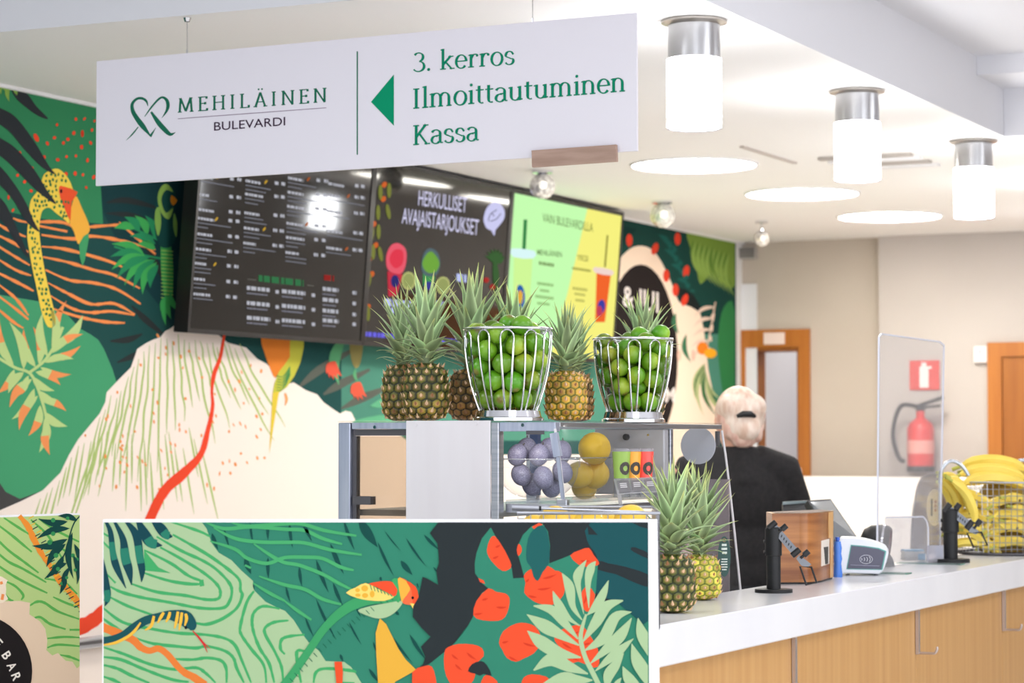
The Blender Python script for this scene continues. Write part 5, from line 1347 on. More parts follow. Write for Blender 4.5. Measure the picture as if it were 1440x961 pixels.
def pack(N, r, Rt, Rb, Hb, seed):
    rs = np.random.RandomState(seed)
    p = np.zeros((N, 3)); 
    for i in range(N):
        a = rs.uniform(0, 6.28); q = rs.uniform(0, 0.6)*Rt
        p[i] = (q*math.cos(a), q*math.sin(a), r + (i/N)*Hb*1.5)
    for it in range(500):
        p[:, 2] -= 0.0012 if it < 420 else 0.0002
        for sub in range(3):
            d = p[:, None, :]-p[None, :, :]; L = np.sqrt((d**2).sum(2)) + np.eye(N)*9 + 1e-9
            ov = np.clip(2*r*1.0 - L, 0, None)
            p += ((d/L[..., None])*(ov*0.5)[..., None]).sum(1)*0.6
            rad = np.hypot(p[:, 0], p[:, 1])
            lim = np.array([basket_r(z, Rt, Rb, Hb) - r*1.02 if z < Hb else Rt - r*1.02 - (z-Hb)*0.35 for z in p[:, 2]])
            k = np.where(rad > lim, lim/np.maximum(rad, 1e-6), 1.0); p[:, 0] *= k; p[:, 1] *= k
            p[:, 2] = np.maximum(p[:, 2], r)
    return p
def wire_basket(loc, Rt, Rb, Hb, hf, label):
    k = thing('wire_fruit_basket', label, 'basket', loc, 0, 'chrome wire fruit baskets')
    m = MB(); m.lathe([(0, 0), (Rb*1.22, 0), (Rb*1.22, hf*0.28), (Rb*1.15, hf*0.38), (Rb*1.1, hf*0.95), (Rb*1.02, hf), (0, hf)], 40, CHROME); m.build('foot', k, 30, False)
    rw = 0.0026
    m = MB(); m.tube([(Rt*1.0*math.cos(2*math.pi*i/48), Rt*math.sin(2*math.pi*i/48), hf+Hb+0.004) for i in range(48)], 0.0034, 8, CHROME, closed=True); m.build('rim', k, 60, False)
    nl = 11; half = 2*math.pi/nl*0.27
    pts = []
    for sgn in (-1, 1):
        leg = []
        for i in range(13):
            z = Hb*(i/12.0)*0.90; r = basket_r(z, Rt, Rb, Hb)*0.985; sp = half*(0.55+0.45*(i/12.0))
            leg.append((r*math.cos(sgn*sp), r*math.sin(sgn*sp), hf + z))
        pts.append(leg)
    top = []
    for i in range(1, 8):
        a = math.pi*i/8; z = Hb*0.90 + Hb*0.095*math.sin(a); r = basket_r(z, Rt, Rb, Hb)*0.985
        top.append((r*math.cos(-half*math.cos(a)), r*math.sin(-half*math.cos(a)), hf+z))
    m = MB(); m.tube(pts[0] + top + pts[1][::-1], rw, 6, CHROME, cap=True); me = m.mesh('wire', 60)
    for i in range(nl): place('wire', me, k, (0, 0, 0), (0, 0, 2*math.pi*i/nl + 0.12))
    return k
def lime_basket(px, sdep, wpix, ytop, ybase, yfoot, N, seed, label, side, meshes, lw):
    loc = on_top(px, sdep); Y = loc.y
    hf = wpx(yfoot-ybase, Y); Hb = wpx(ybase-ytop, Y); Rt = wpx(wpix, Y)/2; Rb = Rt*0.66
    wire_basket(loc, Rt, Rb, Hb, hf, label)
    r = wpx(lw, Y)/2
    pts = [tuple(p) for p in pack(N, r, Rt, Rb, Hb, seed)]; rnd = random.Random(seed)
    ords = ('first', 'second', 'third', 'fourth', 'fifth', 'sixth', 'seventh', 'eighth', 'ninth', 'tenth', 'eleventh', 'twelfth')
    rowsz = ('bottom', 'second', 'third', 'fourth', 'fifth', 'sixth')
    heap = [q for q in pts if q[2] > Hb*0.93]
    front = [q for q in pts if q[2] <= Hb*0.93 and q[1] < -0.12*Rt]
    layers = {}
    for q in front: layers.setdefault(min(5, int((q[2]-0.5*r)/(1.55*r))), []).append(q)
    for q in pts:
        x, y, z = q
        o = place('lime', meshes[rnd.randrange(4)], None, loc + Vector((x, y, z + hf + 0.001)))
        o.rotation_euler = (rnd.uniform(0, 6.28), rnd.uniform(0, 6.28), rnd.uniform(0, 6.28)); o.scale = (r*0.97, r*0.97, r*0.97)
        if q in heap:
            k = sorted(heap).index(q); tag(o, 'lime heaped above the %s basket rim, %s from left' % (side, ords[min(k, 11)]), 'lime', 'limes heaped above the rim of the %s basket' % side)
        elif q in front:
            li = min(5, int((z-0.5*r)/(1.55*r))); k = sorted(layers[li]).index(q)
            tag(o, 'lime in the %s layer of the %s basket front, %s from left' % (rowsz[li], side, ords[min(k, 11)]), 'lime', 'limes at the front of the %s wire basket' % side)
        else: tag(o, 'green lime hidden deep inside at the back of the %s wire basket' % side, 'lime', 'limes at the back of the %s wire basket' % side)
lime_basket(714.5, sN+0.17, 124, 462.5, 574, 589, 50, 4, 'left chrome wire basket heaped with dark green limes on the case', 'left', LIMES, 29.5)
lime_basket(890.5, sN+0.72, 111, 473.5, 573, 588, 50, 7, 'right chrome wire basket heaped with bright limes on the case', 'right', LIMES2, 26.5)

# ------------------------------------------------------------------ bowls, plums, lemons, cups in the case
def bowl(px, py_top, py_bot, wpix, Y, label):
    c = P(px, py_bot, Y); c.z = zS + 0.0005; R = wpx(wpix, Y)/2; Hh = wpx(py_bot-py_top, Y)
    prof = [(0, 0), (R*0.3, 0.0)] + [(R*(0.30+0.66*math.sin(math.radians(a))), Hh*0.78*(1-math.cos(math.radians(a)))) for a in range(10, 91, 10)] + [(R, Hh*0.79), (R, Hh)]
    prof2 = [(r-0.003, z+0.002) for r, z in prof[::-1] if r > 0.004] + [(0, 0.003)]
    k = thing('glass_bowl', label, 'bowl', c, 0, 'glass fruit bowls')
    m = MB(); m.lathe(prof, 40, BOWLG); m.build('bowl_wall', k, 40, False)
    m = MB(); m.tube([((R-0.0005)*math.cos(2*math.pi*i/40), (R-0.0005)*math.sin(2*math.pi*i/40), Hh) for i in range(40)], 0.0016, 6, clear('bowl_rim', (226, 230, 234), 2.5, 0.2), closed=True); m.build('rim', k, 60, False)
    return c, R, Hh
b1, R1, H1 = bowl(757, 647, 701, 118, 5.93, 'clear glass bowl of grey purple plums in the display case')
b2, R2, H2 = bowl(809, 645, 698, 106, 6.16, 'clear glass bowl of lemons in the display case behind the plums')
VPL = noisy('plum_bloom', (86, 84, 112), (140, 136, 158), (14, 14, 14), 0.45)
m = MB(); m.lathe([(math.sin(math.pi*i/12)*0.86*(1 if 0 < i < 12 else 0), -math.cos(math.pi*i/12)*(1.0 if i else 0.97)) for i in range(13)], 18, VPL); PLUM = m.mesh('plum', 80)
m = MB(); m.tube([(0, 0, 0.95), (0.05, 0, 1.2)], 0.05, 6, mat('plum_stem', (70, 66, 60), 0.7)); PSTEM = m.mesh('stem')
YLEM = noisy('lemon_skin', (236, 184, 40), (246, 208, 70), (220, 220, 220), 0.35, bump=0.25)
lp_prof = [(0, -1.24), (0.10, -1.2), (0.2, -1.1)] + [(math.sin(math.pi*i/12), -math.cos(math.pi*i/12)*1.08) for i in range(2, 11)] + [(0.22, 1.1), (0.12, 1.24), (0.05, 1.28), (0, 1.28)]
m = MB(); m.lathe(lp_prof, 20, YLEM); LEMON = m.mesh('lemon', 80)
rnd = random.Random(2)
pl_px = [(728, 640, -0.01), (758, 640, -0.03), (741, 632, 0.04), (772, 632, 0.02), (790, 636, 0.03), (733, 668, 0.0), (764, 672, -0.03), (791, 664, 0.0), (748, 682, 0.04), (775, 684, 0.04)]
for i, (px, py, dy) in enumerate(pl_px):
    c = P(px, py, b1.y+dy)
    o = place('plum', PLUM, None, c); r = wpx(16.5, c.y); o.scale = (r, r, r); o.rotation_euler = (rnd.uniform(-.5, .5), rnd.uniform(-.4, .4), rnd.uniform(0, 6))
    top = i < 5
    tag(o, 'dusky plum on top in the glass bowl, %s from left' % ('first', 'third', 'second', 'fourth', 'fifth')[i] if top else 'dusky plum low in the glass bowl, %s' % ('lower left', 'middle of the upper layer', 'right end', 'at the bottom left', 'at the bottom right')[i-5], 'plum', 'plums on top in the glass bowl' if top else 'plums low in the glass bowl')
    s_ = place('stem', PSTEM, o)
for px, py, dy, wd, lab, rot in ((836, 631, -0.02, 23, 'large lemon on top of the heap in the glass bowl', (1.2, 0.9, 0)), (815, 668, 0.0, 19, 'lemon low in the glass bowl, nearest the plums', (0.3, 1.4, 0.5)), (838, 668, 0.02, 19, 'lemon low in the glass bowl, nearest the juice cups', (0.6, 0.4, 0.2)), (822, 686, 0.05, 17, 'lemon at the very bottom of the glass bowl', (1.5, 0.2, 1.0))):
    c = P(px, py, b2.y+dy); o = place('lemon', LEMON, None, c); r = wpx(wd, c.y); o.scale = (r, r, r); o.rotation_euler = rot
    tag(o, lab, 'lemon', 'lemons in the glass bowl')
JC = ((874, (150, 184, 84), 'green'), (889, (244, 164, 60), 'orange'), (906.5, (236, 84, 76), 'red'))
for i, (px, c, nm) in enumerate(JC):
    Y = 6.0 + 0.02*i; bs = P(px, 673.5, Y); k = thing('juice_cup', 'clear lidded cup of %s juice with a dark round emblem in the case' % nm, 'cup', bs, 0, 'juice cups in the case')
    r = wpx(13, Y); hh = wpx(38, Y)
    m = MB(); m.lathe([(0, 0.001), (r*0.82, 0.001), (r, hh), (0, hh)], 24, mat('juice_%s' % nm, c, 0.25)); m.build('cup_body', k, 30, False)
    m = MB(); m.lathe([(r*0.9, hh+0.0005), (r*1.06, hh+0.0005), (r*1.06, hh+0.004), (r*0.9, hh+0.008), (0, hh+0.008)], 24, clear('cup_lid', (236, 232, 236), 1.5, 0.35)); m.build('lid', k, 40, False)
    m = MB(); ang = math.pi*1.5
    for j in range(12):
        a0 = 2*math.pi*j/12; a1 = 2*math.pi*(j+1)/12
        def sp_(a, rr): 
            x = rr*math.cos(a); z = rr*math.sin(a) + hh*0.38; th = ang + x/r + 0.45; q = r*(0.82+0.18*z/hh)+0.0008
            return (q*math.cos(th), q*math.sin(th), z)
        m.add([sp_(a0, r*0.3), sp_(a0, r*0.72), sp_(a1, r*0.72), sp_(a1, r*0.3)], [(0, 1, 2, 3)], mat('cup_emblem', (58, 52, 46), 0.5))
    m.build('emblem', k, None, False)
    sh = MB(); sh.cyl((0, 0, -(bs.z-zS)), r*0.9, bs.z-zS-0.0005, 16, clear('riser', (236, 238, 240), 1.0, 0.1)); sh.build('riser', k, 30, False)
# price cards on a tilted holder
hd = P(900, 690, 5.9)
kh = thing('price_card_holder', 'clear tilted holder with small dark price cards below the juice cups', 'card holder', hd)
cc = [P(863, 675, 5.95), P(926, 672, 5.95), P(926, 692, 5.87), P(868, 696, 5.87)]
m = MB(); m.prism(cc, Vector((0, 0.004, 0.002)), clear('holder_clear', (226, 226, 228), 1.2, 0.35, (196, 196, 200))); m.build('plate', kh)
m = MB(); m.prism([cc[3], P(872, 724, 5.88), P(877, 724, 5.88), cc[3] + Vector((0.01, 0, 0))], Vector((0, 0.003, 0)), clear('holder_clear')); m.build('leg', kh)
for i in range(3):
    def lq(u, v): return (cc[0]*(1-u)+cc[1]*u)*(1-v) + (cc[3]*(1-u)+cc[2]*u)*v + Vector((0, -0.001, 0.0012))
    u0 = 0.06+0.31*i; u1 = u0+0.27
    m = MB(); m.prism([lq(u0, .12), lq(u1, .12), lq(u1, .9), lq(u0, .9)], Vector((0, 0.0006, 0)), mat('price_card', (112, 110, 116), 0.5)); m.build('price_card', kh)
    m = MB()
    for v in (.3, .42, .54): m.add([lq(u0+.05, v)+Vector((0,-.0006,.0004)), lq(u1-.06, v)+Vector((0,-.0006,.0004)), lq(u1-.06, v+.06)+Vector((0,-.0006,.0004)), lq(u0+.05, v+.06)+Vector((0,-.0006,.0004))], [(0,1,2,3)], mat('price_print', (210, 208, 212), 0.5))
    m.build('printed_lines', kh)

# ------------------------------------------------------------------ rectangular lemon basket behind the panel
WIREG = mat('wire_grey_steel', (176, 178, 186), 0.3, 0.9)
yb_, yf_ = 5.40, 5.14
zt_ = P(830, 722, yf_).z; zb_ = ZC + 0.004
xl, xr = P(728, 720, 5.2).x, P(927, 720, 5.14).x
lb = thing('lemon_basket', 'rectangular wire basket of lemons behind the top edge of the printed panel', 'basket', ((xl+xr)/2, (yb_+yf_)/2, ZC))
m = MB(); m.tube([(xl, yf_, zt_), (xr, yf_, zt_), (xr, yb_, zt_+0.006), (xl, yb_, zt_+0.006)], 0.0036, 8, WIREG, closed=True); m.build('rim', lb, 50)
m = MB(); m.tube([(xl-0.012, yf_+0.01, zt_+0.012), (xl+0.045, yf_+0.008, zt_+0.010)], 0.0075, 10, WIREG); m.tube([(xl+0.0452, yf_+0.008, zt_+0.010), (xl+0.05, yf_+0.008, zt_+0.0099)], 0.005, 10, BLACK); m.tube([(xl+0.05, yf_+0.008, zt_+0.0098), (xr-0.03, yf_+0.03, zt_+0.001)], 0.003, 8, WIREG); m.build('handle', lb, 50)
def wires(a, b, n, z0, z1, nm='wire'):
    for i in range(n+1):
        t = i/n; x = a[0]+(b[0]-a[0])*t; y = a[1]+(b[1]-a[1])*t
        m = MB(); m.tube([(x, y, z0), (x, y, z1)], 0.0013, 5, WIREG); m.build(nm, lb)
wires((xl, yf_), (xr, yf_), 11, zb_, zt_); wires((xr, yf_), (xr, yb_), 12, zb_, zt_)
for i in range(1, 12):
    z = zb_ + (zt_-zb_)*i/12; m = MB(); m.tube([(xl, yf_, z), (xr, yf_, z), (xr, yb_, z), (xl, yb_, z)], 0.0012, 5, WIREG, closed=True); m.build('wire', lb)
m = MB(); m.box((xl, yf_, zb_-0.003), (xr, yb_, zb_), mat('basket_floor', (150, 150, 150), 0.5)); m.build('base_tray', lb)
m = MB(); m.box((xl+0.006, yf_+0.008, zb_+0.001), (xr-0.006, yb_-0.008, zb_+0.15), mat('basket_liner', (206, 200, 186), 0.8)); o = m.build('liner', lb)
rnd = random.Random(8)
for i, (px, py, Y, wd) in enumerate(((781, 735, 5.24, 25), (804, 739, 5.3, 20), (828, 741, 5.22, 23), (887, 733, 5.24, 26), (858, 744, 5.3, 22), (752, 744, 5.3, 20))):
    c = P(px, py, Y); o = place('lemon', LEMON, None, c); r = wpx(wd, Y); r = min(r, .036); o.scale = (r, r, r); o.rotation_euler = (rnd.uniform(0, 3), 1.4, rnd.uniform(0, 3))
    tag(o, ('round lemon left in the wire basket behind the panel', 'lemon half hidden between the left and middle lemons of the basket', 'pale lemon in the middle of the wire basket behind the panel', 'large lemon at the right end of the wire basket behind the panel', 'lemon sunk low between middle and right lemons of the basket', 'lemon sunk at the left end of the wire basket')[i], 'lemon', 'lemons in the wire basket behind the panel')

# ------------------------------------------------------------------ things on the counter
def holder(px, py, Y, ptop, label, sc=1.0, arm=None, br=None):
    """black pole with a slotted hinged arm and an empty wire bracket"""
    b = zhit(px, py, ZC); Y = b.y; k = lambda p: wpx(p, Y)
    h = thing('terminal_stand', label, 'stand', b, 0, 'black pole stands on the counter')
    m = MB(); m.lathe([(0, 0.0), (k(26.5), 0.0), (k(26.5), k(4.2)), (k(25.8), k(5)), (0, k(5))], 36, BLACKM); m.build('base_plate', h, 30, False)
    hp = k(py-ptop)
    m = MB(); m.lathe([(k(10), k(5)), (k(10), hp*0.56), (k(11.8), hp*0.565), (k(11.8), hp*0.97), (k(10), hp), (0, hp)], 24, BLACKM); m.build('pole', h, 30, False)
    for z in (0.62, 0.78):
        m = MB(frame(b + Vector((-k(11.4), 0, hp*z)), Vector((0, 1, 0)), ZV, Vector((-1, 0, 0)))); m.cyl((0, 0, 0), k(2.4), k(2.4), 10, BLACK); m.build('screw', h, 30)
    a0 = P(arm[0][0], arm[0][1], Y-0.012); a1 = P(arm[1][0], arm[1][1], Y-0.03); d = (a1-a0).normalized()
    m = MB(); wv = d.cross(Vector((0, 1, 0))).normalized()
    hw = k(5.2)
    m.hexa([a0 - wv*hw, a0 + wv*hw, a0 + wv*hw + Vector((0, k(3), 0)), a0 - wv*hw + Vector((0, k(3), 0))], [a1 - wv*hw, a1 + wv*hw, a1 + wv*hw + Vector((0, k(3), 0)), a1 - wv*hw + Vector((0, k(3), 0))], GREYM); m.build('arm', h)
    for i in range(7):
        c = a0*(1-(0.2+0.09*i)) + a1*(0.2+0.09*i) + Vector((0, -0.0006, 0))
        m = MB(); m.bar(c - wv*k(1.6) + d*k(1), c + wv*k(1.6) - d*k(1), k(1.6), 0.0008, BLACK, up=Vector((0, 1, 0))); m.build('slot', h)
    for t, off in ((0.02, 0), (0.92, 0)):
        c = a0*(1-t)+a1*t; m = MB(); m.tube([c + wv*k(7) , c - wv*k(7)], k(4.3), 14, BLACK); m.build('hinge', h, 40)
    for t in (0.26, 1.1):
        c = a0*(1-t)+a1*t; m = MB(); u = wv if wv.x+wv.z > 0 else -wv; m.tube([c, c+u*k(6)], k(2), 10, BLACK); m.tube([c+u*k(6), c+u*k(15)], k(4.2), 12, BLACK); m.build('knob', h, 40)
    m = MB(); pts = [P(x, y, Y-0.03) for x, y in br[0]]
    m.prism(pts, Vector((0, 0.004, 0)), GREYM); m.build('bracket_plate', h)
    m = MB(); m.tube([P(x, y, Y-0.03) for x, y in br[1]], k(1.6), 8, BLACK, closed=True); m.build('bracket_loop', h)
    return h
holder(1088, 833.5, 6.4, 742, 'near black pole stand with slotted arm and empty wire bracket, before the wooden box', arm=((1085, 738), (1122, 781)), br=([(1124, 781), (1141, 794), (1136, 798), (1127, 796), (1120, 786)], [(1125, 797), (1141, 798), (1148.5, 820), (1134, 823)]))
holder(1337, 791, 8.0, 716, 'far black pole stand with slotted arm, before the banana basket', arm=((1331, 714), (1366, 741)), br=([(1366, 738), (1378, 749), (1372, 752), (1362, 748)], [(1360, 750), (1380, 749), (1388.5, 767), (1369, 770)]))

# wooden box
wb_ = thing('wooden_box', 'walnut veneer box with rounded corner and a slot, behind the near pole stand', 'box', zhit(1125, 818, ZC))
f0 = zhit(1086, 822.5, ZC); f1 = zhit(1146, 822, ZC); f2 = zhit(1172.5, 814.5, ZC)
hb = wpx(99, f1.y)
bk = Vector((f2.x-f1.x, f2.y-f1.y, 0)); 
poly = [f0, f0 + (f1-f0)*0.62] + [Vector(v) for v in spline([tuple(f0+(f1-f0)*0.62), tuple(f0+(f1-f0)*0.86), tuple(f1*0.75+f2*0.25), tuple(f1*0.5+f2*0.5)], 4, False)[1:]] + [f2, f2 + Vector((-0.03, 0.11, 0)), f0 + Vector((0.0, 0.15, 0))]
poly = [Vector((p.x, p.y, ZC+0.006)) for p in poly]
m = MB(); m.prism(poly, ZV*(hb-0.006), WALNUT); m.build('shell', wb_, 35)
m = MB(); m.prism([p + (Vector((wb_.location.x, wb_.location.y+0.05, p.z))-p)*0.04 - ZV*0.0055 for p in poly], ZV*0.005, BLACK); m.build('base', wb_)
cen = sum(poly, Vector())/len(poly)
rim = [p + ZV*(hb-0.0055) for p in poly]; inner = [cen + ZV*(hb-0.0055) + (p-cen)*0.9 for p in poly]
m = MB(); k_ = len(poly); m.add([tuple(p) for p in rim+inner], [(i, (i+1) % k_, k_+(i+1) % k_, k_+i) for i in range(k_)], mat('walnut_edge', (206, 158, 104), 0.4)); m.build('rim', wb_)
m = MB(); m.prism([p+ZV*0.0002 for p in inner], ZV*0.0006, mat('box_inside', (96, 58, 32), 0.6)); m.build('lid_recess', wb_)
sd = (f2-f1).normalized(); sn = Vector((sd.y, -sd.x, 0)); 
pm_ = f1*0.5+f2*0.5
def bx_pt(px, py, off): return hit(px, py, pm_ + sn*off, sn)
m = MB(); m.prism([bx_pt(1154.5, 761, .0005), bx_pt(1165.5, 758, .0005), bx_pt(1165.5, 793, .0005), bx_pt(1154.5, 797, .0005)], sn*0.0015, mat('slot_white', (226, 216, 204), 0.5)); m.build('slot_plate', wb_)
m = MB(); m.prism([bx_pt(1158.5, 770, .0022), bx_pt(1164.5, 769, .0022), bx_pt(1164.5, 793, .0022), bx_pt(1160.5, 794, .0022)], sn*0.0006, mat('slot_dark', (60, 58, 54), 0.6)); m.build('slot_opening', wb_)
m = MB(); m.prism([bx_pt(1164.5, 721, .0006), bx_pt(1170.5, 720, .0006), bx_pt(1170.5, 812, .0006), bx_pt(1167, 813, .0006), bx_pt(1167, 757, .0006), bx_pt(1164.5, 757, .0006)], sn*0.002, mat('walnut_light', (212, 164, 106), 0.35)); m.build('corner_strip', wb_)

# blue wrapped roll beside the box
bl_ = thing('blue_bottle', 'translucent blue plastic bottle between wooden box and card terminal', 'bottle', zhit(1178, 812, ZC))
m = MB(); r = wpx(6.5, bl_.location.y)
m.lathe([(0, 0), (r, 0), (r*1.05, .01), (r*0.8, .04), (r*1.0, .055), (r*0.8, .07), (r*.95, .085), (r*0.7, wpx(50, bl_.location.y)), (0, wpx(51, bl_.location.y))], 16, mat('blue_plastic', (72, 130, 222), 0.2)); m.build('body', bl_, 50, False)
m = MB(); m.lathe([(r*0.5, wpx(51, bl_.location.y)), (r*0.5, wpx(56, bl_.location.y)), (0, wpx(56, bl_.location.y))], 14, mat('blue_cap', (40, 92, 200), 0.3)); m.build('cap', bl_, 40, False)

# card terminal
ct = zhit(1212, 809, ZC); Yc = ct.y
term = thing('card_terminal', 'white contactless card terminal with grey screen showing a wave symbol', 'card terminal', ct)
fr_ = lambda px, py, d=0.0: P(px, py, Yc - 0.03 + d)
out = [(1178,811), (1176,790), (1180,766), (1190,763), (1215,765), (1240,772), (1248,779), (1249,788), (1240,812), (1225,814), (1195,813)]
m = MB(); fpt = [fr_(*p) for p in spline(out, 3)]
zmin = min(p.z for p in fpt); fpt = [p + ZV*(ZC+0.004-zmin) for p in fpt]; dz_ = ZC+0.004-zmin
cn_ = sum(fpt, Vector())/len(fpt); n_ = len(fpt)
inner = [cn_ + (p-cn_)*0.95 + Vector((0, -0.006, 0)) for p in fpt]; back = [p + Vector((0.015, 0.1, 0)) for p in fpt]
m.add([tuple(p) for p in fpt+inner+back], [tuple(range(n_, 2*n_))] + [(i, (i+1) % n_, n_+(i+1) % n_, n_+i) for i in range(n_)] + [(i, (i+1) % n_, 2*n_+(i+1) % n_, 2*n_+i) for i in range(n_)] + [tuple(range(2*n_, 3*n_))], mat('terminal_white', (232, 236, 242), 0.3)); m.build('housing', term, 40)
m = MB(); m.prism([fr_(x, y, -.0075)+ZV*dz_ for x, y in ((1197.5,774.5), (1215,776), (1235,779), (1244.5,783), (1239.5,807.5), (1191.5,806.5))], Vector((0, 0.001, 0)), mat('terminal_screen', (78, 78, 98), 0.2)); m.build('screen', term)
m = MB(); m.prism([fr_(x, y, -.007)+ZV*dz_ for x, y in ((1196.5,773), (1215,774.5), (1236,777.5), (1246.5,782), (1241,808.5), (1190.2,807.5))], Vector((0, 0.0008, 0)), mat('terminal_teal', (80, 160, 150), 0.3)); m.build('screen_border', term)
m = MB(); sw = mat('terminal_symbol', (226, 228, 236), 0.4)
for i in range(4):
    c = (1213+i*3.0, 793.5); pts = [fr_(c[0]+ (2.2+i*0.9)*math.cos(math.radians(a)) - 3, c[1]+(2.2+i*0.9)*math.sin(math.radians(a)), -.009)+ZV*dz_ for a in (-50, -25, 0, 25, 50)]
    m.tube(pts, wpx(0.45, Yc), 5, sw)
m.tube([fr_(1218+9*math.cos(a*.4), 793.5+6*math.sin(a*.4), -.009)+ZV*dz_ for a in range(16)], wpx(0.35, Yc), 5, sw, closed=True)
m.build('contactless_symbol', term)
m = MB(); m.add([tuple(fr_(x, y, -.0088)+ZV*dz_) for x, y in ((1196,801), (1237,802.5), (1237,803.3), (1196,801.8))], [(0,1,2,3)], mat('terminal_line', (150, 150, 170), 0.4)); m.build('screen_line', term)
m = MB(); 
for x in (1192, 1232): c = fr_(x, 812, .02)+ZV*0; m.cyl((c.x, c.y, ZC), 0.006, 0.004, 10, DARKM)
m.build('rubber_feet', term)

# till monitor behind the box
mo = thing('till_monitor', 'tilted dark touch screen till behind the wooden box', 'monitor', P(1160, 800, 7.8))
sc4 = [P(1136, 704, 7.75), P(1168, 702, 7.9), P(1209, 761, 7.65), P(1165, 764, 7.55)]
nn = (sc4[1]-sc4[0]).cross(sc4[3]-sc4[0]).normalized(); nn = nn if nn.y < 0 else -nn
m = MB(); m.prism(sc4, -nn*0.02, BLACK); m.build('casing', mo)
ce = sum(sc4, Vector())/4
m = MB(); m.prism([ce+(p-ce)*0.9+nn*0.0004 for p in sc4], nn*0.0006, mat('till_glass', (112, 116, 118), 0.12)); m.build('screen', mo)
m = MB(); m.prism([P(1101, 707, 7.8), P(1140, 705, 7.85), P(1150, 722, 7.8), P(1102, 724, 7.75)], Vector((0, 0.04, -0.01)), BLACK); m.build('rear_display', mo)
m = MB(); m.prism([P(1101, 706, 7.79), P(1138, 704, 7.84), P(1138, 709, 7.84), P(1101, 711, 7.79)], Vector((0, 0.02, 0)), mat('till_edge', (150, 164, 166), 0.2)); m.build('display_edge', mo)
m = MB(); m.bar(ce - nn*0.03, Vector((ce.x-0.02, ce.y+0.06, 0.902)), 0.05, 0.03, BLACK); m.build('stand', mo)
tt = thing('till_table', 'low dark till unit behind the serving ledge, with a ribbed dark front', 'till unit', MST @ Vector((mo.location.dot(E1), CT+LED+0.25, 0)))
s_t = zhit(1060, 828, 0.97).dot(E1)
m = MB(MST); m.box((s_t, CT+LED+0.03, 0), (s_t+1.6, CT+LED+0.42, 0.90), BLACKM); m.build('carcass', tt)
# barcode scanner
sc_ = zhit(1236, 800, ZC); Ys = sc_.y + 0.35
sc_ = P(1236, 795, Ys); sc_.z = ZC if False else sc_.z
sz = thing('barcode_scanner', 'black round barcode scanner with red window behind the acrylic screen', 'scanner', P(1240, 797, 7.75))
m = MB(); c = P(1240, 762, 7.75)
ax = Vector((0.96, -0.26, -0.1)).normalized(); ux = ax.orthogonal().normalized(); uy = ax.cross(ux)
def SQ(r, d): return [tuple(c + ax*d + (ux*math.cos(a*.3142)+uy*math.sin(a*.3142))*r) for a in range(20)]
kk = wpx(1, 7.75); ringz = [(4*kk, -30*kk), (15*kk, -26*kk), (22*kk, -16*kk), (24*kk, 0), (23*kk, 8*kk), (20*kk, 12*kk)]
vs = [p for r, d in ringz for p in SQ(r, d)]; m.add(vs, [(i*20+j, i*20+(j+1) % 20, (i+1)*20+(j+1) % 20, (i+1)*20+j) for i in range(5) for j in range(20)] + [tuple(range(20))], BLACK); m.build('head', sz, 50)
m = MB(); m.add(SQ(19.5*kk, 11*kk), [tuple(range(20))], mat('scanner_red', (140, 24, 44), 0.08)); m.build('red_window', sz)
m = MB(); vs = SQ(24.6*kk, 1*kk) + SQ(24.2*kk, 4*kk); m.add(vs, [(j, (j+1) % 20, 20+(j+1) % 20, 20+j) for j in range(20)], CHROME); m.build('chrome_ring', sz, 60)
bz = P(1240, 797, 7.75)
m = MB(); m.tube([Vector((c.x, c.y, ZC)), Vector((c.x+0.01, c.y-0.01, ZC+0.03)), c - ZV*0.04], [0.05, 0.022, 0.02], 14, BLACK); m.build('stem', sz, 40)
sz.location = Vector((c.x, c.y, ZC)); 
for ch in sz.children: ch.location = bz - sz.location

# acrylic screen
ac0 = zhit(1239, 803, ZC)
tA = ac0.dot(E2)
def ap(px, py): return hit(px, py, E2*tA, -E2)
ac = thing('acrylic_screen', 'tall clear acrylic guard with rounded corners standing on the counter', 'guard', zhit(1285, 797, ZC))
cr_ = [ap(1234.5, 809), ap(1237, 474.5), ap(1240.5, 470), ap(1322, 481), ap(1328.5, 486), ap(1322.5, 789)]
zb0 = ZC + 0.004
cr_[0] = Vector((cr_[0].x, cr_[0].y, zb0)); cr_[-1] = Vector((cr_[-1].x, cr_[-1].y, zb0))
m = MB(); m.prism(cr_, E2*0.005, ACRYL); m.build('sheet', ac)
m = MB()
for i in range(5): m.bar(cr_[i]+E2*0.0025, cr_[i+1]+E2*0.0025, 0.0052, 0.005, mat('acrylic_edge', (226, 228, 240)), up=E2)
m.build('polished_edge', ac)
for px, py in ((1245, 807), (1322, 794)):
    q = zhit(px, py, ZC); s = q.dot(E1)
    m = MB(MST); m.box((s-0.03, tA-0.13, ZC+0.0005), (s+0.03, tA+0.08, ZC+0.004), clear('foot_glass', (216, 232, 226), 1.0, 0.15)); m.build('foot', ac)
    m = MB(MST); m.box((s-0.03, tA-0.133, ZC+0.0005), (s+0.03, tA-0.1305, ZC+0.0042), GREENED); m.build('foot_edge', ac)
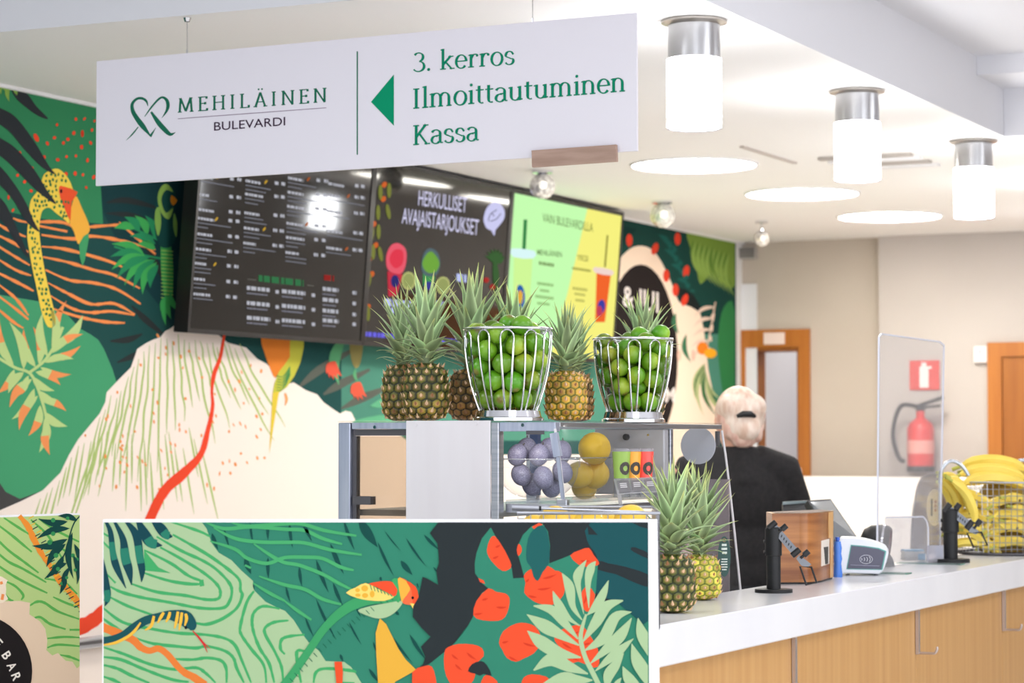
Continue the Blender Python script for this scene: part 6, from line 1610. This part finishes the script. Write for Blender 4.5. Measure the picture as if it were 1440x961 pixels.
# small acrylic flyer stand and paper slips
fl = thing('flyer_stand', 'small clear bent acrylic flyer stand behind the tall acrylic guard', 'stand', P(1300, 795, 7.9))
a_ = P(1283, 797, 7.95); a_.z = ZC
m = MB(); pts = [P(1245, 728, 8.0), P(1298, 727, 8.0), P(1303, 733, 8.0), P(1305, 742, 8.0)]
pts2 = [Vector((pts[0].x, pts[0].y, ZC+0.002))] + pts + [Vector((pts[3].x, pts[3].y, ZC+0.002))]
m.prism(pts2, Vector((0, 0.004, 0)), clear('flyer_acrylic', (240, 240, 242), 0.8, 0.12)); m.build('sheet', fl)
m = MB(); 
for i in range(1, 5): m.bar(pts2[i], pts2[i+1], 0.005, 0.006, mat('acrylic_edge'), up=Vector((0, 1, 0)))
m.build('polished_edge', fl)
m = MB(); e0 = pts2[-1]; m.hexa([e0 + Vector((-0.002, -0.006, 0)), e0 + Vector((0.05, -0.006, 0)), e0 + Vector((0.05, 0.03, 0)), e0 + Vector((-0.002, 0.03, 0))], [e0 + Vector((-0.002, -0.006, .055)), e0 + Vector((0.05, -0.006, .055)), e0 + Vector((0.05, 0.03, .055)), e0 + Vector((-0.002, 0.03, .055))], clear('block_acrylic', (226, 224, 230), 1.0, 0.45, (206, 204, 212))); m.build('block_foot', fl)
ps = thing('paper_slips', 'stack of white and blue paper slips behind the acrylic guard', 'paper stack', P(1287, 793, 8.1))
ps.location.z = ZC
q0 = P(1272, 790, 8.1); q1 = P(1302, 790, 8.1); hh = wpx(13, 8.1)
for i in range(5):
    m = MB(); z0 = ZC + 0.001 + hh*i/5; x0, x1 = q0.x + 0.004*(i % 2), q1.x - 0.003*(i % 3); m.box((x0, q0.y, z0), (x1, q0.y+0.09, z0+hh/5-0.0006), mat('slip_white', (238, 236, 226), 0.7)); m.build('paper_slip', ps)
m = MB(); m.box((q0.x+0.002, q0.y+0.01, ZC+0.0012+hh), (q1.x-0.004, q0.y+0.085, ZC+hh+0.006), mat('slip_blue', (96, 180, 222), 0.5)); m.build('blue_slip', ps)
m = MB(); m.box((q1.x-0.026, q0.y-0.002, ZC+0.004), (q1.x-0.002, q0.y-0.0006, ZC+hh*.8), mat('slip_blue')); m.build('blue_label', ps)
sb_ = thing('blue_sachet', 'small bright blue packet beside the far pole stand', 'packet', P(1321, 779, 8.2)); c = P(1321, 776, 8.2)
m = MB(); m.box((c.x-0.012, c.y, ZC+0.0005), (c.x+0.012, c.y+0.012, c.z+0.016), mat('packet_blue', (66, 170, 226), 0.4), 0.003); m.build('body', sb_)
m = MB(); m.box((c.x-0.013, c.y+0.002, c.z+0.0162), (c.x+0.013, c.y+0.010, c.z+0.022), WHITE); m.build('flap', sb_)

# dispenser: smoky arch with cream oval label
dp = thing('napkin_dispenser', 'smoky clear arched dispenser with cream oval label behind the flyer stand', 'dispenser', P(1305, 788, 8.6)); dp.location.z = ZC
def dq(px, py, d=0.0): return P(px, py, 8.6 + d)
arch = [(1281, 785), (1283, 735), (1288, 700), (1293, 680), (1300, 670), (1312, 667), (1328, 669), (1337, 676), (1340, 700), (1340, 785)]
pa = [dq(*p) for p in spline(arch, 3, False)]; pa[0].z = pa[-1].z = ZC+0.001
m = MB(); m.prism(pa, Vector((0.01, 0.09, 0)), clear('smoky_plastic', (178, 170, 164), 1.2, 0.3, (166, 156, 150))); m.build('arch', dp, 30)
m = MB(); m.tube([p + Vector((0, -0.002, 0)) for p in pa], 0.003, 6, clear('smoky_edge', (190, 184, 180), 1.5, 0.5, (190, 184, 180))); m.build('edge', dp, 50)
m = MB(); ov = [dq(1314+11*math.cos(a*.2618), 714+26*math.sin(a*.2618), -.004) for a in range(24)]
m.prism(ov, Vector((0, 0.002, 0)), mat('oval_cream', (226, 208, 172), 0.5)); o = m.build('oval_label', dp)
m = MB(); m.prism([dq(1309, 702, -.006), dq(1311.5, 702, -.006), dq(1311.5, 726, -.006), dq(1309, 726, -.006)], Vector((0, .001, 0)), mat('oval_print', (60, 50, 44), 0.5))
for y in (704, 710, 716): m.prism([dq(1314, y, -.006), dq(1317, y, -.006), dq(1317, y+4, -.006), dq(1314, y+4, -.006)], Vector((0, .001, 0)), mat('oval_print2', (186, 132, 110), 0.5))
m.build('label_print', dp)

# ------------------------------------------------------------------ banana basket
bb = zhit(1415, 785, ZC); bb = Vector((P(1416, 785, 8.62).x, 8.62, ZC)); Yb = bb.y
bk_ = thing('banana_basket', 'large round wire mesh basket full of bananas at the right end of the counter', 'basket', bb)
Rb_, Rt_, Hb_ = wpx(70, Yb), wpx(74, Yb), wpx(101, Yb)
m = MB(); m.tube([(Rb_*math.cos(.0 + 2*math.pi*i/40), Rb_*math.sin(2*math.pi*i/40), 0.006) for i in range(40)], 0.005, 6, DARKM, closed=True); m.build('base_ring', bk_, 60, False)
m = MB(); m.disc((0, 0, 0.004), Rb_, 40, DARKM); m.build('base_tray', bk_, None, False)
m = MB(); m.tube([(Rt_*math.cos(2*math.pi*i/48), Rt_*math.sin(2*math.pi*i/48), Hb_) for i in range(48)], 0.0034, 6, WIREG, closed=True); m.build('rim', bk_, 60, False)
m = MB(); m.tube([(Rb_, 0, 0.006), (Rt_, 0, Hb_)], 0.0014, 4, WIREG); wm = m.mesh('wire')
for i in range(56): place('wire', wm, bk_, (0, 0, 0), (0, 0, 2*math.pi*i/56))
for j in range(1, 11):
    t = j/11; r = Rb_+(Rt_-Rb_)*t; m = MB(); m.tube([(r*math.cos(2*math.pi*i/40), r*math.sin(2*math.pi*i/40), Hb_*t) for i in range(40)], 0.0014, 4, WIREG, closed=True); m.build('wire', bk_, 60, False)
HND = mat('handle_grey', (196, 202, 210), 0.25, 0.7)
for pts in ([(1322, 735), (1322, 690), (1323, 665), (1331, 652), (1341, 649), (1353, 656), (1362, 669)], [(1428, 652), (1436, 648), (1446, 649), (1458, 657), (1466, 670)]):
    m = MB(); m.tube(spline([tuple(P(x, y, Yb-0.2 if x < 1400 else Yb)) for x, y in pts], 4, False), wpx(2.8, Yb), 8, HND); m.build('handle', bk_, 60)
YB = noisy('banana_skin', (240, 206, 70), (250, 226, 110), (8, 8, 8), 0.45, lo=0.3, hi=0.7)
BTIP = mat('banana_tip', (86, 72, 34), 0.7); BGRN = mat('banana_stalk', (184, 184, 84), 0.6)
def banana_mesh(curv, L=0.19, r=0.0185):
    pts = []; rs = []
    n = 11
    for i in range(n+1):
        t = i/n; a = (t-0.5)*curv; R_ = L/curv
        pts.append((R_*math.sin(a), 0, R_*(math.cos(a)-1)))
        rs.append(r*(0.35 if i == 0 else 0.75 if i == 1 else 0.45 if i == n else 0.8 if i == n-1 else 0.95+0.08*math.sin(math.pi*t)))
    m = MB(); m.tube(pts, rs, 6, YB); a = m.mesh('banana', 40)
    m = MB(); e = Vector(pts[0]); d = (Vector(pts[0])-Vector(pts[1])).normalized(); m.tube([e, e+d*0.014, e+d*0.03], [r*0.34, r*0.3, r*0.36], 6, BGRN); b = m.mesh('stalk', 40)
    m = MB(); e = Vector(pts[-1]); d = (Vector(pts[-1])-Vector(pts[-2])).normalized(); m.tube([e, e+d*0.006], [r*0.42, r*0.25], 6, BTIP); c = m.mesh('tip', 40)
    return a, b, c
BAN = [banana_mesh(1.15), banana_mesh(0.95, 0.2), banana_mesh(1.35, 0.18)]
rnd = random.Random(12)
def banana(p, az, pitch, roll, k, sc, label, group):
    a, b, c = BAN[k % 3]; o = place('banana', a, None, p); o.scale = (sc, sc, sc)
    R_ = Matrix.Rotation(az, 4, 'Z') @ Matrix.Rotation(pitch, 4, 'Y') @ Matrix.Rotation(roll, 4, 'X')
    o.rotation_euler = R_.to_euler()
    place('stalk', b, o); place('tip', c, o)
    tag(o, label, 'banana', group)
# a hand on top, arched over the rim
for i, (px, py, dy) in enumerate(((1398, 648, -.03), (1396, 660, -.06), (1400, 672, -.09), (1402, 652, .04))):
    banana(P(px, py, Yb+dy), 0.05*i, 0.06, 0.25-0.15*i, 1, 1.18, ('topmost banana of the bunch crowning the basket', 'second banana down in the bunch crowning the basket', 'lowest banana of the bunch crowning the basket', 'rear banana of the bunch crowning the basket')[i], 'bananas of the crowning bunch')
for i, (px, py, dy, az, pt, rl) in enumerate(((1348, 682, -.10, 2.4, .7, .5), (1342, 694, -.12, 2.5, .8, .2), (1355, 690, -.15, 2.2, .9, -.2), (1362, 700, -.17, 2.0, 1.0, 0), (1338, 706, -.08, 2.6, .9, .4))):
    banana(P(px, py, Yb+dy), az-1.6, pt, rl, i, 0.95, 'banana spilling over the left rim of the wire basket, %s from the top' % ('second', 'third', 'first', 'fourth', 'fifth')[i], 'bananas over the left rim of the basket')
for i in range(22):
    row = i // 6; col = i % 6
    px = 1362 + col*20 + rnd.uniform(-4, 4) + (8 if row % 2 else 0); py = 704 + row*20 + rnd.uniform(-3, 3)
    d = -math.sqrt(max(0.0, 1-((px-1416)/72.0)**2))*Rb_*0.80
    steep = i % 3
    banana(P(px, py, Yb + d), rnd.uniform(-0.25, 0.25) + (px-1416)/90.0, (0.1, 0.5, -0.35)[steep] + rnd.uniform(-.15, .15), rnd.uniform(-0.3, 0.5), i, 0.86, 'ripe banana pressed against the wire mesh, %s row from the top, %s from the left' % (('first', 'second', 'third', 'lowest')[row], ('first', 'second', 'third', 'fourth', 'fifth', 'sixth')[col]), 'bananas inside the wire mesh basket')
m = MB(); m.lathe([(0, 0.01), (Rb_*0.62, 0.012), (Rb_*0.66, Hb_*0.7), (Rb_*0.4, Hb_*1.02), (0, Hb_*1.1)], 24, mat('basket_core', (150, 120, 40), 0.8)); m.build('inner_liner', bk_, 60, False)

# ------------------------------------------------------------------ the person behind the counter, seen from the back
DP = 9.0
px0 = P(1037, 620, DP)
per = thing('person', 'person with pale blonde hair and black clip, black sweater, seen from behind the counter', 'person', (px0.x, DP, 0))
SKIN = noisy('skin', (232, 176, 150), (240, 190, 166), (12, 12, 12), 0.5)
SWEAT = noisy('black_knit', (26, 24, 25), (36, 33, 34), (60, 60, 60), 0.85)
TROU = mat('black_trousers', (28, 27, 30), 0.8)
HAIR = noisy('pale_blonde_hair', (224, 188, 164), (250, 230, 214), (44, 44, 14), 0.5, detail=6, bump=1.0)
def blob(parts, name, mt, voxel, smooth=6, world=True):
    """ellipsoids and tapered limbs melted into one continuous surface"""
    m = MB()
    for q in parts:
        if q[0] == 'e':
            _, c, r = q; n = 14
            vs = [(c[0], c[1], c[2]-r[2])]
            for i in range(1, n):
                a = math.pi*i/n
                for j in range(n): vs.append((c[0]+r[0]*math.sin(a)*math.cos(2*math.pi*j/n), c[1]+r[1]*math.sin(a)*math.sin(2*math.pi*j/n), c[2]-r[2]*math.cos(a)))
            vs.append((c[0], c[1], c[2]+r[2])); fs = [(0, 1+(j+1) % n, 1+j) for j in range(n)]
            for i in range(n-2):
                for j in range(n): fs.append((1+i*n+j, 1+i*n+(j+1) % n, 1+(i+1)*n+(j+1) % n, 1+(i+1)*n+j))
            e = len(vs)-1; fs += [(1+(n-2)*n+j, 1+(n-2)*n+(j+1) % n, e) for j in range(n)]
            m.add(vs, fs, mt)
        else: m.tube(q[1], q[2], 14, mt)
    o = m.build(name, None)
    md = o.modifiers.new('melt', 'REMESH'); md.mode = 'VOXEL'; md.voxel_size = voxel
    ms = o.modifiers.new('soft', 'SMOOTH'); ms.iterations = smooth; ms.factor = 0.5
    dg = bpy.context.evaluated_depsgraph_get(); me = bpy.data.meshes.new_from_object(o.evaluated_get(dg))
    me.polygons.foreach_set('use_smooth', [True]*len(me.polygons))
    if not me.materials: me.materials.append(mt)
    bpy.data.objects.remove(o)
    r = bpy.data.objects.new(name, me); COL.objects.link(r); r.parent = per
    return r
hz = 1.53                                    # head centre height
L_ = lambda s: ([(s*0.20, 0.00, 1.345), (s*0.245, 0.02, 1.10), (s*0.20, 0.20, 0.99)], [0.05, 0.042, 0.03])
hands = []
for s in (1, -1):
    wx = (s*0.20, 0.20, 0.99); hands += [('e', (s*0.185, 0.25, 0.985), (0.038, 0.05, 0.017))]
    for k, (dx, ln) in enumerate(((-0.027, .062), (-0.009, .072), (0.009, .068), (0.026, .052))):
        hands.append(('t', [(s*0.18+dx, 0.28, 0.987), (s*0.178+dx, 0.28+ln*.6, 0.985), (s*0.176+dx, 0.28+ln, 0.972)], [0.0085, 0.008, 0.0065]))
    hands.append(('t', [(s*0.15, 0.245, 0.985), (s*0.125, 0.275, 0.98), (s*0.12, 0.30, 0.975)], [0.010, 0.009, 0.007]))
body = blob([('e', (0, 0.0, hz), (0.076, 0.095, 0.112)), ('e', (0, 0.045, hz-0.055), (0.055, 0.06, 0.065)), ('t', [(0, 0.0, hz-0.07), (0, -0.015, 1.36)], [0.056, 0.062]),
             ('t', [(0, 0.09, hz+0.0), (0, 0.112, hz-0.03)], [0.011, 0.015]), ('e', (0.078, -0.005, hz-0.01), (0.012, 0.022, 0.033)), ('e', (-0.078, -0.005, hz-0.01), (0.012, 0.022, 0.033)),
             ('e', (0, 0, 1.22), (0.165, 0.10, 0.17)), ('e', (0, 0, 1.02), (0.14, 0.10, 0.16)), ('e', (0, 0, 0.92), (0.165, 0.115, 0.12)),
             ('t', [(0.155, 0, 1.34), L_(1)[0][0]], [0.06, 0.05]), ('t', [(-0.155, 0, 1.34), L_(-1)[0][0]], [0.06, 0.05]), ('t', *L_(1)), ('t', *L_(-1)),
             ('t', [(0.085, 0, 0.9), (0.095, 0.01, 0.5), (0.095, -0.01, 0.09)], [0.085, 0.055, 0.038]), ('t', [(-0.085, 0, 0.9), (-0.095, 0.01, 0.5), (-0.095, -0.01, 0.09)], [0.085, 0.055, 0.038])] + hands, 'body', SKIN, 0.008, 3)
sweater = blob([('e', (0, -0.005, 1.235), (0.188, 0.122, 0.175)), ('e', (0, 0, 1.04), (0.165, 0.122, 0.17)), ('e', (0, 0, 0.95), (0.178, 0.13, 0.12)), ('t', [(0, -0.012, 1.30), (0, -0.014, 1.432)], [0.12, 0.066]),
                ('t', [(0.06, -0.01, 1.375), (0.175, 0, 1.335), (0.222, 0.01, 1.22), (0.262, 0.02, 1.09), (0.225, 0.15, 1.0)], [0.07, 0.078, 0.066, 0.058, 0.043]),
                ('t', [(-0.06, -0.01, 1.375), (-0.175, 0, 1.335), (-0.222, 0.01, 1.22), (-0.262, 0.02, 1.09), (-0.225, 0.15, 1.0)], [0.07, 0.078, 0.066, 0.058, 0.043])], 'sweater', SWEAT, 0.010, 8)
trousers = blob([('e', (0, 0, 0.90), (0.176, 0.128, 0.12)), ('t', [(0.085, 0, 0.88), (0.096, 0.01, 0.5), (0.097, -0.01, 0.06)], [0.098, 0.07, 0.058]), ('t', [(-0.085, 0, 0.88), (-0.096, 0.01, 0.5), (-0.097, -0.01, 0.06)], [0.098, 0.07, 0.058])], 'trousers', TROU, 0.012, 5)
shoes = [blob([('e', (s*0.097, 0.05, 0.04), (0.046, 0.125, 0.04)), ('e', (s*0.097, -0.02, 0.06), (0.043, 0.06, 0.055))], 'shoe', BLACK, 0.01, 3) for s in (1, -1)]
hair = blob([('e', (0, -0.012, hz+0.022), (0.088, 0.104, 0.105)), ('e', (0, -0.055, hz-0.02), (0.078, 0.062, 0.075)), ('e', (0.05, -0.05, hz+0.045), (0.045, 0.055, 0.05)), ('e', (-0.05, -0.05, hz+0.045), (0.045, 0.055, 0.05)), ('e', (0.01, -0.09, hz-0.035), (0.05, 0.035, 0.045)), ('e', (0.072, -0.02, hz+0.005), (0.025, 0.05, 0.04))], 'hair', HAIR, 0.007, 3)
bun = blob([('e', (x_, -0.088 + abs(x_)*0.35, hz-0.045+dz_), (0.022, 0.026, 0.034)) for x_, dz_ in ((-0.055, 0.01), (-0.034, -0.008), (-0.012, 0.002), (0.012, -0.012), (0.034, 0.0), (0.056, -0.006))] + [('e', (0.076, -0.035, hz+0.02), (0.022, 0.034, 0.032)), ('e', (0.079, -0.025, hz-0.02), (0.016, 0.03, 0.035)), ('e', (-0.072, -0.04, hz), (0.02, 0.034, 0.036)), ('e', (0.0, -0.07, hz-0.075), (0.05, 0.03, 0.03))], 'hair_bun', noisy('pinkish_hair', (218, 166, 148), (242, 210, 192), (50, 50, 12), 0.5, detail=6, bump=1.0), 0.006, 1)
bun['label'] = 'pinkish loose lower hair below the clip'
m = MB(); m.tube([(-0.035, -0.108, hz+0.012), (-0.015, -0.117, hz+0.02), (0.015, -0.117, hz+0.02), (0.035, -0.108, hz+0.012)], [0.006, 0.012, 0.012, 0.006], 8, BLACK); m.build('hair_clip', per, 50, False)
for s in (1, -1):
    m = MB(); m.lathe([(0.011*math.sin(math.pi*i/8), -0.011*math.cos(math.pi*i/8)) for i in range(9)], 12, mat('eye_white', (240, 238, 234), 0.2), o=(s*0.03, 0.083, hz+0.008)); m.build('eye', per, 60, False)
m = MB(); m.tube([(-0.022, 0.1, hz-0.066), (0, 0.106, hz-0.064), (0.022, 0.1, hz-0.066)], [0.003, 0.006, 0.003], 8, mat('lip', (190, 96, 92), 0.4)); m.build('mouth', per, 60, False)
per.rotation_euler = (0, 0, math.radians(12))

# ------------------------------------------------------------------ LIGHTS (unseen fill lights, added to brighten the scene)
WARM = (1.0, 0.90, 0.78); COOL = (0.93, 0.96, 1.0)
for ds, dt in ((-2.4, -1.6), (-2.4, 1.4), (0.2, -2.6), (3.0, -2.6)):
    area_light('hall_fill_light', MST @ Vector((KS+ds, KT+dt, 2.95)), MST @ Vector((KS+ds, KT+dt, 0)), 1.2, 1.2, 22, COOL)  # added fill from above the hall, no fittings seen there
DA = zhit(976, 231, H); DB = zhit(1251, 303.5, H)
for k in (-0.5, -1.0):                       # two fill lights added unseen behind the sign, to brighten mural and case
    q = DA + (DB-DA)*k; o = area_light('hidden_fill_light', q - ZV*0.012, q - ZV, 0.56, 0.56, 6, (1.0, 0.96, 0.9)); o.data.shape = 'DISK'
q = MST @ Vector((SFAR+0.9, tr-0.3, 2.6)); area_light('corridor_fill_light', q, q - ZV, 0.5, 0.5, 5, (1.0, 0.97, 0.95))  # unseen fill, added to brighten the corridor beyond the doorway
a_ = MST @ Vector((sN+0.045, (tR+tpo)/2, zT-0.014)); b_ = MST @ Vector((sN+0.32, (tR+tpo)/2+0.02, zT-0.45))
area_light('case_fill_light', a_, b_, 0.26, 0.012, 0.75, (1.0, 0.95, 0.86))  # unseen fill under the top rail, added to brighten the fruit inside
